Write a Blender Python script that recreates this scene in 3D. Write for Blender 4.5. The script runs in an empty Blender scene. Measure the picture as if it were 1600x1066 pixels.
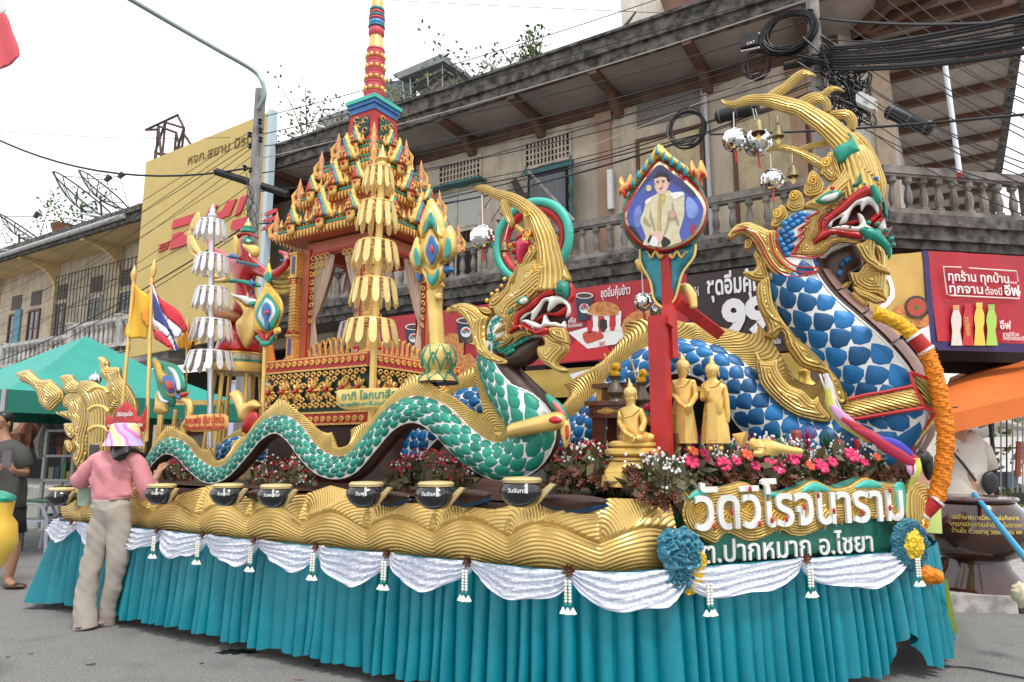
import bpy,math,random
import numpy as np
from mathutils import Vector
from mathutils.geometry import delaunay_2d_cdt
random.seed(7);RNG=np.random.default_rng(5)
S=bpy.context.scene;COL=S.collection;PI=math.pi
# ---------------------------------------------------------------- camera
F=1100.0;PIT=math.atan(172/F);CAM=np.array([0,0,1.4])
cd=bpy.data.cameras.new('camera');cam=bpy.data.objects.new('camera',cd);COL.objects.link(cam)
cam.location=(0,0,1.4);cam.rotation_euler=(PI/2+PIT,0,0)
cd.sensor_width=36;cd.lens=36*F/1600;cd.clip_start=.05;cd.clip_end=600
S.camera=cam
# ---------------------------------------------------------------- overcast daylight
wd=bpy.data.worlds.new('World');S.world=wd;wd.use_nodes=True
nt=wd.node_tree;bgn=nt.nodes['Background']
sk=nt.nodes.new('ShaderNodeTexSky');sk.sky_type='NISHITA';sk.sun_disc=False
sk.sun_elevation=math.radians(62);sk.sun_rotation=math.radians(150)
mx=nt.nodes.new('ShaderNodeMix');mx.data_type='RGBA';mx.inputs[0].default_value=.93
mx.inputs[7].default_value=(9.6,9.8,10.1,1)
nt.links.new(sk.outputs[0],mx.inputs[6]);nt.links.new(mx.outputs[2],bgn.inputs[0]);bgn.inputs[1].default_value=.095
sd=bpy.data.lights.new('sun','SUN');sd.energy=1.5;sd.angle=math.radians(12);sd.color=(1,.97,.92)
so=bpy.data.objects.new('sun',sd);COL.objects.link(so)
sel,srot=math.radians(62),math.radians(150)
so.rotation_euler=(PI/2-sel,0,PI-srot)
S.view_settings.view_transform='Standard';S.view_settings.look='None';S.view_settings.gamma=1
S.view_settings.exposure=0.78
S.render.film_transparent=False
S.cycles.max_bounces=6;S.cycles.transparent_max_bounces=12
# ---------------------------------------------------------------- frames: vertical planes standing in the place
def ray(x,y):
 a=(x-800)/F;u=-(y-533)/F
 return np.array([a,math.cos(PIT)-math.sin(PIT)*u,math.sin(PIT)+math.cos(PIT)*u])
class Fr:
 """vertical plane: E runs along it, N points away from the street, D its distance"""
 def __init__(s,deg,D):
  a=math.radians(deg);s.deg=deg;s.D=D
  s.E=np.array([math.cos(a),math.sin(a),0]);s.N=np.array([-math.sin(a),math.cos(a),0])
 def uz(s,x,y,d=0):
  r=ray(x,y);P=CAM+r*((s.D+d)/(r@s.N));return P@s.E,P[2]
 def sc(s,x,y,d=0):
  r=ray(x,y);return((s.D+d)/(r@s.N))/F
 def w(s,u,z,d=0):return s.E*u+s.N*(s.D+d)+np.array([0,0,z])
 def P(s,x,y,d=0):return s.w(*s.uz(x,y,d),d)
 def at(s,d):return Fr(s.deg,s.D+d)
def gnd(x,y,z=0):
 r=ray(x,y);return CAM+r*((z-1.4)/r[2])
def prs(st,zoom=None):
 pts=[tuple(float(v)for v in p.split(','))for p in st.split()]
 if zoom:pts=[(zoom[0]+x/zoom[2],zoom[1]+y/zoom[2])for x,y in pts]
 return pts
def poly(fr,st,zoom=None,d=0):return np.array([fr.uz(x,y,d)for x,y in prs(st,zoom)])
# ---------------------------------------------------------------- materials
MATS={}
def mat(name,col,rough=.6,metal=0,nz=0,nsc=8,bump=0,bsc=40,rnd=0,col2=None,strand=0,dark=.45,streak=0,coat=0,stretch=None,spec=None,sheen=0):
 """nz: colour mottling, col2: second colour of the mottling, strand: carved strands along uv.x, rnd: change from object to object, streak: runs of dirt"""
 if name in MATS:return MATS[name]
 m=bpy.data.materials.new(name);m.use_nodes=True;n=m.node_tree.nodes;l=m.node_tree.links
 b=n['Principled BSDF'];b.inputs['Roughness'].default_value=rough;b.inputs['Metallic'].default_value=metal
 b.inputs['Base Color'].default_value=(*col,1)
 if coat:b.inputs['Coat Weight'].default_value=coat;b.inputs['Coat Roughness'].default_value=.12
 if spec is not None:b.inputs['Specular IOR Level'].default_value=spec
 if sheen:b.inputs['Sheen Weight'].default_value=sheen
 tc=n.new('ShaderNodeTexCoord');geo=n.new('ShaderNodeNewGeometry')
 def noise(scale,det=5,st=None):
  t=n.new('ShaderNodeTexNoise');t.inputs['Scale'].default_value=scale;t.inputs['Detail'].default_value=det
  mp=n.new('ShaderNodeMapping');l.new(geo.outputs['Position'],mp.inputs[0]);l.new(mp.outputs[0],t.inputs[0])
  if st:mp.inputs['Scale'].default_value=st
  return t
 def mixc(a,bcol,fac_out,lo=.35,hi=.65,amt=1.0):
  r=n.new('ShaderNodeMapRange');r.inputs[1].default_value=lo;r.inputs[2].default_value=hi;r.inputs[4].default_value=amt
  l.new(fac_out,r.inputs[0]);mm=n.new('ShaderNodeMix');mm.data_type='RGBA';l.new(r.outputs[0],mm.inputs[0])
  if isinstance(a,tuple):mm.inputs[6].default_value=(*a,1)
  else:l.new(a,mm.inputs[6])
  mm.inputs[7].default_value=(*bcol,1);return mm.outputs[2]
 cur=col
 if nz:
  c2=col2 or tuple(c*(1-nz)for c in col)
  t=noise(nsc,st=stretch);cur=mixc(cur,c2,t.outputs[0],.38,.66,1 if col2 is None else nz)
 if streak:
  t=noise(1.6,6,(2.2,2.2,.35));cur=mixc(cur,tuple(c*.22 for c in col),t.outputs[0],.5,.78,streak)
  t=noise(9,6,(2.5,2.5,.3));cur=mixc(cur,tuple(c*.45 for c in col),t.outputs[0],.52,.75,streak*.8)
 if rnd:
  oi=n.new('ShaderNodeObjectInfo');hs=n.new('ShaderNodeHueSaturation')
  r=n.new('ShaderNodeMapRange');r.inputs[3].default_value=1-rnd;r.inputs[4].default_value=1+rnd
  l.new(oi.outputs['Random'],r.inputs[0]);l.new(r.outputs[0],hs.inputs['Value'])
  if isinstance(cur,tuple):hs.inputs['Color'].default_value=(*cur,1)
  else:l.new(cur,hs.inputs['Color'])
  cur=hs.outputs[0]
 h=None
 if strand:
  sx=n.new('ShaderNodeSeparateXYZ');l.new(tc.outputs['UV'],sx.inputs[0])
  t=noise(7,2);ad=n.new('ShaderNodeMath');ad.operation='MULTIPLY_ADD';l.new(t.outputs[0],ad.inputs[0]);ad.inputs[1].default_value=.9
  l.new(sx.outputs[0],ad.inputs[2])
  mu=n.new('ShaderNodeMath');mu.operation='MULTIPLY';l.new(ad.outputs[0],mu.inputs[0]);mu.inputs[1].default_value=2*PI
  si=n.new('ShaderNodeMath');si.operation='COSINE';l.new(mu.outputs[0],si.inputs[0])
  ab=n.new('ShaderNodeMapRange');ab.inputs[1].default_value=-1;l.new(si.outputs[0],ab.inputs[0]);h=ab.outputs[0]
  cur=mixc(cur,tuple(c*dark for c in col),h,.32,.0,.75)  # grooves darkened in the colour: antique wash plus painted shade between strands
 if not isinstance(cur,tuple):l.new(cur,b.inputs['Base Color'])
 if bump or strand:
  last=None
  if strand:
   bp=n.new('ShaderNodeBump');bp.inputs['Distance'].default_value=strand;bp.inputs['Strength'].default_value=1
   l.new(h,bp.inputs['Height']);last=bp.outputs[0]
  if bump:
   t=noise(bsc,4);bp=n.new('ShaderNodeBump');bp.inputs['Distance'].default_value=bump;bp.inputs['Strength'].default_value=1
   l.new(t.outputs[0],bp.inputs['Height'])
   if last:l.new(last,bp.inputs['Normal'])
   last=bp.outputs[0]
  l.new(last,b.inputs['Normal'])
 MATS[name]=m;return m
def emis(name,col,s):
 m=bpy.data.materials.new(name);m.use_nodes=True;b=m.node_tree.nodes['Principled BSDF']
 b.inputs['Base Color'].default_value=(*col,1);b.inputs['Emission Color'].default_value=(*col,1);b.inputs['Emission Strength'].default_value=s;return m
GOLD=mat('gold_paint',(.82,.50,.09),.32,.5,nz=.3,nsc=9,bump=.002,bsc=60)
GOLDS=mat('carved_gold',(.88,.59,.17),.32,.42,nz=.2,nsc=8,strand=.012,dark=.36)
GOLDF=mat('fine_carved_gold',(.88,.60,.19),.33,.38,nz=.2,nsc=8,strand=.006,dark=.42)
GOLDP=mat('pale_gold',(.80,.55,.17),.36,.4,nz=.18,nsc=6,bump=.001,bsc=80)
GOLDL=mat('gold_leaf_worn',(.80,.56,.17),.32,.6,nz=.55,nsc=22,col2=(.62,.55,.42),strand=.010,dark=.5)
GOLDW=mat('wave_gold',(.76,.51,.16),.26,.58,nz=.25,nsc=3,bump=.001,bsc=90)
REDP=mat('red_gloss_paint',(.55,.015,.015),.3,nz=.2,nsc=6,coat=.3)
REDM=mat('red_matt_paint',(.50,.02,.02),.5,nz=.25,nsc=5)
CORAL=mat('terracotta_red_paint',(.50,.15,.075),.55,nz=.2,nsc=4)
GREENG=mat('green_glitter',(.008,.17,.115),.34,.15,nz=.5,nsc=240,col2=(.03,.42,.32),bump=.0015,bsc=300,rnd=.3)
GREENM=mat('deep_green_glitter',(.008,.10,.07),.4,.15,nz=.7,nsc=240,col2=(.03,.24,.17),bump=.002,bsc=250)
TEALM=mat('teal_glitter',(.02,.16,.20),.38,.2,nz=.7,nsc=240,col2=(.04,.35,.42),bump=.002,bsc=250)
GREENP=mat('green_paint',(.02,.30,.20),.35,nz=.25,nsc=9)
TURQ=mat('turquoise_glitter',(.03,.38,.30),.4,.1,nz=.6,nsc=220,col2=(.12,.62,.5),bump=.002,bsc=250)
BLUEG=mat('blue_glitter',(.004,.085,.26),.34,.2,nz=.6,nsc=200,col2=(.012,.22,.46),bump=.0015,bsc=300,rnd=.45)
BLUEP=mat('blue_paint',(.03,.16,.42),.35,nz=.3,nsc=9)
WHITEP=mat('white_paint',(.78,.78,.74),.45,nz=.12,nsc=12)
TOOTH=mat('tooth_white',(.82,.80,.74),.3,nz=.15,nsc=12,coat=.2)
BROWN=mat('dark_brown_lacquer',(.055,.022,.014),.4,nz=.5,nsc=6)
BROWNG=mat('brown_gloss_lacquer',(.06,.018,.010),.12,nz=.6,nsc=4,coat=.7)
WOODR=mat('red_brown_wood',(.17,.045,.018),.35,nz=.4,nsc=5,stretch=(1,1,8),coat=.2)
BLACK=mat('black_rubber',(.012,.012,.014),.5)
BLACKG=mat('black_gloss',(.008,.009,.012),.12,coat=.6)
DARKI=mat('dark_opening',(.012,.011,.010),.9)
CHROME=mat('mirror_glass',(.85,.85,.85),.06,1)
STEEL=mat('dull_steel',(.42,.42,.42),.4,.7,nz=.2)
# ---------------------------------------------------------------- shape makers: every one returns (verts, faces, uv)
def geo(V,Fc,UV=None):
 V=np.asarray(V,float).reshape(-1,3)
 return V,[tuple(int(i)for i in f)for f in Fc],(np.zeros((len(V),2))if UV is None else np.asarray(UV,float))
def join(gs):
 V=[];Fc=[];U=[];o=0
 for g in gs:
  V.append(g[0]);U.append(g[2]);Fc+=[tuple(i+o for i in f)for f in g[1]];o+=len(g[0])
 return np.vstack(V),Fc,np.vstack(U)
def mv(g,t):return g[0]+np.asarray(t,float),g[1],g[2]
def box(fr,u0,u1,z0,z1,d0,d1):
 V=[fr.w(u,z,d)for z in(z0,z1)for d in(d0,d1)for u in(u0,u1)]
 return geo(V,[(0,1,5,4),(3,2,6,7),(2,0,4,6),(1,3,7,5),(4,5,7,6),(1,0,2,3)])
def bx(x0,x1,y0,y1,z0,z1):return box(Fr(0,0),x0,x1,z0,z1,y0,y1)
def cr(P,n=6,closed=False):
 """Catmull-Rom through the points (any dimension)"""
 P=np.asarray(P,float);m=len(P)
 if m<3:return np.array([P[0]+(P[-1]-P[0])*t for t in np.linspace(0,1,n+1)])
 out=[]
 for i in range(m if closed else m-1):
  p1,p2=P[i],P[(i+1)%m]
  p0=P[i-1]if(closed or i>0)else 2*p1-p2
  p3=P[(i+2)%m]if(closed or i+2<m)else 2*p2-p1
  for t in np.arange(n)/n:
   out.append(.5*(2*p1+(p2-p0)*t+(2*p0-5*p1+4*p2-p3)*t*t+(3*p1-p0-3*p2+p3)*t**3))
 if not closed:out.append(P[-1])
 return np.array(out)
def nrm(v):return v/(np.linalg.norm(v)+1e-12)
def tube(P,r,n=8,flat=1,up=None,flutes=0,caps=True,pitch=.1):
 """sweep a round (or flattened along `up`) section along P; uv.x counts flutes around it"""
 P=np.asarray(P,float);m=len(P);r=np.full(m,float(r))if np.isscalar(r)else np.interp(np.linspace(0,1,m),np.linspace(0,1,len(r)),r)
 T=np.gradient(P,axis=0);T=T/(np.linalg.norm(T,axis=1)[:,None]+1e-12)
 if up is None:
  a=np.array([0,0,1.])if abs(T[0][2])<.9 else np.array([1.,0,0])
  B=nrm(np.cross(T[0],a));Bs=[B]
  for i in range(1,m):
   B=nrm(Bs[-1]-T[i]*(Bs[-1]@T[i]));Bs.append(B)
  Bs=np.array(Bs);Cs=np.cross(T,Bs)
 else:
  Cs=np.tile(np.asarray(up,float),(m,1));Bs=np.cross(T,Cs);Bs=Bs/(np.linalg.norm(Bs,axis=1)[:,None]+1e-12)
 L=np.concatenate([[0],np.cumsum(np.linalg.norm(np.diff(P,axis=0),axis=1))])
 V=[];U=[]
 for i in range(m):
  for k in range(n):
   a=2*PI*k/n
   V.append(P[i]+r[i]*(math.cos(a)*Bs[i]+math.sin(a)*flat*Cs[i]));U.append((abs(a-PI)/PI*flutes,L[i]/pitch))
 Fc=[(i*n+k,i*n+(k+1)%n,(i+1)*n+(k+1)%n,(i+1)*n+k)for i in range(m-1)for k in range(n)]
 if caps:Fc+=[tuple(range(n))[::-1],tuple((m-1)*n+k for k in range(n))]
 return geo(V,Fc,U)
def lathe(c,prof,n=20,sx=1,sy=1,rot=0):
 V=[];m=len(prof)
 for r,z in prof:
  for k in range(n):
   a=2*PI*k/n+rot;V.append((c[0]+r*sx*math.cos(a),c[1]+r*sy*math.sin(a),c[2]+z))
 Fc=[(i*n+k,i*n+(k+1)%n,(i+1)*n+(k+1)%n,(i+1)*n+k)for i in range(m-1)for k in range(n)]
 Fc+=[tuple(range(n))[::-1],tuple((m-1)*n+k for k in range(n))]
 return geo(V,Fc)
def ball(c,r,n=14,m=9,sx=1,sy=1,sz=1):
 return lathe(c,[(max(1e-4,r*math.sin(PI*i/m)),-r*sz*math.cos(PI*i/m))for i in range(m+1)],n,sx,sy)
def ext(fr,pts,d0,d1):
 n=len(pts);V=[fr.w(u,z,d0)for u,z in pts]+[fr.w(u,z,d1)for u,z in pts]
 return geo(V,[tuple(range(n)),tuple(range(2*n-1,n-1,-1))]+[(i,i+n,(i+1)%n+n,(i+1)%n)for i in range(n)])
def inside(pts,Q):
 x,y=Q[:,0],Q[:,1];c=np.zeros(len(Q),bool);j=len(pts)-1
 for i in range(len(pts)):
  xi,yi=pts[i];xj,yj=pts[j]
  k=((yi>y)!=(yj>y))&(x<(xj-xi)*(y-yi)/(yj-yi+1e-15)+xi);c^=k;j=i
 return c
def dist(pts,Q,closed=True):
 a=np.asarray(pts);b=np.roll(a,-1,axis=0)
 if not closed:a,b=a[:-1],b[:-1]
 d=np.full(len(Q),1e9)
 for i in range(len(a)):
  ab=b[i]-a[i];t=np.clip(((Q-a[i])@ab)/(ab@ab+1e-15),0,1)
  d=np.minimum(d,np.hypot(*(Q-a[i]-t[:,None]*ab).T))
 return d
def puff(fr,pts,d=0,th=.05,w=None,back=.6,res=None,pitch=.02,dirv=None,smooth=4,lift=None):
 """a cushion-like carved solid on the outline pts (u,z in the frame): real thickness front and back"""
 pts=np.asarray(pts,float)
 if smooth:pts=cr(pts,smooth,True)
 seg=np.hypot(*(np.roll(pts,-1,0)-pts).T);L=seg.sum()
 ext_=max(np.ptp(pts[:,0]),np.ptp(pts[:,1]))
 res=res or max(ext_/34,.004)
 nb=max(10,int(L/res));cum=np.concatenate([[0],np.cumsum(seg)])
 cl=np.vstack([pts,pts[:1]]);s=np.linspace(0,L,nb,endpoint=False)
 bd=np.stack([np.interp(s,cum,cl[:,0]),np.interp(s,cum,cl[:,1])],1)
 gx,gy=np.meshgrid(np.arange(bd[:,0].min(),bd[:,0].max(),res),np.arange(bd[:,1].min(),bd[:,1].max(),res*.87))
 gx=gx+(np.arange(gx.shape[0])%2)[:,None]*res/2
 Q=np.stack([gx.ravel(),gy.ravel()],1);Q=Q[inside(bd,Q)]
 if len(Q):dq=dist(bd,Q);Q=Q[dq>res*.55]
 A=np.vstack([bd,Q]);n0=len(bd)
 r=delaunay_2d_cdt([Vector(p)for p in A],[(i,(i+1)%n0)for i in range(n0)],[],1,1e-7)
 P=np.array([tuple(v)for v in r[0]]);T=[tuple(f)for f in r[2]]
 cen=np.array([P[list(f)].mean(0)for f in T]);ok=inside(bd,cen);T=[f for f,k in zip(T,ok)if k]
 dd=dist(bd,P);dd[dd<res*.05]=0;w=w or dd.max()
 q=np.clip(dd/w,0,1);h=th*np.sqrt(np.clip(1-(1-q)**2,0,1))
 if lift is not None:h=h+lift(P,dd)
 uvx=dd/pitch if dirv is None else(P@np.asarray(dirv))/pitch
 n=len(P);W=fr.E[None]*P[:,:1]+np.array([0,0,1.])[None]*P[:,1:]
 Vf=W+fr.N[None]*(fr.D+d-h)[:,None];Vb=W+fr.N[None]*(fr.D+d+np.where(dd==0,0,h*back+.002))[:,None]
 bmap={i:(i if dd[i]==0 else n+i)for i in range(n)}
 Tn=[]
 for f in T:
  a,b_,c=(P[i]for i in f[:3])
  f=f if(b_[0]-a[0])*(c[1]-a[1])-(b_[1]-a[1])*(c[0]-a[0])>0 else f[::-1]
  Tn.append(f)
 Fc=Tn+([tuple(bmap[i]for i in f[::-1])for f in Tn]if back else[])
 U=np.stack([uvx,dd/pitch],1)
 return geo(np.vstack([Vf,Vb]),Fc,np.vstack([U,U]))
 # ---------------------------------------------------------------- objects
LOC={}
def wl(o):return LOC.get(o.name,np.zeros(3))
def tag(o,label=None,cat=None,group=None,kind=None):
 if label:o['label']=label
 if cat:o['category']=cat
 if group:o['group']=group
 if kind:o['kind']=kind
 return o
def thing(name,label,cat,loc,group=None,kind=None):
 o=bpy.data.objects.new(name,None);COL.objects.link(o);o.location=loc;o.empty_display_size=.1
 LOC[o.name]=np.array(loc,float);return tag(o,label,cat,group,kind)
def mk(name,g,m,parent=None,smooth=True,mats=None,fm=None,label=None,cat=None,group=None,kind=None,ang=.7):
 V,Fc,UV=g;me=bpy.data.meshes.new(name)
 if parent is None:o0=np.array([(V[:,0].min()+V[:,0].max())/2,(V[:,1].min()+V[:,1].max())/2,V[:,2].min()])
 else:o0=wl(parent)
 me.from_pydata((V-o0).tolist(),[],Fc);me.validate()
 if np.any(UV):
  uv=me.uv_layers.new(name='UVMap');li=np.zeros(len(me.loops),int);me.loops.foreach_get('vertex_index',li)
  uv.data.foreach_set('uv',UV[li].astype(np.float32).ravel())
 for x in(mats or[m]):me.materials.append(x)
 if fm is not None and len(fm)==len(me.polygons):me.polygons.foreach_set('material_index',fm)
 if smooth:
  me.polygons.foreach_set('use_smooth',[True]*len(me.polygons))
  if ang:me.set_sharp_from_angle(angle=ang)
 o=bpy.data.objects.new(name,me);COL.objects.link(o)
 if parent is None:o.location=o0
 else:o.parent=parent
 LOC[o.name]=o0
 return tag(o,label,cat,group,kind)
def struct(name,g,m,smooth=False,**k):return mk(name,g,m,smooth=smooth,kind='structure',**k)
def kids(o):return[c for c in bpy.data.objects if c.parent==o]
KID={}
def copy_tree(o,parent=None,tree=None):
 if tree is None:
  tree={}
  for c in bpy.data.objects:
   if c.parent:tree.setdefault(c.parent.name,[]).append(c)
 c=o.copy();COL.objects.link(c)
 if parent:c.parent=parent
 for ch in tree.get(o.name,[]):copy_tree(ch,c,tree)
 return c
def again(o,loc=None,label=None,rz=None,scale=None,tree=None):
 c=copy_tree(o,None,tree)
 if loc is not None:c.location=loc;LOC[c.name]=np.array(loc,float)
 if label:c['label']=label
 if rz is not None:c.rotation_euler.z=rz
 if scale:c.scale=(scale,)*3 if np.isscalar(scale)else scale
 return c
def share(name,src,loc,parent,rot=None,scale=None):
 """another object on the mesh of src, in the local space of parent"""
 o=bpy.data.objects.new(name,src.data);COL.objects.link(o);o.parent=parent;o.location=loc
 if rot is not None:o.rotation_euler=rot
 if scale is not None:o.scale=scale
 return o
FCACHE={}
def text(fr,body,u,z,size,d=0,depth=.004,bold=0,align='LEFT',width=None,shear=0,flip=False):
 key=(body,bold,shear,depth)
 if key not in FCACHE:
  c=bpy.data.curves.new('t','FONT');c.body=body;c.size=1;c.offset=bold;c.shear=shear;c.resolution_u=3
  o=bpy.data.objects.new('t',c);COL.objects.link(o);c.extrude=.0;bpy.context.view_layer.update()
  me=bpy.data.meshes.new_from_object(o.evaluated_get(bpy.context.evaluated_depsgraph_get()))
  V=np.array([tuple(v.co)for v in me.vertices]).reshape(-1,3);Fc=[tuple(p.vertices)for p in me.polygons]
  bpy.data.objects.remove(o);bpy.data.curves.remove(c);bpy.data.meshes.remove(me);FCACHE[key]=(V,Fc)
 V,Fc=FCACHE[key];V=V.copy();x0,x1=V[:,0].min(),V[:,0].max()
 sx=size if width is None else width/(x1-x0)
 X=V[:,0]*sx;Zz=V[:,1]*size
 if width is not None:X=X-x0*sx
 elif align=='CENTER':X=X-(x0+x1)/2*sx
 if flip:X=-X;Zz=-Zz
 n=len(V);fr3=lambda dd:fr.E[None]*(u+X)[:,None]+fr.N[None]*(fr.D+dd)+np.array([0,0,1.])[None]*(z+Zz)[:,None]
 A=np.vstack([fr3(d-depth),fr3(d)])
 cnt={}
 for f in Fc:
  for i in range(len(f)):
   e=(f[i],f[(i+1)%len(f)]);cnt[e]=1
 side=[(a,a+n,b+n,b)for a,b in cnt if(b,a)not in cnt]
 return geo(A,Fc+side)
 # ================================================================ ground
ASPH=mat('asphalt',(.30,.29,.275),.9,nz=.45,nsc=70,bump=.02,bsc=110,streak=.3)
PAVE=mat('pavement_concrete',(.40,.385,.36),.85,nz=.4,nsc=9,bump=.004,bsc=60)
B=Fr(-32,12.45);WL=Fr(-32,13.72)
struct('ground',bx(-150,150,-60,240,-.3,-.006),mat('ground_dust',(.2,.19,.17),.9,nz=.3,nsc=.5))
struct('road',bx(-70,60,-20,60,-.1,0),ASPH)
kb=Fr(-7,0);kb.D=gnd(1540,958)[:2]@kb.N[:2]
uk=kb.uz(1470,950)[0]-.6
paveh=.14
struct('pavement',box(kb,uk,14,-.05,paveh,.16,12),PAVE)
for i in range(14):
 u0=uk+i*.62
 struct('kerb',box(kb,u0+.006,u0+.614,-.05,paveh+.004,0,.155),mat('kerb_paint_black',(.03,.03,.03),.7,nz=.6,nsc=8,bump=.004)if i%2==0 else mat('kerb_paint_white',(.5,.46,.43),.7,nz=.5,nsc=8,bump=.004))
struct('shop_pavement',box(B,-45,1,-.05,.16,-.2,6),PAVE)
def blot(name,x,y,rx,ry,m,label,cat,h=.004,n=26,seed=1,group=None):
 c=gnd(x,y);r=random.Random(seed);V=[(c[0],c[1],h)]
 for k in range(n):
  a=2*PI*k/n;q=.55+.6*r.random();V.append((c[0]+rx*q*math.cos(a),c[1]+ry*q*math.sin(a),h*.6+.0005))
 o=mk(name,geo(V,[(0,1+k,1+(k+1)%n)for k in range(n)]),m,smooth=False);return tag(o,label,cat,group)
WET=mat('wet_asphalt',(.02,.028,.03),.12,coat=.6)
OILM=mat('dark_stain',(.05,.05,.05),.5,nz=.4,nsc=30)
blot('puddle',372,1019,.16,.075,WET,'small dark wet patch on the grey asphalt below the teal skirt','puddle',.003,30,3)
for i,(x,y,rx,ry,lb)in enumerate([(142,1039,.03,.03,'dark scrap on the asphalt below the woman in the pink top'),(48,1022,.018,.014,'tiny dark fleck on the asphalt beside the two small scraps at left'),(12,1027,.02,.015,'dark fleck of dirt nearest the left edge of the road'),(495,1041,.03,.03,'dark squashed leaf on the road below the float skirt'),(468,1063,.05,.01,'reddish twig lying on the asphalt at the bottom edge'),(315,1037,.018,.02,'small dark speck on the road left of the wet patch')]):
 blot('leaf_litter',x,y,rx,ry,OILM if i!=4 else mat('twig',(.2,.07,.04),.8),lb,'litter',.004,16,i+5,'scraps lying on the road')
LITW=mat('white_paper',(.7,.68,.64),.8)
blot('paper_scrap',240,966,.09,.03,LITW,'crumpled white paper strip on the road right of the woman','litter',.012,12,31)
blot('paper_scrap',592,1046,.05,.03,LITW,'small white paper scrap on the road under the skirt hem','litter',.012,12,32)
cbl=cr([gnd(1455,1040,.01),gnd(1510,1043,.01),gnd(1560,1052,.01),gnd(1615,1062,.01)],8)
mk('ground_cable',tube(cbl,.006,6),BLACK,label='thin black cord running over the asphalt at the lower right corner',cat='cord')
# ================================================================ buildings
PLAS=mat('plaster_grey_cream',(.62,.51,.40),.85,nz=.28,nsc=1.3,streak=.5,bump=.004,bsc=30)
PLASL=mat('plaster_light',(.70,.63,.54),.85,nz=.25,nsc=1.6,streak=.4,bump=.003,bsc=30)
PILT=mat('plaster_tan',(.42,.27,.18),.85,nz=.2,nsc=2,streak=.4,bump=.003)
SOFF=mat('soffit_board',(.42,.37,.34),.85,nz=.3,nsc=.9,streak=.15)
BEAM=mat('beam_brown',(.16,.085,.055),.8,nz=.4,nsc=3)
MOSS=mat('mouldy_concrete',(.15,.135,.12),.9,nz=1,nsc=6,col2=(.025,.022,.02),streak=.5,bump=.02,bsc=18)
RAILM=mat('weathered_concrete',(.26,.235,.21),.9,nz=.8,nsc=3.2,col2=(.06,.052,.045),streak=.6,bump=.008,bsc=25)
RAILL=mat('whitewashed_concrete',(.56,.54,.50),.85,nz=.6,nsc=2.4,col2=(.2,.19,.17),streak=.55,bump=.006)
FRAMEW=mat('window_frame_cream',(.55,.50,.38),.7,nz=.3,nsc=6,streak=.3)
DOORY=mat('door_yellow_cream',(.55,.44,.26),.7,nz=.25,nsc=5,streak=.35)
BRFR=mat('door_frame_brown',(.13,.05,.025),.6,nz=.3)
TEALW=mat('shutter_teal',(.06,.21,.21),.7,nz=.4,nsc=5,streak=.3)
GLASSD=mat('dark_glass',(.05,.055,.06),.15,coat=.3)
def baluster_geo(h=.62,r=.062):
 pr=[(.075,0),(.075,.05),(.045,.07),(.05,.1),(.07,.2),(.066,.3),(.045,.42),(.036,.47),(.045,.5),(.075,.53),(.075,1.0*.62)]
 return lathe((0,0,0),[(a*r/.062,b*h/.62)for a,b in pr],8)
def balustrade(par,fr,u0,u1,zb,zt,m,posts,step=.30,wide=.10,dd=0.0):
 """rail, plinth and every baluster a mesh of its own"""
 o=wl(par)
 mk('handrail',join([box(fr,u0,u1,zt-.13,zt,-wide+dd,wide+dd),box(fr,u0,u1,zt-.17,zt-.13,-wide*.7+dd,wide*.7+dd)]),m,par,False)
 mk('rail_plinth',box(fr,u0,u1,zb,zb+.08,-.09+dd,.09+dd),m,par,False)
 g=baluster_geo(zt-.17-zb-.08);src=None;k=0;u=u0+step*.7
 while u<u1-step*.4:
  if all(abs(u-p)>.2 for p in posts):
   loc=fr.w(u,zb+.08,dd)-o
   if src is None:
    src=mk('baluster',mv(g,fr.w(u,zb+.08,dd)),m,par);base=loc;first=True
   else:
    share('baluster',src,loc-base,par)
  u+=step
 for p in posts:mk('rail_post',join([box(fr,p-.13,p+.13,zb,zt+.02,-.13+dd,.13+dd),box(fr,p-.16,p+.16,zt+.02,zt+.08,-.16+dd,.16+dd)]),m,par,False)
sh=thing('corner_shophouse','old two storey corner shophouse with a grey balcony and deep brown eaves behind the float','building',B.w(-8,0,1.5))
zS,zE=9.2,9.78
mk('wall',join([box(WL,-20,-1.28,4.4,zS,0,.25),box(WL,-20,-1.28,0,.3,2.2,2.4)]),PLAS,sh,False)
CW=Fr(12,10.74);KB=B.w(-.7,0)
cu0=(WL.w(-1.28,0)@CW.E);mk('wall',box(CW,cu0-.02,cu0+1.02,4.4,zS,0,.2),PLASL,sh,False)
wp=WL.E*-.57
mk('wall',box(B,-.75,-.57,0,zS,2.05,28),PLASL,sh,False)
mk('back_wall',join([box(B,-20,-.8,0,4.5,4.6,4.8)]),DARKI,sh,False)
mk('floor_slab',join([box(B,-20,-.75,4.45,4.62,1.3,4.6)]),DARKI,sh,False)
def flat(pts,z0,z1):
 n=len(pts);V=[(p[0],p[1],z0)for p in pts]+[(p[0],p[1],z1)for p in pts]
 return geo(V,[tuple(range(n))[::-1],tuple(range(n,2*n))]+[(i,(i+1)%n,(i+1)%n+n,i+n)for i in range(n)])
ud=lambda u,D:(B.E*u+B.N*D)[:2]
mk('soffit',flat([ud(-20,12.35),ud(1.55,12.35),ud(1.55,42),ud(-.57,42),ud(-.57,14.4),ud(-1.28,13.72),ud(-20,13.72)],zS,zS+.1),SOFF,sh,False)
mk('roof_fascia',join([box(B,-20.2,1.7,zS-.04,zS+.2,-.18,-.06),box(B,-20.2,1.78,zS+.2,zE-.06,-.26,-.08),box(B,-20.2,1.82,zE-.06,zE,-.34,.5),box(Fr(58,0),B.N[1]*0+12.3,42,zS-.04,zE,-1.72,-1.55)]),MOSS,sh,False)
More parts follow.
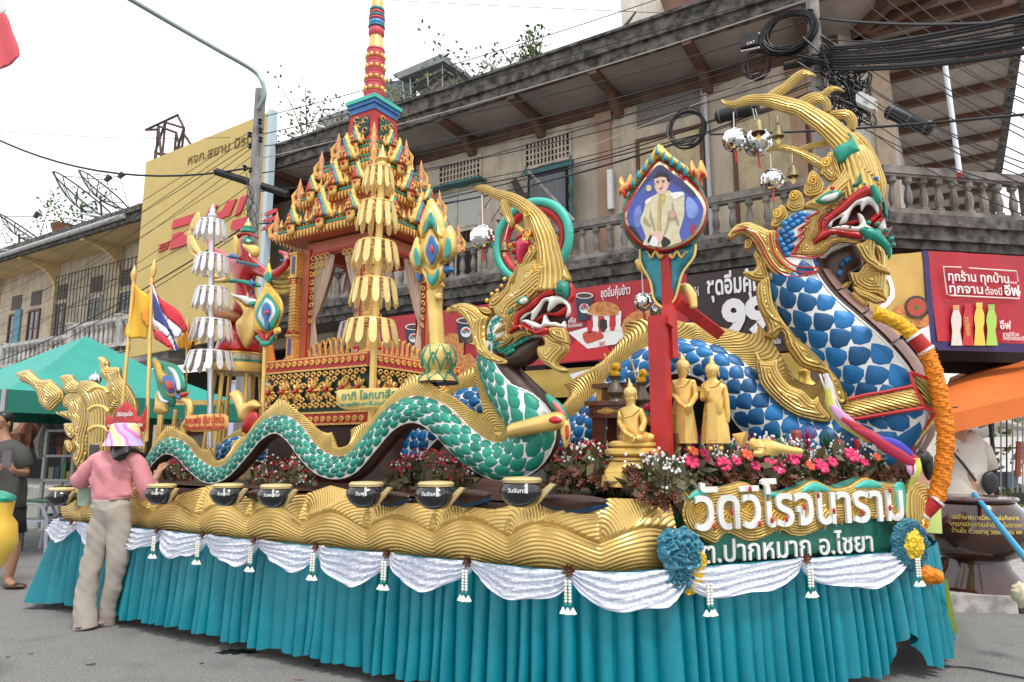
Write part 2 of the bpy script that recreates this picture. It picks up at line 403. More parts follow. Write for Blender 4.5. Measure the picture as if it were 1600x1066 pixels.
mk('roof',flat([ud(-20,12.6),ud(1.5,12.6),ud(1.5,42),ud(-20,42)],zE-.05,zE+.02),MOSS,sh,False)
for u in np.arange(-19.6,-1,1.98):mk('eave_bracket',ext(Fr(58,0),[(12.3+a,b)for a,b in((0,zS),(0,zS-.12),(.9,zS-.18),(1.3,zS-.5),(1.42,zS-.5),(1.42,zS))],-u-.09,-u+.09),BEAM,sh,False)
for v in np.arange(12.9,30,1.45):mk('eave_bracket',box(B,-.57,1.55,zS-.16,zS,v-12.45,v-12.3),BEAM,sh,False)
mk('wall_beam',join([box(WL,-20,-1.28,zS-.3,zS-.01,-.06,0)]),BEAM,sh,False)
kc=WL.w(-1.0,0)
for a in(20,45,-8):
 f=Fr(a-60,0);p=kc;f2=Fr(a-75,0);f2.D=p@f2.N;uu=p@f2.E
 mk('eave_bracket',box(f2,uu,uu+2.3,zS-.2,zS,-.07,.07),BEAM,sh,False)
PF=Fr(58,0)
for u in(-18.2,-14.2,-10.2+0,-6.12,-2.05):
 if u>-11 and u<-9:continue
 mk('pilaster',join([box(WL,u-.16,u+.16,4.4,zS-.3,-.07,0),box(WL,u-.2,u+.2,zS-.55,zS-.3,-.1,0)]),PILT,sh,False)
 mk('column',box(WL,u-.2,u+.2,0,4.45,-.1,.3),PLAS,sh,False)
mk('pilaster',box(CW,cu0+.60,cu0+1.0,4.4,zS-.2,-.06,0),mat('plaster_peach',(.55,.42,.30),.85,nz=.2,streak=.3),sh,False)
mk('drain_pipe',tube([WL.w(-3.82,9,-.07),WL.w(-3.82,5.2,-.07)],.045,8),mat('pvc_grey',(.5,.5,.5),.5),sh)
for nm,(za,zb_,d0)in{'a':(4.66,4.80,.06),'b':(4.80,5.02,-.02),'c':(5.02,5.2,-.10)}.items():
 mk('balcony_slab',box(B,-20,-.7+.1*(d0<0),za,zb_,d0,1.3),MOSS,sh,False)
CF=Fr(10,0);CF.D=KB[:2]@CF.N[:2];uc=KB@CF.E;cl_=2.95
for za,zb_,d0 in((4.66,4.80,.06),(4.80,5.02,-.02),(5.02,5.2,-.10)):
 mk('balcony_slab',box(CF,uc,uc+cl_+.1,za-.004,zb_-.004,d0,1.5),MOSS,sh,False)
balustrade(sh,B,-14.4,-.75,5.2,6.0,RAILM,[-14.3,-10.2,-6.9,-4.0,-.95])
balustrade(sh,CF,uc,uc+cl_,5.196,5.996,RAILM,[uc+cl_-.08],step=.285)
def grid_vent(par,fr,u0,u1,z0,z1,nx,nz_,m=PLAS,d=0):
 mk('vent_recess',box(fr,u0,u1,z0,z1,d-.012,d-.004),DARKI,par,False)
 g=[box(fr,u0-.05,u1+.05,z1,z1+.06,d-.05,d),box(fr,u0-.05,u1+.05,z0-.06,z0,d-.05,d),box(fr,u0-.06,u0,z0,z1,d-.05,d),box(fr,u1,u1+.06,z0,z1,d-.05,d)]
 for i in range(1,nx):x=u0+(u1-u0)*i/nx;g.append(box(fr,x-.022,x+.022,z0,z1,d-.04,d-.013))
 for i in range(1,nz_):z=z0+(z1-z0)*i/nz_;g.append(box(fr,u0,u1,z-.018,z+.018,d-.036,d-.014))
 mk('vent_grille',join(g),m,par,False)
def window(par,fr,u0,u1,z0,z1,nx=2,nz_=3,m=FRAMEW,glass=GLASSD,d=0,bars=0,name='window',tr=None):
 f=mk(name,join([box(fr,u0-.07,u0+.03,z0,z1+.07,d-.06,d),box(fr,u1-.03,u1+.07,z0,z1+.07,d-.06,d),box(fr,u0+.03,u1-.03,z1-.02,z1+.07,d-.06,d),box(fr,u0+.03,u1-.03,z0,z0+.05,d-.06,d)]+[box(fr,u0+(u1-u0)*i/nx-.025,u0+(u1-u0)*i/nx+.025,z0+.05,z1-.02,d-.045,d)for i in range(1,nx)]+[box(fr,u0+.03,u1-.03,z0+(z1-z0)*i/nz_-.02,z0+(z1-z0)*i/nz_+.02,d-.04,d)for i in range(1,nz_)]),m,par,False)
 mk('pane',box(fr,u0+.03,u1-.03,z0+.05,z1-.02,d-.02,d-.006),glass,f,False)
 if bars:
  mk('security_bars',join([box(fr,x-.009,x+.009,z0+.05,z1,d-.035,d-.022)for x in np.linspace(u0+.06,u1-.06,bars)]),mat('iron_bars',(.03,.03,.03),.6),f,False)
 return f
grid_vent(sh,WL,-8.16,-7.0,8.08,8.66,12,4)
grid_vent(sh,WL,-10.75,-9.5,8.08,8.66,12,4)
mk('vent_panel',box(WL,-5.35,-3.95,8.35,8.95,-.03,0),mat('vent_mesh_grey',(.22,.20,.18),.8,nz=.4,nsc=30),sh,False)
mk('window',join([box(WL,-8.15,-7.05,5.9,7.9,-.02,-.005)]),DARKI,sh,False)
cu=[];nn=40
for i in range(nn+1):
 u=-8.05+.95*i/nn;cu+=[WL.w(u,5.95,-.05+.018*math.sin(i*1.9)),WL.w(u,7.75,-.05+.018*math.sin(i*1.9))]
mk('curtain',geo(cu,[(2*i,2*i+2,2*i+3,2*i+1)for i in range(nn)]),mat('grey_curtain',(.22,.23,.24),.9),sh)
mk('window_head',box(WL,-8.3,-6.9,7.86,7.98,-.08,0),TEALW,sh,False)
def swing(par,hinge_u,z0,z1,wdt,ang,m,fr=WL):
 hp=fr.w(hinge_u,0);f=Fr(fr.deg+ang,0);f.D=hp@f.N;uu=hp@f.E
 s=mk('shutter',join([box(f,uu,uu+wdt,z0,z1,-.02,.02),box(f,uu+.05,uu+wdt-.05,z0+.08,z0+(z1-z0)*.48,-.032,.032),box(f,uu+.05,uu+wdt-.05,z0+(z1-z0)*.53,z1-.08,-.032,.032)]),m,par,False)
 for q in np.linspace(z0+.2,z1-.2,6):mk('slat',box(f,uu+.08,uu+wdt-.08,q-.015,q+.015,-.045,.045),m,s,False)
swing(sh,-7.0,5.9,7.95,.55,-62,TEALW);swing(sh,-8.15,5.9,7.95,-.5,55,FRAMEW)
mk('plank',tube([B.P(897,345,.1),WL.w(-7.95,7.9,-.45)],.03,5),mat('old_timber',(.35,.32,.28),.8,nz=.4),sh,False)
mk('awning_strut',ext(WL,[(-8.3,7.6),(-8.15,7.65),(-7.55,6.5),(-7.75,6.45)],-.5,-.47),mat('charred_board',(.05,.04,.035),.8,nz=.4),sh,False)
for a,b in((815,275),(757,325),(768,345)):mk('broken_slat',tube([B.P(a,b,.3),B.P(a+14,b-22,.5)],.035,4,flat=.3),MATS['charred_board'],sh,False)
window(sh,WL,-10.9,-9.5,6.9,7.9,2,1,glass=mat('frosted',(.42,.42,.38),.5));window(sh,WL,-10.9,-9.5,5.5,6.82,2,1,bars=13,glass=DARKI)
mk('awning_lip',box(WL,-11.2,-9.3,7.97,8.02,-.35,0),TEALW,sh,False)
def door(par,fr,u0,u1,z0,z1,leaves=2,d=0):
 f=mk('door_frame',join([box(fr,u0-.08,u0,z0,z1+.08,d-.07,d),box(fr,u1,u1+.08,z0,z1+.08,d-.07,d),box(fr,u0,u1,z1,z1+.08,d-.07,d)]),BRFR,par,False)
 w=(u1-u0)/leaves
 for i in range(leaves):
  a=u0+w*i;g=[box(fr,a+.004,a+w-.004,z0,z1,d-.04,d-.004)]
  for q0,q1 in((.05,.33),(.37,.66),(.70,.95)):
   g+=[box(fr,a+.1,a+w-.1,z0+(z1-z0)*q0,z0+(z1-z0)*q1,d-.05,d-.04),box(fr,a+.14,a+w-.14,z0+(z1-z0)*q0+.05,z0+(z1-z0)*q1-.05,d-.062,d-.05)]
  mk('door',join(g),DOORY,f,False)
door(sh,WL,-5.3,-3.98,5.2,8.0);door(sh,WL,-3.25,-1.95,5.2,8.0,2)
mk('cable_conduit',join([box(WL,-6.02,-5.9,6.6,7.5,-.16,-.05)]),WHITEP,sh,False)
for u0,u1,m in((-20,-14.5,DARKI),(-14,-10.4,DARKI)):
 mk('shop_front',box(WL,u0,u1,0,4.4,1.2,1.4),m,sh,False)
for i,u in enumerate((-12.6,-11.9,-9.6,-8.7)):mk('shutter_panel',box(WL,u,u+.6,0,4.2,.8,.85),mat('roller_grey',(.12,.12,.12),.6,.3),sh,False)
for i,(x,y)in enumerate(((372,640),(428,640))):
 u,z=B.uz(x,y,-1.5)
 lb=thing('light_box_sign',('pale lilac upright panel behind the %s legs of the drum stand'%('left','right')[i]),'sign',B.w(u,.16,-1.5),'pale upright panels under the balcony')
 mk('panel',box(B,u-.28,u+.28,.2,3.05,-1.55,-1.45),mat('lilac_panel',(.52,.52,.72),.4,nz=.1),lb,False)
 mk('frame',join([box(B,u-.31,u-.28,.16,3.1,-1.58,-1.42),box(B,u+.28,u+.31,.16,3.1,-1.58,-1.42),box(B,u-.28,u+.28,3.05,3.1,-1.58,-1.42)]),STEEL,lb,False)
 # ---------------------------------------------------------------- yellow arched row on the left
YEL=mat('plaster_yellow',(.60,.47,.29),.85,nz=.25,nsc=1.2,streak=.35);YELS=mat('soffit_yellow',(.62,.45,.22),.8,nz=.25,nsc=.8)
yr=thing('arcaded_shophouse','yellow two storey shophouse row with curved eaves and white balustrade at far left','building',B.w(-30,0,1.5))
mk('wall',join([box(WL,-46,-20.1,4.3,9.0,.02,.25)]),mat('plaster_cream_left',(.58,.49,.36),.85,nz=.25,nsc=1.4,streak=.5),yr,False)
mk('back_wall',box(WL,-46,-20.1,0,4.4,2.6,2.8),DARKI,yr,False)
mk('soffit',box(B,-46,-20.1,8.86,8.98,-.1,1.3),YELS,yr,False)
mk('roof_fascia',join([box(B,-46,-20.1,8.84,9.12,-.25,-.1),box(B,-46,-20.1,9.12,9.3,-.35,.2)]),MOSS,yr,False)
mk('gutter',tube([B.w(-31.5,9.0,-.34),B.w(-22.6,9.05,-.34)],.09,8),mat('gutter_grey',(.45,.45,.44),.5,nz=.4),yr)
mk('roof',geo([B.w(-46,9.3,.1),B.w(-20.1,9.3,.1),B.w(-20.1,11.6,5),B.w(-46,11.6,5)],[(0,1,2,3)]),mat('rusty_tiles',(.22,.12,.08),.9,nz=.6,nsc=4),yr,False)
arch=[(12.3,8.9),(12.3,8.75)]+[(12.35+1.3*math.sin(t),7.75+1.0*math.cos(t))for t in np.linspace(.1,PI/2,9)]+[(13.72,7.7),(13.72,8.9)]
for u in(-40.5,-35.2,-30.2,-25.6,-21.0):mk('eave_bracket',ext(Fr(58,0),arch,-u-.12,-u+.12),YELS,yr,False)
for u in(-40.5,-35.2,-30.2,-25.6,-21.0):
 mk('pilaster',box(WL,u-.18,u+.18,4.3,8.86,-.08,.02),YEL,yr,False);mk('column',box(WL,u-.2,u+.2,0,4.5,-.9,-.5),YEL,yr,False)
mk('balcony_slab',join([box(B,-46,-20.1,4.2,4.55,0,1.3)]),RAILL,yr,False)
balustrade(yr,B,-46,-26.0,4.55,5.45,RAILL,[-41,-36,-31.0],step=.33)
balustrade(yr,B,-26.0,-20.2,4.75,5.75,RAILL,[-25.9,-22.8],step=.3)
for x in(147,195,93,55,25):
 u=WL.uz(x,480)[0]
 window(yr,WL,u-.42,u+.42,4.9,7.1,2,3,glass=GLASSD,m=FRAMEW if x>100 else BRFR,d=.02);mk('vent_panel',box(WL,u-.42,u+.42,7.35,7.95,-.01,.02),mat('vent_dark',(.12,.10,.08),.8,nz=.3,nsc=30),yr,False)
for u in np.arange(-29.5,-20.6,.24):mk('window_bar',box(WL,u-.012,u+.012,5.4,8.2,-.35,-.33),MATS['iron_bars'],yr,False)
mk('window_rails',join([box(WL,-29.5,-20.6,z-.012,z+.012,-.36,-.335)for z in(5.45,6.1,6.8,7.5,8.15)]),MATS['iron_bars'],yr,False)
mk('door_leaf',box(WL,WL.uz(28,500)[0]-.2,WL.uz(28,500)[0]+.3,4.6,7.3,-.06,0),mat('blue_shutter',(.12,.3,.38),.7,nz=.2),yr,False)
# ================================================================ yellow courier board
db=thing('courier_billboard','big yellow board with red slanted letters above the flags','billboard',B.w(-18.4,4.3,-.35))
bu0,bu1=-21.4,-15.45
mk('board',ext(B,[(bu0,4.25),(bu1,4.5),(bu1,10.72),(bu0,10.6)],-.45,-.35),mat('courier_yellow',(.56,.41,.13),.6,nz=.08,nsc=2),db,False)
DRED=mat('courier_red',(.56,.03,.045),.5)
def lp(x,y):return B.uz(x,y,-.5)
def dpoly(st,zoom=None):
 return ext(B.at(-.5),poly(B.at(-.5),st,zoom),0,.04)
Z5=(0,300,3.5525)
ZX=(220,180,4.843)
for q in('245,795 430,735 437,760 395,858 355,870 368,820 315,835 230,862','240,900 305,880 330,915 400,890 355,975 215,1018','520,700 578,680 550,745 612,725 650,655 722,632 668,758 560,800 480,790','755,620 808,600 745,750 705,765','690,800 820,760 815,845 720,870 675,858'):mk('letter',dpoly(q,ZX),DRED,db,False)
for k in range(3):mk('stripe',dpoly(f'{880 - k * 2},{293 + k * 17} {942 - k * 7},{272 + k * 17} {939 - k * 7},{279 + k * 17} {880 - k * 2},{301 + k * 17}',Z5),DRED,db,False)
for k in range(3):mk('stripe',dpoly(f'{408 + k * 0},{334 + k * 11} {432},{325 + k * 11} {432},{331 + k * 11} {408},{340 + k * 11}'),DRED,db,False)
mk('lettering',text(B,'หจก.สยาม นิรมิต',-19.1,9.98,.42,-.455,.01,.01,width=3.3),mat('dull_brown_ink',(.16,.10,.03),.7),db,False)
mk('edge_strip',box(B,bu1,bu1+.16,4.4,10.75,-.5,-.3),mat('pale_blue_trim',(.45,.55,.6),.5),db,False)
mk('support',join([box(B,x,x+.1,4.6,10.4,-.34,.2)for x in(-21,-18.5,-16)]),BLACK,db,False)
# ================================================================ things on the roofs
def mesh_dish(x,y,r,D,tilt,az,label,grp='satellite dishes on the far left roof'):
 c=B.P(x,y,D);t=thing('satellite_dish',label,'satellite dish',(c[0],c[1],c[2]-r*.8),grp)
 a=math.radians(az);e=math.radians(tilt);ax=np.array([math.cos(a)*math.cos(e),math.sin(a)*math.cos(e),math.sin(e)])
 b1=nrm(np.cross(ax,[0,0,1]));b2=np.cross(b1,ax);pt=lambda q,th:c+ax*(q*q*r*.32-r*.3)+(b1*math.cos(th)+b2*math.sin(th))*q*r
 rim=[pt(1,th)for th in np.linspace(0,2*PI,33)];dk=mat('dish_black',(.035,.035,.04),.6)
 mk('rim',tube(rim,.03,5),dk,t);mk('ribs',join([tube([pt(q,th)for q in np.linspace(.05,1,6)],.018,4)for th in np.linspace(0,2*PI,13)[:-1]]),dk,t)
 V=[];Fc=[];n=24
 for i in range(6):
  for k in range(n):V.append(pt(.1+.88*i/5,2*PI*k/n))
 Fc=[(i*n+k,i*n+(k+1)%n,(i+1)*n+(k+1)%n,(i+1)*n+k)for i in range(5)for k in range(n)]
 mk('mesh_reflector',geo(V,Fc),MESHM,t)
 f=c+ax*r*.75;mk('feed_horn',tube([f-ax*.05,f+ax*.22],[.09,.13],8),dk,t)
 mk('feed_strut',join([tube([pt(1,th),f],.015,4)for th in(.5,2.6,4.7)]),dk,t)
 mk('mast',tube([c-ax*.2*r,np.array([c[0],c[1],c[2]-r*.95])],.04,6),dk,t)
MESHM=bpy.data.materials.new('dish_mesh');MESHM.use_nodes=True
_n=MESHM.node_tree.nodes;_l=MESHM.node_tree.links;_b=_n['Principled BSDF'];_b.inputs['Base Color'].default_value=(.08,.08,.09,1);_b.inputs['Alpha'].default_value=.22
mesh_dish(35,360,1.0,.6,58,20,'black mesh satellite dish lowest on the far left roof')
mesh_dish(135,312,1.45,1.2,55,20,'large black mesh satellite dish in front of the other on the left roof')
mesh_dish(163,300,1.2,2.5,55,20,'black mesh satellite dish behind the large one on the left roof')
for i,(x0,y0,x1,y1)in enumerate(((8,378,60,385),(100,340,152,348),(112,332,173,341),(2,390,42,394))):
 mk('roof_pole',tube([B.P(x0,y0,-.6),B.P(x1,y1,.3)],.035,6),mat('galvanised',(.5,.52,.52),.4,.3),label=('pale pipe sticking out over the far left gutter','lower pale pipe under the large satellite dish','upper pale pipe under the large satellite dish','lowest thin pipe at the left frame edge')[i],cat='pipe',group='pipes sticking out of the left roof')
wt=thing('steel_tower_frame','rusty open steel tower with a slanted top left of the yellow board','tower',B.P(262,320,1))
RUST=mat('rusty_steel',(.09,.05,.045),.8,nz=.4)
Zt=(0,0,3.5525)
segs=['808,722 988,638','850,1066 878,700','895,920 918,680','965,885 978,735','1005,870 1022,712','862,850 965,885','965,885 1010,868','878,700 980,738','918,680 1022,712','820,722 870,720','985,640 1022,712','862,850 1010,868','880,700 900,920','918,680 860,850','978,735 1010,868','1022,712 965,885','1022,745 1085,842','840,1066 862,850','862,850 890,1066','810,1015 890,1025']
mk('frame',join([tube([B.P(*p,1+.5*(i%3))for p in prs(s,Zt)],.045,5)for i,s in enumerate(segs)]),RUST,wt,False)
mk('awning',ext(Fr(-32,13.6),poly(Fr(-32,13.6),'822,985 890,960 890,1005 830,1000',Zt),0,.8),mat('awning_grey',(.12,.11,.11),.8),wt,False)
def leafm(nm,c,c2):return mat(nm,c,.7,nz=.8,nsc=3,col2=c2,rnd=.2)
LEAF=leafm('leaf_green',(.06,.12,.02),(.13,.2,.04));LEAFD=leafm('leaf_dull',(.10,.12,.06),(.05,.08,.03))
def leaves(c,r,n,sz,seed=0,squash=1.0,up=.3):
 rn=np.random.default_rng(seed);V=[];Fc=[]
 for i in range(n):
  d=rn.normal(size=3);d=d/np.linalg.norm(d)*r*rn.random()**.5;d[2]*=squash
  p=np.asarray(c)+d;a=rn.normal(size=3);a[2]+=up;a=nrm(a)*sz*(.6+.8*rn.random());b=nrm(np.cross(a,rn.normal(size=3)))*sz*.28
  k=len(V);V+=[p,p+a*.5+b,p+a,p+a*.5-b];Fc.append((k,k+1,k+2,k+3))
 return geo(V,Fc)
def plant(nm,base,h,r,label,n=120,sz=.18,seed=0,group=None,m=None,stems=5,cat='plant'):
 t=thing(nm,label,cat,base,group);rn=random.Random(seed);g=[];st=[]
 for k in range(stems):
  p=np.array(base)+np.array([rn.uniform(-r,r)*.6,rn.uniform(-r,r)*.4,0]);q=p+np.array([rn.uniform(-r,r),rn.uniform(-r,r),h*rn.uniform(.6,1)])
  st.append(tube([p,(p+q)/2+np.array([0,0,h*.1]),q],[.02,.006],4));
  for w in np.linspace(.3,1,4):g.append(leaves(p+(q-p)*w,r*.45,n//(stems*4),sz,seed*7+k*4+int(w*9)))
 mk('stem',join(st),mat('twig_brown',(.14,.1,.06),.8),t);mk('foliage',join(g),m or LEAF,t,False)
 return t
pb=B.P(100,355,.3);pt_=plant('potted_shrub',(pb[0],pb[1],9.3),1.9,1.1,'green shrub with bare twigs growing on the far left roof',260,.16,3)
mk('pot',lathe((pb[0],pb[1],9.32),[(.3,0),(.42,.45),(.45,.5)],12),mat('terracotta',(.3,.12,.07),.8,nz=.3),pt_)
pb=B.P(60,372,.3);plant('potted_shrub',(pb[0]-.8,pb[1],9.3),1.1,.7,'thin twiggy shrub between the roof dishes at far left',60,.1,4)
for i,(x,y,h,r,lb)in enumerate(((478,215,1.8,1.0,'pale tree branches behind the top of the yellow board'),(510,205,1.0,.9,'leafy bush on the roof edge left of the spire'),(455,240,.8,.8,'low weeds on the roof edge beside the board'),(745,100+30,.9,.9,'weeds on the roof right of the rooftop hut'),(815,112,.9,.5,'weeds growing on the roof edge above the eaves'),(836,108,1.1,.2,'upright narrow cactus-like plant on the roof edge'),(620,172,1.1,.6,'creeper hanging on the left of the rooftop hut'),(690,150,1.1,.9,'creeper hanging over the front of the rooftop hut'))):
 p=B.P(x,y,.6);plant('roof_weed',p,h,r,lb,110,.13,20+i,'plants growing on the roof',LEAFD if i in(3,4,7)else LEAF)
ht=thing('rooftop_hut','tin roofed lean-to shed with railings on the roof behind the spire','shed',B.P(660,165,2.5))
HB=Fr(-32,15.2)
def zp(st):return poly(HB,st,(400,0,3.5525))
TIN=mat('grey_tin',(.27,.28,.29),.6,.2,nz=.4,nsc=3,streak=.4)
mk('wall',ext(HB,zp('715,450 790,450 850,440 865,610 715,640'),0,.3),mat('tarpaulin_grey',(.16,.18,.19),.7,nz=.3),ht,False)
mk('roof',ext(HB,zp('790,440 1065,325 1085,345 1240,455 1225,462 1075,365 830,460'),-.3,1.6),TIN,ht,False)
mk('wall',ext(HB,zp('850,470 1070,375 1200,465 1180,520 850,600'),.5,.6),mat('shed_wall_pale',(.42,.41,.39),.8,nz=.3,streak=.4),ht,False)
mk('railing',join([tube([HB.w(*q,-.2)for q in poly(HB,s,(400,0,3.5525))],.025,4)for s in('840,470 850,600','880,440 890,600','975,400 985,560','1060,370 1060,560','850,500 1060,400','860,560 1060,470','1060,400 1200,480')]),STEEL,ht,False)
dt=HB.uz(640,160);mk('lean_roof',ext(HB,zp('345,660 610,565 615,610 560,640 480,680 340,720'),0,.2),TIN,ht,False)
wb=thing('rooftop_room','white walled rooftop room above the eaves at top centre right','building',B.P(1010,30,1.2))
mk('wall',ext(Fr(-32,13.6),poly(Fr(-32,13.6),'968,-40 1038,-40 1042,26 972,52'),0,4),PLASL,wb,False)
mk('eave',ext(Fr(-32,13.0),poly(Fr(-32,13.0),'1022,-25 1120,-25 1130,20 1042,28'),0,3),BEAM,wb,False)
mk('roof_spike',tube([B.P(970,50,.5),B.P(994,18,.5)],[.05,.02],5),MOSS,label='mouldy stick poking up from the roof edge under the white room',cat='stick')
mk('roof_pipe',tube([B.P(755,95,.3),B.P(790,115,.3)],.04,6),STEEL,label='short grey pipe sticking up off the roof right of the hut',cat='pipe')
for i,s in enumerate(('330,695 480,740','180,745 300,805')):
 mk('roof_pipe',tube([B.P(*p,.2)for p in prs(s,(400,0,3.5525))],.045,6),MATS['galvanised'],label=('pale pipe over the roof edge between board and spire','lower pale pipes on the roof edge beside the yellow board')[i],cat='pipe')
 # ================================================================ the float
G=Fr(-32,3.45);BW=Fr(22.3,3.40)
fl=thing('parade_float','long processional float with teal pleated skirt, gold wave panel and Thai name board','parade float',G.w(-3.5,0,1.3))
SATIN=mat('teal_satin',(.002,.21,.27),.31,nz=.15,nsc=2,bump=.004,bsc=9,spec=.5)
def skpath():
 a=[G.w(-5.6,0,3.1),G.w(-6.6,0,2.6),G.w(-7.02,0,1.2),G.w(-7.02,0,.12),G.w(-6.9,0,0)]
 a+=[G.w(u,0,0)for u in(-6,-5,-4,-3,-2.3,-1.9)]
 a+=[np.array([x,y,0])for x,y in((.53,3.855),(.86,3.97),(1.6,4.28),(2.4,4.61),(2.72,4.80),(3.0,5.2),(3.2,6.0),(2.6,7.2))]
 return cr(a,24)
SP=skpath();sl=np.concatenate([[0],np.cumsum(np.linalg.norm(np.diff(SP,axis=0),axis=1))])
sN=3000;ss=np.linspace(0,sl[-1],sN);SX=np.stack([np.interp(ss,sl,SP[:,k])for k in range(3)],1)
tg=np.gradient(SX,axis=0);tg/=np.linalg.norm(tg,axis=1)[:,None];on=np.stack([tg[:,1],-tg[:,0],tg[:,2]*0],1)
k=np.ones(120)/120;on=np.stack([np.convolve(np.pad(on[:,i],60,'edge'),k,'same')[60:-60]for i in range(3)],1);on/=np.linalg.norm(on,axis=1)[:,None]
wfr=np.interp(ss,np.arange(0,sl[-1]+1,.2),RNG.uniform(.6,1.6,len(np.arange(0,sl[-1]+1,.2))))
ph=np.cumsum(np.full(sN,ss[1])*wfr)*2*PI/.104
amp=np.interp(ss,np.arange(0,sl[-1]+1,.13),RNG.uniform(.35,1.35,len(np.arange(0,sl[-1]+1,.13))))
amp2=np.interp(ss,np.arange(0,sl[-1]+1,.4),RNG.uniform(-1,1,len(np.arange(0,sl[-1]+1,.4))))
lft=np.clip(-(on@G.E)*1.4-.4,0,1)
rows=16;V=[]
pl=2*np.abs(np.sin(ph/2))**.55-1.3
hem=.07+.012*np.sin(ph*.31)+.02*np.clip(amp2,0,1)
xs=SX[:,0]/SX[:,1]*F+800
hem=hem+np.clip(1-np.abs(xs-1372)/26,0,1)**.5*.24*(SX[:,1]<5.5)
for r in range(rows):
 v=r/(rows-1);A=.022+.050*v**.7
 z=.775*(1-v)+hem*v
 off=.015+.03*v+.33*v*lft+A*amp*(.75*pl+.22*np.sin(ph*.37+1+1.2*v))+.02*v*amp2
 slide=.02*v*amp2*np.sin(v*3)
 V.append(SX+on*off[:,None]+tg*slide[:,None]+np.array([0,0,1.])*z[:,None])
V=np.vstack(V);Fc=[(r*sN+i,(r+1)*sN+i,(r+1)*sN+i+1,r*sN+i+1)for r in range(rows-1)for i in range(sN-1)]
mk('pleated_skirt',geo(V,Fc),SATIN,fl,ang=0)
LIN=mat('lime_lining',(.35,.50,.05),.6)
pp_=[gnd(1481,992,.06),gnd(1495,1003,.06),gnd(1476,925,.5)]
mk('skirt_lining',geo([gnd(1483,996,.10),gnd(1497,990,.10),G.P(1480,905,1.8),G.P(1475,905,1.8)],[(0,1,2,3)]),LIN,fl)
# ---- dark frame under the skirt, deck
inn=SX[::40]-on[::40]*.06;dk=[(p[0],p[1])for p in inn]
mk('deck',join([flat(dk,1.05,1.10)]),BROWN,fl,False)
mk('chassis',join([flat([tuple(p[:2])for p in(SX[::40]-on[::40]*.35)],.45,.7)]),BLACK,fl,False)
mk('wheel',join([mv(lathe((0,0,0),[(.01,-.1),(.34,-.1),(.36,-.06),(.36,.06),(.34,.1),(.01,.1)],24),(0,0,0))]),BLACK,fl)
bpy.data.objects['wheel'].location=(G.w(-2.4,.37,1.0)-wl(fl));bpy.data.objects['wheel'].rotation_euler=(PI/2,0,math.radians(-32))
c=bpy.data.objects['wheel'].copy();COL.objects.link(c);c.location=(G.w(-5.6,.37,1.0)-wl(fl))
# ---- gold wave panel with real ripples, following the rim of the deck
def spt(x,z=.775):
 """index on the skirt's top line seen at column x"""
 q=(SX[:,0]/(SX[:,1]*math.cos(PIT)+(z-1.4)*math.sin(PIT)))*F+800
 ok=np.where(on[:,1]<.2)[0];return int(ok[np.argmin(np.abs(q[ok]-x))])
def wave_panel(sa,sb,z0,ztop,knots,zk,res=.0052,bulge=.05,pitch=.0205):
 nu=int((sb-sa)/res);nz=84;us=np.linspace(sa,sb,nu);vs=np.linspace(0,1,nz);UU,VV=np.meshgrid(us,vs)
 kn=np.asarray(knots);i=np.clip(np.searchsorted(kn,UU)-1,0,len(kn)-2);a=kn[i];b=kn[i+1];x=(UU-a)/(b-a);L=(b-a)
 zt=ztop(us)[None,:];ZZ=z0+(zt-z0)*VV
 s=np.sin(PI*np.clip(x,0,1)**.85)**1.3;zb=zk+.085*s+.012*np.sin(UU*3.1)
 low=ZZ<zb
 phl=(zb-ZZ)*(1-.12*s)/pitch
 dl=(1-x)*L;dr=x*L;dz=ZZ-zk
 rl=np.sqrt((dl*.46)**2+(dz*1.0)**2+1e-6);rr=np.sqrt((dr*1.15)**2+(dz*.8)**2+1e-6)
 left=x>np.clip((dz)/.34+.06,.06,.62)
 phs=np.where(low,phl,np.where(left,rl,rr)/pitch)+.10*np.sin(UU*17+ZZ*23)+.08*np.sin(UU*7.3-ZZ*31)
 rip=.0045*(np.abs(np.cos(PI*phs))**.7*2-1)
 mac=np.where(low,.030*np.sin(PI*np.clip((ZZ-z0)/np.maximum(zb-z0,.02),0,1))+.006,.055*np.clip(1-rl/(L*.55),0,1)**.6*left+.036*(~left)*np.clip(rr/.1,0,1)*np.clip(1-rr/.45,.2,1))
 mac=mac+bulge*np.sin(PI*np.clip(VV*.9+.05,0,1))
 ker=np.array([1,2,3,2,1])/9.
 for _ in range(2):
  mac=np.apply_along_axis(lambda m:np.convolve(np.pad(m,2,'edge'),ker,'valid'),1,mac);mac=np.apply_along_axis(lambda m:np.convolve(np.pad(m,2,'edge'),ker,'valid'),0,mac)
 h=mac+rip-.06
 Pu=np.stack([np.interp(us,ss,SX[:,k])for k in range(3)],1);Nu=np.stack([np.interp(us,ss,on[:,k])for k in range(3)],1)
 W=Pu[None]+Nu[None]*h[...,None]+np.array([0,0,1.])*ZZ[...,None]
 return geo(W.reshape(-1,3),[(r*nu+c,r*nu+c+1,(r+1)*nu+c+1,(r+1)*nu+c)for r in range(nz-1)for c in range(nu-1)])
kx=[130,165,239,315,390,476,575,679,795,938]
kn=[ss[spt(x,.92)]for x in kx];kn=[kn[0]-1.6,kn[0]-1.0,kn[0]-.5]+kn+[kn[-1]+.62]
topk=[(60,1.07),(150,1.10),(215,1.16),(275,1.05),(330,1.15),(390,1.06),(470,1.10),(510,1.17),(560,1.12),(600,1.08),(700,1.08),(770,1.07),(830,1.13),(880,1.12),(960,1.15),(1050,1.13),(1100,1.16)]
tu=[ss[spt(x,1.1)]for x,_ in topk];ztf=lambda u:np.interp(u,tu,[z for _,z in topk])
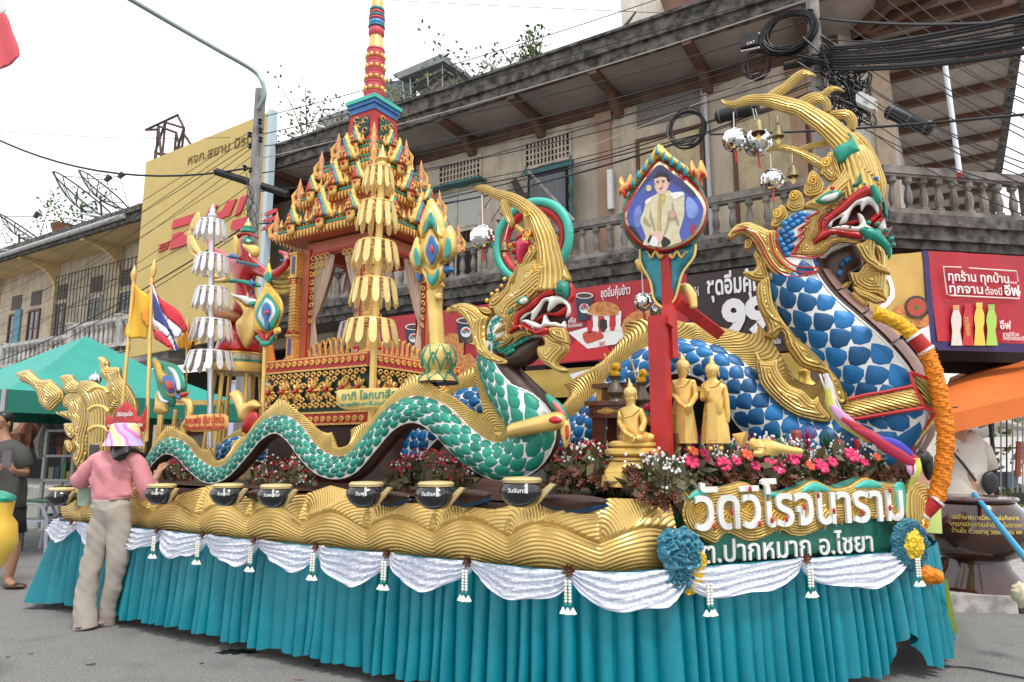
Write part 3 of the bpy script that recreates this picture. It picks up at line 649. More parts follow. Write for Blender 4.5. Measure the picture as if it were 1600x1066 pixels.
mk('wave_panel',wave_panel(kn[1],ss[spt(1050,1.0)],.74,ztf,kn,.925),GOLDW,fl,ang=0)
for i,(x,y,w)in enumerate(((250,779,26),(425,778,30),(625,782,40),(745,780,45),(905,790,62),(380,774,16))):
 u,z=G.uz(x,y,.12);s=G.sc(x,y,.12);pts=[(u-w*s,z+.035),(u-w*.5*s,z-.01),(u+w*.1*s,z-.02),(u+w*s,z+.03),(u+w*.6*s,z+.06),(u-w*.5*s,z+.065)]
 mk('blue_edging',puff(G,[(a,b-.022)for a,b in pts],.03,.02,smooth=3),mat('edge_blue_dark',(.01,.06,.13),.4,nz=.4,nsc=50),fl);mk('brown_hollow',puff(G,pts,.02,.03,smooth=3),BROWN,fl)
mk('deck_slope',geo([G.w(-6.9,1.13,.12),G.w(-1.72,1.11,.12),BW.P(1060,780,.1)*[1,1,0]+[0,0,1.15],G.w(-1.2,1.14,.9),G.w(-6.9,1.14,.9)],[(0,1,2,3,4)]),BROWN,fl,False)
# ---- name board
ZN=(900,640,3.0769)
mk('name_board',puff(BW,poly(BW,'620,650 500,560 480,480 510,410 590,365 700,370 800,345 900,380 960,395 1040,375 1130,335 1230,370 1370,320 1450,345 1545,352 1562,440 1560,560 1540,700 1300,705 1000,720 640,765',ZN),.03,.05,w=.05,res=.03,smooth=2),GREENM,fl)
for s in('508,430 545,390 600,378 640,388 590,410 530,428','1055,395 1085,362 1130,350 1185,375 1190,392 1110,395','1310,375 1345,345 1395,338 1440,358 1435,374 1350,378','866,395 930,395 955,412 900,420','1500,365 1545,350 1560,420 1540,520 1510,480'):mk('turquoise_inlay',puff(BW,poly(BW,s,ZN),-.044,.014,smooth=3),TURQ,fl)
gb=mk('gold_cloud_panel',puff(BW,poly(BW,'490,480 515,412 600,375 700,366 790,344 870,380 960,396 1040,378 1130,338 1225,375 1300,362 1370,324 1450,347 1542,362 1545,450 1520,530 1400,528 1290,548 1200,552 1130,590 1070,610 1010,606 960,582 900,612 860,628 800,632 745,608 700,598 655,645 590,620 530,590 500,540',ZN),-.012,.035,w=.03,res=.012,smooth=4,pitch=.016),GOLDS,fl,ang=0)
for x,y,c in[(520+(i*61)%990,430+(i*37)%150,1 if i%2 else-1)for i in range(60)]:
 if 400<y<590-max(0,(x-900))*.08:mk('gold_swirl',tube([BW.w(*q,-.048)for q in cr(poly(BW,f'{x},{y} {x + 20 * c},{y - 30} {x + 45 * c},{y - 20} {x + 60 * c},{y + 15}',ZN),5)],[.003,.008,.008,.003],5),GOLD,fl)
x0,_=BW.uz(1076,830);x1,_=BW.uz(1398,800);zb=BW.uz(1240,815)[1]
nl=mk('name_lettering',text(BW,'วัดวิโรจนาราม',x0,zb-.012,.325,-.05,.02,.014,width=x1-x0),WHITEP,fl,False)
for s in('618,556 .','1010,0'):pass
for zx,zy in((620,555),(702,487),(835,545),(895,525),(962,520),(1046,462),(1113,408),(1188,482),(1325,490),(1455,385),(1455,468),(790,380)):
 u,z=BW.uz(900+zx/3.0769,640+zy/3.0769);mk('letter_gem',mv(ball((0,0,0),.010,8,6,sz=2),BW.w(u,z,-.085)),REDP,fl)
x0,_=BW.uz(1092,880);x1,_=BW.uz(1358,860)
mk('address_lettering',text(BW,'ต.ปากหมาก อ.ไชยา',x0,BW.uz(1220,870)[1]+.0,.165,-.022,.012,.008,width=x1-x0),WHITEP,fl,False)
mk('scroll_end',join([puff(BW,poly(BW,'1545,420 1570,360 1620,345 1660,380 1665,470 1640,560 1600,600 1550,560',ZN),-.03,.08,pitch=.018,smooth=4)]),GOLDS,fl)
# ---- lace swags and their brown rosettes
LACE=bpy.data.materials.new('white_lace');LACE.use_nodes=True;n=LACE.node_tree.nodes;l=LACE.node_tree.links;b=n['Principled BSDF']
b.inputs['Base Color'].default_value=(.84,.83,.94,1);b.inputs['Roughness'].default_value=.8
tc=n.new('ShaderNodeTexCoord');vo=n.new('ShaderNodeTexVoronoi');vo.inputs['Scale'].default_value=15;l.new(tc.outputs['UV'],vo.inputs[0])
nz_=n.new('ShaderNodeTexNoise');nz_.inputs['Scale'].default_value=26;nz_.inputs['Detail'].default_value=4;l.new(tc.outputs['UV'],nz_.inputs[0])
sx=n.new('ShaderNodeSeparateXYZ');l.new(tc.outputs['UV'],sx.inputs[0])
m1=n.new('ShaderNodeMapRange');m1.inputs[1].default_value=.18;m1.inputs[2].default_value=.45;m1.inputs[3].default_value=1;m1.inputs[4].default_value=.74;l.new(vo.outputs['Distance'],m1.inputs[0])
m2=n.new('ShaderNodeMapRange');m2.inputs[1].default_value=.42;m2.inputs[2].default_value=.6;m2.inputs[3].default_value=.72;m2.inputs[4].default_value=1;l.new(nz_.outputs[0],m2.inputs[0])
mm=n.new('ShaderNodeMath');mm.operation='MULTIPLY';l.new(m1.outputs[0],mm.inputs[0]);l.new(m2.outputs[0],mm.inputs[1])
ed=n.new('ShaderNodeMapRange');ed.inputs[1].default_value=.55;ed.inputs[2].default_value=.8;l.new(sx.outputs[1],ed.inputs[0])
ma=n.new('ShaderNodeMath');ma.operation='MAXIMUM';l.new(mm.outputs[0],ma.inputs[0]);l.new(ed.outputs[0],ma.inputs[1]);l.new(ma.outputs[0],b.inputs['Alpha'])
SWX=[(92,806),(135,818),(203,828),(269,836),(340,843),(420,852),(516,862),(626,876),(750,884),(895,890),(1056,888),(1235,878),(1398,862)]
SWI=[spt(x)for x,_ in SWX]
SWI[0]=SWI[0]-10
for k in range(len(SWI)-1):
 i0,i1=SWI[k],SWI[k+1];L=ss[i1]-ss[i0];na=60;nb_=22;V=[];U=[]
 dep=min(.145,.08+L*.10)*(1+.15*math.sin(k*2.3));skw=.5+.12*math.sin(k*1.7)
 for b_ in range(nb_+1):
  for a_ in range(na+1):
   a=a_/na;v=b_/nb_;aa=a**(math.log(.5)/math.log(skw));i=int(round(i0+(i1-i0)*a));env=(4*aa*(1-aa))**.6
   fold=.014*math.sin(v*26+3*math.sin(a*5+k))*(.35+.65*abs(2*a-1))+.006*math.sin(v*47+a*20+k)
   z=.79-.012*env-v*(dep*env+.035)*(1-.1*math.sin(a*9+k));p=SX[i]+on[i]*(.075+.05*v*env+fold+(.33*lft[i]*(.79-z)))
   V.append((p[0],p[1],z));U.append((a*L*2.2,v*.7+(.35 if v>.9 else 0)*(1 if v>.92 else.5)))
 Fc=[(b_*(na+1)+a_,(b_+1)*(na+1)+a_,(b_+1)*(na+1)+a_+1,b_*(na+1)+a_+1)for b_ in range(nb_)for a_ in range(na)]
 mk('lace_swag',geo(V,Fc,U),LACE,fl,ang=0)
ROSB=mat('brown_seed_flower',(.17,.055,.025),.5,nz=.5,nsc=60,rnd=.3)
def flower_geo(r,np_=6,cup=.3,tw=.0,n2=2):
 g=[]
 for ring in range(n2):
  rr=r*(1-.4*ring)
  for k in range(np_):
   a=2*PI*k/np_+ring*PI/np_+tw;ca,sa=math.cos(a),math.sin(a);q=lambda x,y,h:(x*ca-y*sa,x*sa+y*ca,h+ring*r*.18)
   V=[q(0,0,0),q(rr*.45,rr*.28,rr*cup*.4),q(rr*.45,-rr*.28,rr*cup*.4),q(rr*.85,rr*.22,rr*cup),q(rr*.85,-rr*.22,rr*cup),q(rr*1.0,0,rr*cup*.9),q(rr*.5,0,rr*cup*.15)]
   g.append(geo(V,[(0,2,6),(0,6,1),(2,4,6),(6,3,1),(6,4,5),(6,5,3)]))
 g.append(ball((0,0,r*.28),r*.22,7,5));return join(g)
def orient(g,nvec,at_):
 z=nrm(np.asarray(nvec,float));a=np.array([0,0,1.])if abs(z[2])<.9 else np.array([1.,0,0]);x=nrm(np.cross(a,z));y=np.cross(z,x)
 return g[0]@np.stack([x,y,z])+np.asarray(at_,float),g[1],g[2]
JAS=mat('jasmine_white',(.80,.80,.70),.7,nz=.15,nsc=60)
ORD=['leftmost','second','third','fourth','fifth','sixth','seventh','eighth','ninth','tenth']
tas=[2,4,5,6,7,8,9]
for k in(1,3,4,5,6,7,8,9,11):
 i=SWI[k];p=SX[i]+on[i]*.12+np.array([0,0,.79]);r=.036
 mk('swag_rosette',orient(flower_geo(r,7,.35),on[i],p),ROSB,fl)
def tassel(i,side,label,z=.74):
 p=SX[i]+on[i]*.15+tg[i]*side+np.array([0,0,z]);t=thing('jasmine_tassel',label,'garland',p,'white jasmine tassels along the lace');g=[];rn=random.Random(int(i))
 for s in(-1,1):
  for q in range(7):g.append(ball(p+tg[i]*s*.011+np.array([0,0,-.016*q]),.0095,7,5))
 mk('strand',join(g),JAS,t)
 g=[]
 for q in range(3):
  c=p+tg[i]*(q-1)*.026+np.array([0,0,-.145])+on[i]*(.01 if q==1 else 0)
  for s in range(8):
   a=s*2*PI/8;g.append(tube([c+np.array([0,0,.02]),c+tg[i]*.012*math.cos(a)+on[i]*.012*math.sin(a)-np.array([0,0,.012])],[.003,.009],5))
 mk('blossom',join(g),JAS,t);mk('green_tie',join([ball(p+tg[i]*s*.011+np.array([0,0,-.112]),.009,6,5)for s in(-1,1)]),GREENP,t)
TL=[(3,'jasmine tassel hanging from the lace just right of the woman in pink'),(5,'jasmine tassel below the black bowl nearest the middle hump of the green serpent'),(6,'jasmine tassel on the lace under the fifth black bowl'),(7,'jasmine tassel on the lace under the sixth black bowl'),(8,'jasmine tassel under the seventh black bowl at mid skirt'),(9,'jasmine tassel between the last black bowl and the large blue satin rosette'),(11,'jasmine tassel under the Thai address lettering')]
for k,lb in TL:tassel(SWI[k],0,lb)
tassel(spt(1080),0,'jasmine tassel below the large blue satin rosette',.70);tassel(spt(1398),0,'jasmine tassel below the rosette at the right corner',.74);tassel(spt(338),0,'jasmine tassel under the third black bowl from the left',.74)
# ---- satin rosettes
SATB=mat('satin_blue',(.008,.17,.25),.3,nz=.2,nsc=6,sheen=.3,spec=.7);SATY=mat('satin_yellow',(.80,.55,.03),.5,nz=.2,nsc=20)
def ruffle(c,fr,R,n,amp_,m,par,name,seed=0,bulge=.5,ry=1.0):
 """gathered satin: a dome of deep random folds"""
 rn=np.random.default_rng(seed);nr,na=34,120;V=[]
 phs=rn.uniform(0,6.28,(6,));ks=[5,9,13,17,23,29]
 for i in range(nr):
  q=i/(nr-1)
  for k in range(na):
   a=2*PI*k/na;f=0
   for j,kk in enumerate(ks):f+=math.sin(kk*a*(1 if j%2 else.999)+phs[j]+q*(9+3*j)*(1 if j%2 else-1))/(1+.25*j)
   f2=math.sin(q*22+2.5*math.sin(3*a+phs[0])+1.5*math.sin(5*a+phs[1]))
   r=R*q*(1+.06*math.sin(7*a+phs[2])+.03*f*q);h=R*bulge*math.sqrt(max(0,1-q*q))+amp_*(.45*f+.9*f2)*min(1,q*3)*(1-.3*q)
   V.append(fr.w(*c,0)+fr.E*r*math.cos(a)+np.array([0,0,1.])*r*ry*math.sin(a)-fr.N*h)
 Fc=[(i*na+k,i*na+(k+1)%na,(i+1)*na+(k+1)%na,(i+1)*na+k)for i in range(nr-1)for k in range(na)]
 return mk(name,geo(V,Fc),m,par,ang=0)
RB=BW.at(-.12)
c=RB.uz(1064,872);t=thing('satin_rosette','large teal satin rosette with yellow trim left of the address lettering','rosette',RB.w(c[0],c[1]-.17))
ruffle((c[0]-.005,c[1]+.03),RB,.135,0,.014,SATB,t,'satin_ruffle',3);ruffle((c[0]-.02,c[1]-.09),RB,.09,0,.012,SATB,t,'satin_ruffle',5);ruffle((c[0]-.07,c[1]+.07),RB,.085,0,.012,SATB,t,'satin_ruffle',8)
for a,b_,r,s in((.115,-.02,.05,9),(.085,-.10,.055,10),(.05,-.145,.05,11)):ruffle((c[0]+a,c[1]+b_),RB,r,0,.006,SATY,t,'yellow_ruffle',s)
c=RB.uz(1420,851);t=thing('satin_rosette','round teal satin rosette with a yellow centre at the right front corner','rosette',RB.w(c[0],c[1]-.15))
for k in range(11):
 a=2*PI*k/11;ruffle((c[0]+.108*math.cos(a),c[1]+.112*math.sin(a)),RB,.052,0,.008,SATB,t,'satin_ruffle',30+k,.7)
ruffle((c[0]+.01,c[1]),RB.at(-.01),.085,0,.007,SATY,t,'yellow_centre',61,.6,1.2)
# ---- alms bowls on the panel
AB=G.at(-.14)
CRM=mat('cream_gold_lid',(.70,.55,.27),.35,.4);WTXT=mat('white_lettering',(.8,.8,.8),.6)
bowls=[(96,776,''),(252,772,'วันเสาร์'),(356,773,'วันศุกร์'),(431,775,'วันพฤหัส'),(572,773,'วันพุธ'),(681,774,'วันอังคาร'),(816,769,'วันจันทร์')]
lbs=['black alms bowl at the far left end of the float','black alms bowl beside the right elbow of the woman in pink','black alms bowl in the first dip of the green serpent','black alms bowl in front of the second small flower bed','black alms bowl under the second dip of the green serpent','black alms bowl in front of the flower bed under the highest hump','black alms bowl nearest the viewer under the green serpent chest']
for k,(x,y,s)in enumerate(bowls):
 r=.118;u,z=AB.uz(x,y);c=AB.w(u,z-.075);t=thing('alms_bowl',lbs[k],'alms bowl',c,'black alms bowls in a row on the wave panel')
 mk('bowl',lathe(c,[(.03,-.005),(.06,.0),(.1,.03),(.122,.07),(.122,.095),(.10,.125),(.09,.13)],28),BLACKG,t)
 mk('lid',lathe(c,[(.104,.126),(.108,.142),(.095,.153),(.03,.157),(.001,.158)],28),CRM,t)
 if s:
  f=AB;ang0=math.atan2(c[1],c[0]);
  g=text(Fr(0,0),s,0,0,.030,0,.002,.012,align='CENTER');V=g[0].copy();cx,cy=c[0],c[1];th0=math.atan2(-cy,-cx)-.25
  th=th0+V[:,0]/.12;rr=.1225+(-V[:,1])*.8;mk('lettering',(np.stack([cx+rr*np.cos(th),cy+rr*np.sin(th),c[2]+.078+V[:,2]],1),g[1],g[2]),WTXT,t,False)
 mk('tag',box(AB,u+.075,u+.088,z+.0,z+.05,-.095,-.088),WHITEP,t,False)
 mk('bracket',ext(AB,[(u+.03,z-.055),(u+.09,z-.06),(u+.2,z+.045),(u+.17,z+.05)],.0,.02),CRM,t,False)
 # ================================================================ serpents
def arc(path,step=.012):
 P=np.asarray(path,float);L=np.concatenate([[0],np.cumsum(np.hypot(*np.diff(P[:,:2],axis=0).T))]);n=max(8,int(L[-1]/step));s=np.linspace(0,L[-1],n)
 return np.stack([np.interp(s,L,P[:,k])for k in range(P.shape[1])],1),s
class Body:
 def __init__(self,fr,px,d=0):
  pts=[(*fr.uz(x,y,d),r*fr.sc(x,y,d))for x,y,r in px]
  P,self.s=arc(cr(pts,14));self.P=P;self.fr=fr;self.d=d
  T=np.gradient(P[:,:2],axis=0);T/=np.hypot(*T.T)[:,None];self.T=T;self.U=np.stack([-T[:,1],T[:,0]],1);self.L=self.s[-1]
 def at(self,s,phi,h=0,k=.86):
  s=np.asarray(s,float);i=lambda a:np.interp(s,self.s,a)
  r=i(self.P[:,2])+h;uu=i(self.U[:,0]);uz=i(self.U[:,1]);nn=np.hypot(uu,uz);uu/=nn;uz/=nn
  a=i(self.P[:,0])+r*np.cos(phi)*uu;z=i(self.P[:,1])+r*np.cos(phi)*uz;dd=self.fr.D+self.d-r*k*np.sin(phi)
  return self.fr.E*np.asarray(a)[...,None]+np.array([0,0,1.])*np.asarray(z)[...,None]+self.fr.N*np.asarray(dd)[...,None]
 def r(self,s):return np.interp(s,self.s,self.P[:,2])
 def tube(self,n=40):
  S_,A=np.meshgrid(self.s,np.linspace(0,2*PI,n,endpoint=False),indexing='ij');V=self.at(S_.ravel(),A.ravel());m=len(self.s)
  Fc=[(i*n+k,(i+1)*n+k,(i+1)*n+(k+1)%n,i*n+(k+1)%n)for i in range(m-1)for k in range(n)];return geo(V,Fc),m,n
TEAR=[(-.50,0),(-.38,.22),(-.12,.56),(.14,.70),(.36,.48),(.5,0),(.36,-.48),(.14,-.70),(-.12,-.56),(-.38,-.22)]
def body(root,fr,px,d,skin,white,belly,rows=5,p0=24,p1=132,belly_at=128,slen=.90,limit=300,s0=0,name='body',hump=.007):
 b=Body(fr,px,d);g,m,n=b.tube(60);mid=[(k+.5)/n*360 for k in range(n)]
 ba=(lambda s:np.interp(s/b.L,*belly_at))if isinstance(belly_at,tuple)else(lambda s:belly_at)
 fm=[1 if ba(b.s[i])<mid[k]<330 else 0 for i in range(m-1)for k in range(n)]
 mk(name,g,white,root,mats=[white,belly],fm=fm,ang=0)
 cnt=0
 for _ in range(30):
  q,c_=s0,0
  while q<b.L:q+=b.r(q)**.6*.398*slen;c_+=1
  if c_*rows<=limit:break
  slen*=1.03
 for j in range(rows):
  s=s0+(.5 if j%2 else 0)*b.r(s0)**.6*.398*slen
  while s<b.L and cnt<limit+8:
   dph=(ba(s)-3-p0)/(rows+.2);phi=math.radians(p0+dph*(j+.6));r=b.r(s);Ls=r**.6*.398*slen;e=1+.05*math.sin(s*40+j)
   if s+Ls*.5<b.L:
    A=[(s-a*Ls*.97*e,phi+c_*math.radians(dph)*1.0)for a,c_ in TEAR];mid_=(s,phi)
    V=[b.at(*q,.0015)for q in A]+[b.at(mid_[0]+(q[0]-s)*.74,mid_[1]+(q[1]-phi)*.74,hump*min(1,r/.11))for q in A]+[b.at(s,phi,hump*1.12*min(1,r/.11))]
    k=len(A);V=np.array([np.asarray(v).reshape(3)for v in V])
    Fc=[(i,k+i,k+(i+1)%k,(i+1)%k)for i in range(k)]+[(k+i,2*k,k+(i+1)%k)for i in range(k)]
    mk('scale',geo(V,Fc),skin,root,ang=0);cnt+=1
   s+=Ls*(1+.07*math.sin(s*23+j*2))
 mk('seam_line',tube([b.at(s,math.radians(ba(s)),.002)for s in b.s[::3]],.006 if rows>4 else.009,5),white,root)
 return b
def fin(root,b,s0,s1,h0,h1,per,m,name='dorsal_fin',side=1,lean=1.2,pitch=.02,thk=.03,phase=0,inner=.88,sl_=1.6):
 n=int((s1-s0)/.012);S_=np.linspace(s0,s1,n);nt=9;V=[];U=[]
 for s in S_:
  r=b.r(s);tau=((s-s0)/per+phase)%1;e=min(1,(s-s0)/(.5*per)+.2,(s1-s)/(.3*per)+.1)
  h=(h0+h1*(tau**2.2))*r/.1*e
  for t in np.linspace(0,1,nt):
   sh_=s-lean*h*t*t*tau*-1.0*-1
   p=b.at(min(max(sh_,0),b.L),0,-r*(1-inner)+(h+r*(1-inner))*t);q=thk*(1-t**2)**.5*(r/.1)**.5
   V.append(p-b.fr.N*q);U.append(((s-t*h*sl_)/pitch,t))
 m0=len(V)
 for i in range(m0):
  t=(i%nt)/(nt-1);s=S_[i//nt];r=b.r(s);q=thk*(1-t**2)**.5*(r/.1)**.5;V.append(V[i]+b.fr.N*(2*q+.002));U.append(U[i])
 Fc=[(i*nt+k,(i+1)*nt+k,(i+1)*nt+k+1,i*nt+k+1)for i in range(n-1)for k in range(nt-1)]
 Fc=Fc+[tuple(m0+x for x in f[::-1])for f in Fc]+[(i*nt+nt-1,(i+1)*nt+nt-1,m0+(i+1)*nt+nt-1,m0+i*nt+nt-1)for i in range(n-1)]
 return mk(name,geo(V,Fc,U),m,root,ang=0)
def sw(root,name,fr,st,zoom,m,d=0,flat_=.8,flutes=10,n=24,nn=8):
 """fluted sweep through 'x,y,r' picture measures laid on the frame"""
 q=[tuple(float(v)for v in p.split(','))for p in st.split()];ox,oy,k=zoom if zoom else(0,0,1)
 P=[];R=[]
 for v in q:
  x,y=ox+v[0]/k,oy+v[1]/k;dd=d+(v[3]if len(v)>3 else 0);P.append(fr.P(x,y,dd));R.append(v[2]/k*fr.sc(x,y,dd))
 P=cr(P,nn);R=np.clip(cr(np.array(R)[:,None],nn)[:,0],.001,9)
 return mk(name,tube(P,R,n,flat_,up=fr.N,flutes=flutes),m,root,ang=0)
def pf(root,name,fr,st,zoom,m,d=0,th=.04,**k):
 return mk(name,puff(fr,poly(fr,st,zoom,d),d,th,**k),m,root,ang=0)
def line(root,name,fr,st,zoom,m,d=0,r=.005):
 return mk(name,tube([fr.w(*q,d)for q in cr(poly(fr,st,zoom,d),6)],r,6),m,root)
def scales_in(root,fr,st,zoom,m,d,size,ang,h=.012,surf=None):
 """separate scale pads on a puffed surface"""
 P=poly(fr,st,zoom,d);P=cr(P,4,True);c,s_=math.cos(ang),math.sin(ang);R=np.array([[c,s_],[-s_,c]]);Q=P@R.T
 x0,y0=Q.min(0);x1,y1=Q.max(0);j=0;y=y0
 while y<y1:
  x=x0+(size*.5 if j%2 else 0)
  while x<x1:
   ctr=np.array([[x,y]])@R
   if inside(P,ctr)[0]and dist(P,ctr)[0]>size*.22:
    dd=dist(P,ctr)[0];base=-surf(dd)if surf else 0
    o=[np.array([x+a*size*.95,y+b_*size*.72])@R for a,b_ in TEAR];cc=ctr[0]
    def pt(q,hh):
     q_=np.array([q]);di=dist(P,q_)[0]if inside(P,q_)[0]else 0
     return fr.w(q[0],q[1],d-(surf(di)if surf else 0)-hh)
    V=[pt(q,.001)for q in o]+[pt(cc+(q-cc)*.72,h)for q in o]+[pt(cc,h*1.15)];k=len(o)
    mk('scale',geo(V,[(i,k+i,k+(i+1)%k,(i+1)%k)for i in range(k)]+[(k+i,2*k,k+(i+1)%k)for i in range(k)]),m,root,ang=0)
   x+=size
  y+=size*.44;j+=1
  # ---------------------------------------------------------------- green serpent
GN=G.at(.36);ZA=(720,280,7.105);ZB=(720,430,7.105);ZG=(620,420,5.33)
gn=thing('serpent_statue','green scaled serpent statue with gold antler, coiling in low humps along the near side','statue',GN.w(-3,1.1))
gp=[(222,752,13),(245,718,15),(268,699,16),(290,706,16),(308,727,15),(335,744,16),(362,736,16),(392,704,17),(415,677,18),(440,665,18),(464,677,20),(487,706,21),(510,727,21),(536,733,22),(562,724,23),(590,692,24),(620,658,25),(655,643,26),(692,656,27),(728,690,27),(760,713,28),(792,720,31),(822,706,36),(838,678,40),(828,648,42),(806,620,38),(786,592,33),(774,562,28),(776,535,24)]
GB=body(gn,GN,gp,0,GREENG,WHITEP,BROWN,rows=5,slen=.72,limit=292,belly_at=([0,.70,.76,.88,.93,1],[128,130,165,165,118,105]))
fin(gn,GB,.1,GB.L*.86,.052,.085,.55,GOLDS,lean=1.3)
fin(gn,GB,GB.L*.74,GB.L*.99,.055,.06,.3,GOLDS,lean=1.3)
line(gn,'fin_rope',GN,' '.join(f'{x - 0},{y - r * .93}' for x,y,r in gp[2:20]),None,mat('cord_pinkish',(.45,.22,.14),.6),-.07,.004)
HG=GN.at(-.02)
pf(gn,'throat',HG,'900,690 965,700 930,790 900,860 850,930 760,1000 600,1040 520,1000 500,900 600,830 700,750 800,700',ZB,BROWN,.0,.08)
pf(gn,'cheek',HG,'300,620 330,520 390,450 480,395 600,365 660,390 640,480 640,560 720,600 830,650 900,680 800,715 690,760 610,830 540,890 470,890 390,840 335,780 305,700',ZB,WHITEP,-.02,.07)
pf(gn,'face',HG,'380,420 410,330 500,220 600,100 640,-60 760,-180 1000,-190 1150,-120 1200,-30 1232,80 1100,85 1050,135 955,175 880,245 800,312 690,382 630,420 600,500 560,560 500,560 440,500',ZB,GOLDF,-.03,.085,pitch=.018)
scales_in(gn,HG,'305,620 335,525 390,460 480,402 590,372 560,430 480,500 440,600 420,700 470,760 560,760 700,700 830,665 880,680 790,712 690,755 610,825 540,882 470,885 390,835 340,780 312,700',ZB,GREENG,-.075,.036,1.1)
pf(gn,'cheek_flame',HG,'640,400 540,440 450,500 405,535 480,535 420,585 372,650 450,640 500,600 470,660 400,700 355,755 440,735 470,740 395,815 480,800 560,745 600,700 590,780 640,730 700,690 820,665 740,612 640,618 560,650 590,540',ZB,mat('ochre_gold',(.55,.34,.09),.42,.35,nz=.2,strand=.006,dark=.5),-.085,.035,smooth=3,pitch=.012)
pf(gn,'mouth_cavity',HG,'640,520 720,440 850,340 950,260 1080,230 1190,270 1215,400 1190,520 1150,580 1000,580 850,580 740,540',ZB,mat('mouth_dark',(.05,.005,.005),.5),.0,.02)
pf(gn,'tongue',HG,'760,540 850,480 960,420 1080,410 1180,345 1210,380 1180,440 1080,465 980,460 880,530 800,550',ZB,REDP,-.04,.045)
pf(gn,'upper_lip',HG,'1105,68 1030,108 955,160 880,222 800,290 700,368 635,410 600,480 575,560 528,662 590,610 640,560 655,500 700,440 780,390 850,340 900,270 980,240 1060,215 1075,150',ZB,REDP,-.09,.035,smooth=3)
pf(gn,'lower_lip',HG,'528,662 570,590 640,545 720,548 800,595 870,618 940,580 990,585 1000,640 940,652 860,668 800,645 720,605 640,605',ZB,REDP,-.09,.035,smooth=3)
pf(gn,'upper_teeth',HG,'655,505 675,470 740,418 790,402 860,335 920,262 1000,237 1100,232 1180,275 1218,350 1218,430 1165,478 1192,380 1150,322 1080,322 1005,385 962,405 985,300 935,300 890,370 850,440 800,505 782,492 792,425 740,445 700,478',ZB,TOOTH,-.10,.03,smooth=3,res=.006)
pf(gn,'lower_teeth',HG,'655,520 740,492 830,520 908,550 942,435 988,515 1060,520 1125,545 1162,508 1168,595 1080,582 960,578 900,605 800,585 720,535',ZB,TOOTH,-.09,.035,smooth=3,res=.006)
pf(gn,'nose',HG,'1108,66 1165,64 1222,115 1235,200 1210,275 1150,245 1062,212 1075,145',ZB,GREENG,-.09,.06)
pf(gn,'nostril_rim',HG,'1222,80 1262,150 1272,240 1238,305 1212,280 1240,200',ZB,REDP,-.08,.04)
e=pf(gn,'eye',HG,'612,298 665,245 728,233 752,290 690,335 640,325',ZB,GREENP,-.125,.02,smooth=3)
pf(gn,'eyeball',HG,'650,300 688,258 728,252 736,292 690,322',ZB,TOOTH,-.14,.018,smooth=3);u,z=HG.uz(720+708/7.105,430+282/7.105);mk('pupil',ball(HG.w(u,z,-.158),.014,10,7),mat('pearl_yellow',(.7,.65,.45),.3),gn)
pf(gn,'brow_gem',HG,'945,98 965,85 985,92 975,110',ZB,GREENP,-.12,.012)
for i,(x,y)in enumerate(((925,195),(860,262),(785,325),(715,385),(640,430),(612,500),(620,580),(700,575),(780,610),(850,640),(915,620),(990,180))):
 u,z=HG.uz(720+x/7.105,430+y/7.105);mk('lip_fleck',tube([HG.w(u-.012,z+.012,-.122),HG.w(u,z,-.128),HG.w(u+.002,z-.014,-.122)],[.002,.004,.002],5),GOLDP,gn)
pf(gn,'beard',HG,'925,690 1000,650 1070,700 1190,765 1195,850 1120,930 1085,990 1180,1035 1200,1075 1120,1085 1000,1030 905,960 862,860 880,790 950,770',ZB,GOLDF,-.05,.07,pitch=.018)
pf(gn,'chin_tuft',HG,'985,588 1080,578 1165,595 1195,660 1212,770 1130,752 1050,715 1000,655',ZB,GOLDS,-.11,.04)
pf(gn,'mane',HG,'410,362 450,318 520,288 600,288 680,325 740,380 800,400 768,450 755,520 762,600 800,670 870,720 950,760 940,800 860,808 760,775 690,715 655,620 640,560 618,480 560,405 500,368 440,372',ZG,GOLDS,-.04,.07,pitch=.018)
pf(gn,'mane_curl',HG,'700,330 760,322 825,350 818,395 740,385',ZG,GOLDS,-.02,.05)
pf(gn,'mane_curl',HG,'780,300 790,255 835,205 885,190 925,145 960,60 1020,10 1080,40 1010,120 990,200 950,250 880,330 830,352 790,335',ZG,GOLDS,-.04,.06)
for x,y,r in((815,285,26),(855,232,24),(900,205,24),(935,165,22),(960,110,26)):
 u,z=HG.uz(620+x/5.33,420+y/5.33);mk('mane_curl',ball(HG.w(u,z,-.09),r*.7/5.33*HG.sc(800,450),12,8),GOLD,gn)
sw(gn,'antler',HG,'1000,1250,175 1010,1066,160 990,900,150 965,760,135 920,600,122 850,450,102 740,330,82 600,240,74 470,190,64 380,160,52 280,110,44 200,98,34 135,122,8',ZA,GOLDS,-.06,.75,9,30)
sw(gn,'antler_tine',HG,'490,240,50 500,330,58 530,420,48 565,490,36 560,548,6',ZA,GOLDS,-.08,.8,7)
sw(gn,'antler_tine',HG,'800,900,50 770,700,45 740,560,42 720,440,30 700,380,10',ZA,GOLDS,.04,.8,7)
for s in('640,1150,40 700,1000,48 760,880,60 820,780,52 830,735,20','560,1150,26 610,1040,34 640,980,30 640,940,10','740,1160,40 740,1040,45 720,960,34 690,930,12','900,1200,50 900,1040,60 880,900,50 860,760,20'):sw(gn,'mane_lock',HG,s,ZA,GOLDS,-.08,.8,5)
for x,y in((830,430),(885,670),(925,850),(1040,1020),(945,1066),(860,720)):
 u,z=HG.uz(720+x/7.105,280+y/7.105);sc_=HG.sc(840,400)
 mk('spiral_curl',tube([HG.w(u+math.cos(t)*(5.5-t*.4)*sc_*1.0,z+math.sin(t)*(5.5-t*.4)*sc_*1.3,-.165+.008*t*.2+(.05 if y<500 else 0))for t in np.linspace(0,12,40)],[.002,.006,.006,.007],5),GOLD,gn)
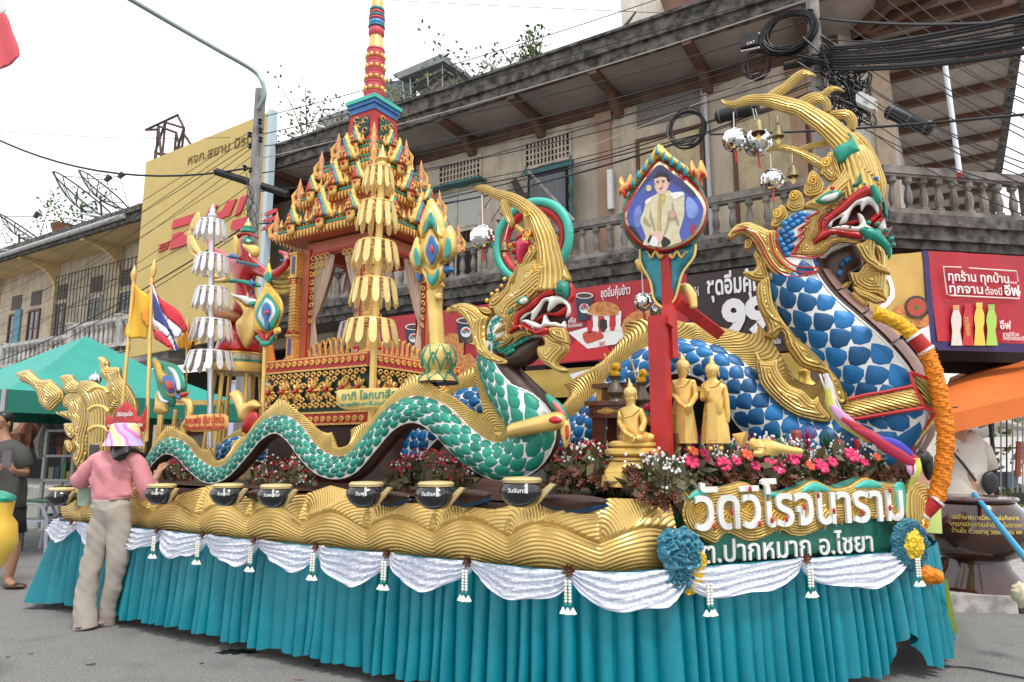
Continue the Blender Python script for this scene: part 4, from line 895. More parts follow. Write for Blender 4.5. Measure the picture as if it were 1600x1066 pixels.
pf(gn,'conch',HG,'640,700 700,650 780,690 790,740 740,800 700,880 680,945 650,940 630,860 620,780',ZA,mat('pink_shell',(.55,.02,.08),.25,nz=.4,coat=.4),-.04,.05)
for s in('690,580 760,555 820,590 830,650 770,640 720,640','575,720 600,690 650,700 640,760 590,760','570,790 640,760 650,820 580,840','600,860 650,840 650,890 610,900','620,640 660,600 700,640 650,690'):pf(gn,'red_petal',HG,s,ZA,REDP,-.02,.03)
ZH=(800,600,3.5525)
pf(gn,'chest_strap',GN,'-20,235 0,218 100,190 190,165 260,155 300,190 290,240 220,265 120,280 0,300 -25,280',ZH,GOLDP,-.17,.05)
pf(gn,'strap_gem',GN,'205,195 235,178 275,195 275,212 240,222 210,212',ZH,REDP,-.225,.02)
pf(gn,'collar_wing',GN,'190,55 240,80 290,130 310,190 300,200 250,160 205,110',ZH,GREENP,-.12,.03);pf(gn,'collar_wing',GN,'225,95 265,120 295,170 270,165 240,135',ZH,mat('pink_paint',(.6,.12,.14),.4),-.15,.015)
pf(gn,'collar_wing',GN,'270,250 305,200 325,240 322,300 300,360 285,320',ZH,GOLDP,-.16,.03);pf(gn,'collar_wing',GN,'295,240 312,230 316,290 302,310',ZH,REDP,-.19,.012)
# ---------------------------------------------------------------- blue serpent
BN=Fr(-20.8,5.64);ZC=(1120,100,4.737);ZD=(1120,280,4.737);ZE=(1180,480,4.44)
bs=thing('serpent_statue','tall blue scaled serpent statue rearing up at right with branching gold antlers','statue',BN.w(-2,1.1))
bp=[(330,725,16),(370,700,18),(420,708,19),(455,690,20),(490,655,21),(530,650,24),(565,690,25),(605,722,26),(645,708,27),(685,668,27),(725,636,27),(765,632,28),(800,660,28),(840,690,28),(885,688,30),(930,662,32),(975,610,33),(1020,574,34),(1062,562,34),(1110,573,36),(1150,602,38),(1190,645,42),(1240,682,45),(1300,700,50),(1350,698,54),(1385,672,58),(1392,640,62),(1375,600,63),(1345,562,62),(1310,527,60),(1275,490,56),(1250,450,52),(1240,410,46)]
PLATE=mat('belly_plate',(.28,.16,.14),.5,nz=.3,nsc=4)
BB=body(bs,BN,bp,0,BLUEG,WHITEP,BROWN,rows=4,p0=22,p1=136,belly_at=([0,.66,.72,.80,.86,1],[130,132,160,160,128,118]),slen=.80,limit=290,hump=.009)
nb=len(bp)
fin(bs,BB,BB.L*.02,BB.L*.38,.05,.07,.6,GOLDS)
fin(bs,BB,BB.L*.36,BB.L*.80,.075,.075,.62,GOLDS,pitch=.026,lean=1.4,thk=.05)
s_a,s_b=BB.L*.80,BB.L*.985;sp=np.linspace(s_a,s_b,7)
for i in range(6):
 V=[];
 for s in np.linspace(sp[i]+.008,sp[i+1]-.008,5):
  for a in np.linspace(math.radians(133),math.radians(196),7):V.append(BB.at(s,a,.012))
 mk('belly_plate',geo(V,[(r*7+c_,(r+1)*7+c_,(r+1)*7+c_+1,r*7+c_+1)for r in range(4)for c_ in range(6)]),PLATE,bs)
HB_=BN.at(-.05)
pf(bs,'neck_fin',HB_,'20,-20 150,-10 190,80 300,200 420,290 520,390 600,480 650,600 655,680 590,710 530,660 500,560 470,470 400,450 300,400 215,280 185,180 140,225 45,215 90,170 55,80',ZE,GOLDS,-.05,.08,pitch=.024,dirv=None)
pf(bs,'neck_fin',HB_,'290,850 300,780 340,740 400,710 415,850 440,960 520,1080 560,1150 480,1120 380,1060 320,980',ZD,GOLDS,-.06,.08,pitch=.024)
pf(bs,'hip_fin',HB_,'0,300 60,375 160,358 165,430 230,530 340,580 400,640 432,608 470,690 530,760 500,802 400,792 250,745 100,625 20,500',ZE,GOLDS,-.10,.06,pitch=.022)
pf(bs,'throat',HB_,'750,640 780,560 860,510 1000,475 1070,540 1080,640 1000,690 1000,760 920,850 800,790 760,720',ZD,BROWN,.02,.07)
for s in('905,640 930,600 950,620 930,660','885,700 905,670 935,680 915,720','940,590 985,570 995,590 960,625'):pf(bs,'inner_scale',HB_,s,ZD,BLUEG,-.06,.012)
for s in('820,730 880,715 870,760 815,760','900,800 960,760 990,770 940,820 905,830'):pf(bs,'inner_flame',HB_,s,ZD,GOLDS,-.05,.02)
pf(bs,'cheek',HB_,'438,420 470,335 560,258 640,222 760,235 830,300 800,480 900,475 990,482 860,540 790,600 755,655 620,655 540,622 480,565 450,500',ZD,WHITEP,-.03,.09)
scales_in(bs,HB_,'445,420 475,340 560,265 640,230 720,232 690,290 620,340 580,420 590,500 560,570 700,585 800,560 860,510 930,480 880,525 790,595 745,650 620,648 540,615 485,560 455,500',ZD,BLUEG,-.115,.064,1.25)
pf(bs,'face',HB_,'620,215 700,150 780,90 850,20 900,-60 930,-200 1000,-260 1120,-230 1190,-100 1218,60 1130,48 1050,72 980,122 900,207 845,245 775,292 740,245 690,228',ZD,GOLDF,-.05,.10,pitch=.022)
pf(bs,'cheek_flame',HB_,'785,290 765,350 770,400 712,482 800,440 900,425 1000,445 1085,470 1040,485 920,472 850,500 790,560 700,580 535,562 600,520 570,520 640,430 590,430 650,380 598,375 680,315 650,300 760,240 850,215 900,200',ZD,MATS['ochre_gold'],-.125,.035,smooth=3,pitch=.014)
for s in('760,238 650,300 682,318 600,375 652,382 592,430 642,432 572,520 602,522 537,563','855,215 780,292 760,350 766,400 712,482','540,565 700,584 790,562'):line(bs,'red_outline',HB_,s,ZD,REDP,-.148,.006)
pf(bs,'mouth_cavity',HB_,'810,370 860,300 960,220 1080,140 1180,160 1230,240 1240,330 1200,400 1060,400 900,385',ZD,MATS['mouth_dark'],.0,.02)
pf(bs,'upper_lip',HB_,'1195,70 1110,45 1050,72 980,122 900,202 845,248 780,296 760,350 765,400 712,480 760,465 800,410 812,350 860,295 930,250 1000,195 1060,155 1130,130 1180,160 1210,140',ZD,REDP,-.13,.05,smooth=3)
pf(bs,'lower_lip',HB_,'712,480 765,395 830,372 950,388 1060,398 1085,445 1000,440 880,412 800,445',ZD,REDP,-.13,.05,smooth=3)
pf(bs,'upper_teeth',HB_,'818,368 828,328 900,270 960,225 1020,165 1080,140 1130,128 1180,165 1202,232 1190,262 1155,205 1112,190 1070,240 1058,190 1015,210 985,262 960,318 905,330 922,283 865,312 850,350',ZD,TOOTH,-.13,.04,smooth=3,res=.007)
pf(bs,'lower_teeth',HB_,'825,372 930,342 1025,352 1058,330 1038,252 1085,275 1122,345 1175,375 1060,398 940,388',ZD,TOOTH,-.12,.04,smooth=3,res=.007)
pf(bs,'far_fang',HB_,'1190,350 1222,268 1248,320 1250,380 1210,385',ZD,TOOTH,-.03,.03);
for s in('1120,300 1215,235 1225,262 1150,330','1150,335 1230,270 1235,300 1180,350','1228,392 1296,352 1272,398 1230,418','900,340 1030,300 1080,300 1040,330 960,345'):pf(bs,'gum_strip',HB_,s,ZD,REDP,-.05,.03)
pf(bs,'nose',HB_,'1128,60 1170,48 1212,100 1222,165 1190,182 1150,130',ZD,GREENG,-.16,.05);u,z=HB_.uz(1120+1152/4.737,280+72/4.737);mk('nose_gem',ball(HB_.w(u,z,-.215),.018,10,7),BLUEP,bs)
pf(bs,'nose_fringe',HB_,'1225,170 1245,175 1262,230 1262,290 1235,270 1228,220',ZD,GREENG,-.06,.04)
for x,y in((1075,100),(990,145),(930,200),(870,245),(810,292),(790,350),(812,405),(900,395),(970,408)):
 u,z=HB_.uz(1120+x/4.737,280+y/4.737);mk('lip_stud',ball(HB_.w(u,z,-.182),.011,8,6,sz=.8),GREENG,bs)
pf(bs,'moustache',HB_,'1058,385 1085,355 1140,362 1195,370 1245,430 1290,495 1296,555 1270,598 1250,535 1185,478 1100,440',ZD,GREENG,-.16,.05)
for x,y in((1100,385),(1165,395),(1225,440),(1262,500),(1275,545)):
 u,z=HB_.uz(1120+x/4.737,280+y/4.737);mk('moustache_curl',ball(HB_.w(u,z,-.205),.018,9,6),GREENG,bs)
pf(bs,'eye',HB_,'728,160 790,110 850,85 905,85 935,100 905,145 830,180 760,182',ZD,GREENG,-.17,.02,smooth=3);pf(bs,'eyeball',HB_,'765,158 810,118 880,100 905,105 880,145 820,165',ZD,TOOTH,-.185,.02,smooth=3)
u,z=HB_.uz(1120+842/4.737,280+138/4.737);mk('pupil',ball(HB_.w(u,z,-.21),.017,10,7),REDP,bs)
pf(bs,'brow_leaf',HB_,'1000,50 1040,10 1055,-30 1072,-40 1070,20 1040,55',ZD,GREENG,-.16,.02)
pf(bs,'beard',HB_,'1020,488 1080,470 1120,440 1172,450 1172,560 1205,620 1272,662 1282,712 1200,690 1150,655 1090,612 1045,545',ZD,GOLDS,-.13,.06,pitch=.02)
pf(bs,'beard',HB_,'1170,490 1240,530 1252,620 1258,720 1252,800 1258,905 1180,860 1100,850 1010,790 972,685 1040,690 1090,630 1180,650',ZD,GOLDS,-.06,.07,pitch=.02)
pf(bs,'beard',HB_,'1000,790 1100,830 1180,860 1255,905 1180,925 1120,900 1040,860',ZD,GOLDS,-.09,.04)
pf(bs,'beard_curl',HB_,'985,850 1040,830 1115,900 1110,940 1070,945 1010,900',ZD,GOLDP,-.04,.05)
pf(bs,'mane_collar',HB_,'78,420 130,350 220,318 310,343 390,380 440,365 445,440 460,520 510,590 590,640 700,655 765,655 765,690 690,720 600,768 500,762 410,715 340,620 290,520 235,445 170,420 85,468',ZD,GOLDS,-.07,.09,pitch=.022)
for s in('130,388 210,368 285,410 330,500 385,610 460,685 560,722 750,690','392,400 402,480 445,585 535,660 640,692 750,680','445,380 447,460 480,560 560,632 660,655 755,655'):line(bs,'red_line',HB_,s,ZD,REDP,-.163,.006)
pf(bs,'mane_flame',HB_,'200,520 208,452 262,448 270,490 235,530',ZD,GOLDS,-.05,.04);pf(bs,'mane_flame',HB_,'190,690 265,680 292,640 268,570 295,530 360,620 395,720 380,760 300,765 225,732',ZD,GOLDS,-.05,.06)
for s,zm in(('760,820 820,662 870,680 912,790 885,865 825,872 785,835',ZC),('638,930 690,798 740,808 795,880 780,960 700,992 650,980',ZC),('508,1050 580,940 635,965 652,1030 640,1080 560,1100',ZC),('398,335 460,198 515,215 532,290 470,350 420,365',ZD),('820,700 860,660 905,760 930,880 880,860',ZC)):
 pf(bs,'ear_flame',HB_,s,zm,GOLDS,-.08,.05,pitch=.018)
for x,y,zm in((705,910,ZC),(800,780,ZC),(570,1020,ZC),(450,295,ZD)):
 u,z=HB_.uz(1120+x/4.737,zm[1]+y/4.737);mk('spiral_curl',tube([HB_.w(u+math.cos(t)*(.036-t*.0025),z+math.sin(t)*(.04-t*.0028),-.135-t*.001)for t in np.linspace(0,12,40)],[.003,.008,.008,.009],5),GOLD,bs)
sw(bs,'antler',HB_,'1080,1000,120 1040,860,110 1010,740,98 965,620,90 890,530,84 800,450,76 700,385,66 620,335,60 500,300,58 400,272,50 320,265,42 220,272,38 130,300,30 65,290,20 33,262,5',ZC,GOLDS,-.07,.8,9,30)
for s in('380,270,40 430,225,40 510,175,37 580,110,35 640,70,28 700,80,18 737,93,4','600,320,40 690,252,36 780,235,30 840,190,25 900,185,15 947,208,4','620,340,40 700,275,42 770,260,36 812,300,32 820,358,22','700,350,35 800,385,30 890,375,36 965,380,38 1002,430,36 995,495,26','850,790,50 790,750,42 700,700,36 600,650,30 500,622,25 420,625,18 368,652,5','590,650,26 690,612,24 790,590,26 830,580,20','1010,520,30 1080,600,45 1140,700,42 1180,800,44 1200,900,50 1190,1000,40'):
 sw(bs,'antler_tine',HB_,s,ZC,GOLDS,-.04 if s[:4]!='700,' else.05,.85,7)
pf(bs,'antler_band',HB_,'862,655 895,605 985,562 960,505 1000,530 1045,610 1065,650 1000,680 920,735 890,705',ZC,GREENG,-.13,.035);pf(bs,'antler_band',HB_,'1100,700 1160,720 1190,800 1150,810 1105,760',ZC,GREENG,-.07,.035)
pf(bs,'chest_yoke',BN,'598,725 650,650 760,620 1090,558 1140,620 1165,690 900,735 690,772 615,760',ZE,GOLDS,-.25,.06,dirv=(.35,1.0),pitch=.022)
for s in('650,640 760,612 900,588 1095,548','640,770 700,775 900,742 1170,698','1075,450 1100,550 1150,640 1180,700 1245,705 1280,640','1075,450 1160,485 1250,520'):line(bs,'yoke_border',BN,s,ZE,REDP,-.285,.013)
pf(bs,'shoulder_wing',BN,'1088,462 1150,490 1245,535 1278,630 1240,695 1180,685 1135,600 1105,540',ZE,mat('olive_gold',(.5,.4,.10),.4,.5,strand=.01),-.22,.05,dirv=(.8,.6),pitch=.018);pf(bs,'shoulder_gem',BN,'1195,555 1250,545 1268,610 1225,590',ZE,TEALM,-.26,.02)
pf(bs,'chest_drape',BN,'1245,730 1282,700 1262,780 1180,880 1085,1005 1100,900 1180,820',ZE,GOLDS,-.12,.06);line(bs,'drape_border',BN,'1240,735 1180,830 1110,930 1080,1010',ZE,REDM,-.16,.016)
rb=thing('tied_cloth','multicoloured ceremonial cloth bands tied across the blue serpent chest','cloth',BN.P(1400,720,-.4))
RBC=[('cloth_white',(.75,.72,.75)),('cloth_yellow',(.62,.60,.08)),('cloth_pink',(.66,.35,.60)),('cloth_red',(.50,.02,.04)),('cloth_blue',(.06,.05,.45)),('cloth_crimson',(.42,.01,.05))]
for i,(nm,c_)in enumerate(RBC):
 s=('490,460 515,560 530,680 590,760 640,810','500,560 530,690 600,780 720,870 800,930','525,680 580,740 650,800 730,860','600,770 700,830 850,920 1000,1010 1090,1050 1130,1060','700,850 850,920 960,950 1040,1000 1085,1030','680,840 800,900 940,990 1060,1060 1110,1080')[i]
 P=[BN.P(1180+x/4.44,480+y/4.44,-.36-.012*i)for x,y in prs(s)];mk('cloth_band',tube(cr(P,8),[.012,.026,.034,.036,.03,.02],10,.3,up=BN.N),mat(nm,c_,.6,nz=.2,nsc=12),rb)
for i,c_ in enumerate(('cloth_pink','cloth_red','cloth_white','cloth_yellow')):mk('hanging_end',tube(cr([BN.P(1420+i*4,716,-.4),BN.P(1424+i*3,735,-.42),BN.P(1432-i*4,752+i*4,-.4)],5),[.02,.025,.008],8,.3,up=BN.N),MATS[c_],rb)
mk('cord',join([tube(cr([BN.P(x,585,-.3),BN.P(x+12,620,-.36),BN.P(x+20+4*k,655,-.36)],6),.006,5)for k,x in enumerate((1281,1287,1293))]),WHITEP,rb)
MARI=mat('marigold_orange',(.90,.26,.004),.65,nz=.35,nsc=40);MARY=mat('marigold_yellow',(.92,.48,.01),.65,nz=.35,nsc=40)
mg=thing('marigold_garland','thick orange marigold garland with red bands hanging down the right end','garland',BN.P(1455,900,-.3))
def fluffy(name,pxs,fr,d,r0,m,par,seed=1):
 P,s=arc(cr([fr.P(x,y,d)for x,y in pxs],10),.009)if False else(None,None)
 C_=cr([fr.P(x,y,d)for x,y in pxs],12);L=np.concatenate([[0],np.cumsum(np.linalg.norm(np.diff(C_,axis=0),axis=1))]);n=int(L[-1]/.0065);q=np.linspace(0,L[-1],n);C_=np.stack([np.interp(q,L,C_[:,k])for k in range(3)],1)
 T=np.gradient(C_,axis=0);T/=np.linalg.norm(T,axis=1)[:,None];rn=np.random.default_rng(seed);na=44;V=[]
 for i in range(n):
  b_=nrm(np.cross(T[i],fr.N));c_=np.cross(T[i],b_);ring=r0*(.93+.09*(i%3==1)+.04*math.sin(i*.35))
  for k in range(na):a=2*PI*k/na;rr=ring*(1+.055*rn.normal()+.05*math.sin(a*3+i*.9));V.append(C_[i]+rr*(math.cos(a)*b_+math.sin(a)*c_)+T[i]*.003*rn.normal())
 Fc=[(i*na+k,i*na+(k+1)%na,(i+1)*na+(k+1)%na,(i+1)*na+k)for i in range(n-1)for k in range(na)]+[tuple(range(na))[::-1],tuple((n-1)*na+k for k in range(na))]
 return mk(name,geo(V,Fc),m,par,ang=0)
gd=-.30
fluffy('flower_rope',[(1366,489),(1390,498),(1412,510),(1428,526)],BN,gd,.047,MARY,mg,1)
fluffy('flower_rope',[(1446,548),(1459,580),(1469,620),(1476,660),(1477,700),(1471,745),(1462,780)],BN,gd,.052,MARI,mg,2)
fluffy('flower_rope',[(1440,804),(1435,825),(1430,845)],BN,gd,.050,MARI,mg,3)
for i,(x,y,r)in enumerate(((1446,898,.058),(1462,901,.045))):
 p=BN.P(x,y,gd);g=ball(p,r,26,18);rn=np.random.default_rng(i);V=g[0]+(g[0]-p)*rn.normal(size=(len(g[0]),1))*.10;mk('flower_ball',(V,g[1],g[2]),MARI,mg,ang=0)
RB2=mat('red_beads',(.45,.01,.01),.6,bump=.01,bsc=120)
for a,b_ in(((1428,526),(1447,548)),((1463,781),(1441,803))):
 A_,B_=BN.P(*a,gd),BN.P(*b_,gd);mk('red_band',tube([A_,B_],.052,20),RB2,mg)
 for q in(A_,B_):dvec=nrm(B_-A_);mk('white_ring',tube([q-dvec*.009,q+dvec*.009],.057,20),WHITEP,mg)
 # ================================================================ the tiered shrine
SH=Fr(-32,0);sD,sU,sA,hP=4.28,-4.08,1.30,.39
sc0=G.w(0,0)*0
def SW(u,v,z):return SH.E*(sU-sA/2+u)+SH.N*(sD+sA/2+v)+np.array([0,0,z])
sr=thing('spired_shrine','red and gold tiered shrine with a tall striped spire standing on the float','shrine',SW(0,0,1.1))
def sbox(h,z0,z1,m,nm,h2=None):
 h2=h if h2 is None else h2;V=[SW(a*q,b*q,z)for z,q in((z0,h),(z1,h2))for a,b in((-1,-1),(1,-1),(1,1),(-1,1))]
 return mk(nm,geo(V,[(3,2,1,0),(4,5,6,7)]+[(i,(i+1)%4,(i+1)%4+4,i+4)for i in range(4)]),m,sr,False)
class SF:
 """one face of the square shrine: u along it, outward depth"""
 def __init__(s,k):s.k=k;a=k*PI/2;s.c=math.cos(a);s.s=math.sin(a)
 def P(s,u,out,z):x,y=u,-out;return SW(x*s.c-y*s.s,x*s.s+y*s.c,z)
FACES=[SF(0),SF(1),SF(2),SF(3)]
class FF(Fr):
 def __init__(s,k,out):
  super().__init__(-32+90*k,0);p=FACES[k].P(0,out,0);s.D=p@s.N;s.u0=p@s.E
 def w(s,u,z,d=0):return s.E*(u+s.u0)+s.N*(s.D+d)+np.array([0,0,z])
def fpuff(k,out,pts,th,m,nm,par=None,**kw):
 f=FF(k,out);pts=[(u+f.u0,z)for u,z in pts];g=Fr(f.deg,f.D);return mk(nm,puff(g,pts,0,th,**kw),m,par or sr,ang=0)
bz0,bz1=1.62,2.22
hA=sA/2
DKG=mat('dark_green_ground',(.01,.05,.035),.6);GOLDO=mat('orange_gold_trim',(.80,.46,.12),.42,.25,nz=.35,nsc=40,bump=.004,bsc=70)
sbox(hA-.05,bz0-.5,bz0,BROWN,'plinth_core');sbox(hA,bz0,bz0+.10,REDM,'base_band');sbox(hA-.03,bz0+.10,bz1-.11,DKG,'base_panel');sbox(hA+.01,bz1-.11,bz1,REDM,'base_band')
for k in(0,1,3):
 f=FF(k,hA)
 st=None
 for zz,o in((bz0+.05,0),(bz1-.055,-.01)):
  for i in range(17):
   u=-hA+.05+i*(sA-.1)/16;mk('ring_stud',orient(lathe((0,0,0),[(.026,0),(.026,.012),(.014,.014),(.012,.006),(.001,.008)],10),-f.N,f.w(u,zz,o)),GOLDO,sr)
 for zz in(bz0+.105,bz1-.118,bz1-.012,bz0+.006):mk('gold_trim',box(Fr(f.deg,f.D),f.u0-hA,f.u0+hA,zz-.008,zz+.008,-.012,.02),GOLDO,sr,False)
 for i in range(7):
  u=-hA+sA*(i+.5)/7;zc=(bz0+bz1)/2;w_=.085;h_=.165
  if i%2:fpuff(k,hA-.028,[(u-w_,zc),(u,zc+h_),(u+w_,zc),(u,zc-h_)],.025,GOLDO,'diamond',smooth=0)
  for a in range(8):
   t=a*PI/4;q=.035;p=(u+q*math.cos(t),zc+q*1.3*math.sin(t));fpuff(k,hA+.0,[(u+.01*math.cos(t),zc+.01*math.sin(t)),(p[0]+.02*math.cos(t+1.2),p[1]+.02*math.sin(t+1.2)),(u+.08*math.cos(t),zc+.11*math.sin(t)),(p[0]+.02*math.cos(t-1.2),p[1]+.02*math.sin(t-1.2))],.02,GOLDO,'carved_leaf',smooth=3,res=.012)
  mk('red_boss',ball(f.w(u,zc,-.03),.022,8,6),REDP,sr)
 rn=random.Random(k)
 for i in range(66):
  u=-hA+.04+(i+.5)*(sA-.08)/66;zc=(bz0+bz1)/2+(.135 if i%2 else-.135)*(1 if i%4<2 else(.62 if i%3 else.3));r=.028
  mk('carved_curl',tube([f.w(u+r*math.cos(t)*(1-t/9),zc+r*math.sin(t)*(1-t/9),-.004)for t in np.linspace(0,6.5,14)],.009,5),GOLDO,sr)
for a in(-1,1):
 for b in(-1,1):
  V=SW(a*hP,b*hP,0);x,y=V[0],V[1];f=Fr(-32,0);u,v=V@f.E,V@f.N
  mk('post',box(f,u-.055,u+.055,bz1,3.30,v-.055,v+.055),CORAL,sr,False);mk('post_edge',join([box(f,u-.062,u-.05,bz1,3.30,v-.062,v-.05),box(f,u+.05,u+.062,bz1,3.30,v-.062,v-.05)]),REDM,sr,False)
  uu,vv=u+a*.085,v+b*.085
  mk('latticed_strip',join([box(f,uu-.035,uu+.035,bz1+.28,3.05,vv-.035,vv+.035)]+[box(f,uu-.041,uu+.041,z,z+.013,vv-.041,vv+.041)for z in np.arange(bz1+.3,3.04,.03)]),GOLDO,sr,False)
  for z0_,z1_,fl_ in((bz1+.02,bz1+.26,1),(3.02,3.27,-1)):
   mk('niche_capital',join([box(f,uu-.045,uu+.045,z0_,z1_,vv-.045,vv+.045),box(f,uu-.055,uu+.055,z0_,z0_+.02,vv-.055,vv+.055),box(f,uu-.055,uu+.055,z1_-.02,z1_,vv-.055,vv+.055)]),GOLDO,sr,False)
   mk('niche',box(f,uu-.02,uu+.02,z0_+.04,z1_-.04,vv-.05,vv+.05),mat('violet_glass',(.06,.05,.2),.3),sr,False)
   for s_ in(-1,1):mk('niche_spike',lathe(f.w(uu+s_*.04,z1_ if fl_>0 else z0_-.05,vv-.04),[(.014,0),(.01,.03),(.001,.06)],5),REDM,sr,False)
for k in range(4):
 f=FF(k,hP);fq=Fr(f.deg,f.D);mk('lintel',box(fq,f.u0-hP,f.u0+hP,3.24,3.36,-.04,.04),CORAL,sr,False);mk('lintel_edge',box(fq,f.u0-hP,f.u0+hP,3.235,3.26,-.05,-.04),REDM,sr,False)
 if k==2:continue
 for s_ in(-1,1):
  u0=s_*(hP-.06)
  for i in range(9):
   z=3.20-.075*i;r=.034-.0012*i;nn_=max(1,4-i)
   for j in range(nn_):
    cu_=u0-s_*(.03+j*.062);cz=z-.0-.0*j
    mk('carved_curl',tube([fq.w(f.u0+cu_+r*math.cos(t+i)*(1-t/10),cz+r*math.sin(t+i)*(1-t/10),-.05)for t in np.linspace(0,6,12)],.0075,5),GOLDO,sr)
  V=[];na=36;nb_=26
  for b_ in range(nb_+1):
   v=b_/nb_;z=3.22-.98*v;tie=.62;wd_=.22*(1-min(1,v/tie)**1.3)+.045+(.08*max(0,(v-tie)/(1-tie)))
   for a_ in range(na+1):q=a_/na;V.append(fq.w(f.u0+u0-s_*(q*wd_),z,-.01+.018*math.sin(q*26+b_*.1)*(.3+abs(v-tie))))
  mk('gauze_curtain',geo(V,[(b_*(na+1)+a_,b_*(na+1)+a_+1,(b_+1)*(na+1)+a_+1,(b_+1)*(na+1)+a_)for b_ in range(nb_)for a_ in range(na)]),mat('gauze',(.62,.47,.36),.9,nz=.15),sr,ang=0)
 for i in range(11):
  u=-.35+i*.07;h=.10+.10*math.cos((i-5)*.28);mk('carved_curl',tube([fq.w(f.u0+u+.03*math.cos(t),bz1+h*.55+h*.45*math.sin(t),-.03)for t in np.linspace(0,6.3,12)],.009,5),GOLDO,sr)
def tier(z,h,par_n,gh,gw,core_h,core_top):
 """one eave: soffit, stepped cornice with teeth, gables and corner finials"""
 sbox(h-.02,z,z+.03,CORAL,'eave_soffit')
 sbox(h,z+.03,z+.06,GOLDO,'cornice');sbox(h+.012,z+.06,z+.078,GREENP,'cornice_line');sbox(h-.02,z+.078,z+.115,GOLDO,'cornice');sbox(h-.005,z+.115,z+.132,GREENP,'cornice_line')
 sbox(h-.05,z+.132,z+.15,GOLDO,'cornice');sbox(core_h,z+.15,core_top,CORAL,'tier_core')
 for k in(0,1,3):
  f=FF(k,core_h)
  for i in range(int(core_h*2/.09)):u=-core_h+.05+i*.09;[mk('carved_curl',tube([f.w(u+.03*math.cos(t)*(1-t/11),zz+.03*math.sin(t)*(1-t/11),-.006)for t in np.linspace(0,6,9)],.008,4),GOLDO,sr)for zz in np.arange(z+.2,core_top,.075)]
 for k in(0,1,3):
  f=FF(k,h);fq=Fr(f.deg,f.D);n_=int(2*h/.042);src=None
  for i in range(n_):
   u=-h+(i+.5)*2*h/n_;c=f.w(u,z+.035,-.006)
   g=ext(fq,[(f.u0+u-.017,z+.045),(f.u0+u-.012,z+.012),(f.u0+u,z-.026),(f.u0+u+.012,z+.012),(f.u0+u+.017,z+.045)],-.018,.0)
   if src is None:src=mk('eave_tooth',g,GOLDO,sr,False);b0_=c
   else:share('eave_tooth',src,c-b0_,sr)
  g=join([ball(f.w(-h+(i+.5)*2*h/(n_),z+.097,.012),.013,6,4)for i in range(n_)]);o=mk('bead_row',g,mat('orange_bead',(.62,.22,.06),.5),sr);o['kind']='stuff'
  for gu,s_ in(((0,1.0),)if par_n==1 else((-h*.62,.72),(0,1.0),(h*.62,.72))):
   H=gh*s_;Wd=gw*s_;zb=z+.10;o_=h+.01
   fpuff(k,o_,[(gu-Wd*1.12,zb),(gu-Wd*1.05,zb+H*.20),(gu-Wd*.8,zb+H*.3),(gu-Wd*.72,zb+H*.52),(gu-Wd*.42,zb+H*.64),(gu-Wd*.32,zb+H*.86),(gu,zb+H*1.25),(gu+Wd*.32,zb+H*.86),(gu+Wd*.42,zb+H*.64),(gu+Wd*.72,zb+H*.52),(gu+Wd*.8,zb+H*.3),(gu+Wd*1.05,zb+H*.20),(gu+Wd*1.12,zb)],.03,GOLDO,'gable',smooth=1,w=.04,res=.02)
   fpuff(k,o_+.03,[(gu-Wd*.70,zb+.01),(gu-Wd*.38,zb+H*.48),(gu,zb+H*.98),(gu+Wd*.38,zb+H*.48),(gu+Wd*.70,zb+.01)],.014,TEALM if s_==1 else GREENP,'gable_border',smooth=0,w=.02,res=.02)
   fpuff(k,o_+.045,[(gu-Wd*.50,zb+.01),(gu,zb+H*.78),(gu+Wd*.50,zb+.01)],.01,REDM,'gable_field',smooth=0,w=.02,res=.02)
   for j,(du,dz_,hh)in enumerate(((0,.08,.5),(-.28,.02,.3),(.28,.02,.3),(-.13,.22,.34),(.13,.22,.34))):
    fpuff(k,o_+.055,[(gu+Wd*du,zb+H*dz_),(gu+Wd*(du-.10),zb+H*(dz_+hh*.3)),(gu+Wd*(du+.03),zb+H*(dz_+hh*.6)),(gu+Wd*du,zb+H*(dz_+hh)),(gu+Wd*(du+.12),zb+H*(dz_+hh*.55)),(gu+Wd*(du+.08),zb+H*(dz_+hh*.2))],.014,GOLDO,'flame_relief',smooth=2,res=.012)
   for s2 in(-1,1):mk('gable_ear',tube([f.w(gu+s2*Wd*1.0,zb,-.03),f.w(gu+s2*Wd*1.25,zb+H*.12,-.03),f.w(gu+s2*Wd*1.18,zb+H*.42,-.03)],[.02,.018,.004],6),GOLDO,sr)
   mk('gable_boss',ball(f.w(gu,zb-.02,-.05),.018*s_+.003,9,6),REDP,sr)
   fpuff(k,o_+.02,[(gu-.05,zb-.08),(gu-.06,zb),(gu,zb+.07),(gu+.06,zb),(gu+.05,zb-.08),(gu,zb-.11)],.02,GOLDO,'boss_plate',smooth=1,res=.02)
 for a,b in((-1,-1),(1,-1),(-1,1),(1,1)):
  c=SW(a*h,b*h,z+.03);mk('corner_finial',lathe(c,[(.035,-.03),(.04,.03),(.025,.05),(.035,.1),(.02,.13),(.026,.17),(.012,.22),(.001,.27)],7),mat('salmon_gold',(.66,.30,.14),.5,nz=.3,nsc=40),sr);
  d_=nrm(SW(a,b,0)-SW(0,0,0));mk('corner_flame',tube([c-d_*.02,c+d_*.05+[0,0,.0],c+d_*.06+[0,0,.08],c+d_*.02+[0,0,.16]],[.03,.026,.02,.004],6),GOLDO,sr)
tier(3.38,.62,3,.27,.15,.42,3.82)
tier(3.73,.48,3,.25,.13,.30,4.10)
tier(4.03,.345,1,.25,.14,.21,4.30)
tier(4.24,.235,1,.20,.10,.15,4.5)
sbox(.185,4.36,4.72,REDM,'shaft',.16)
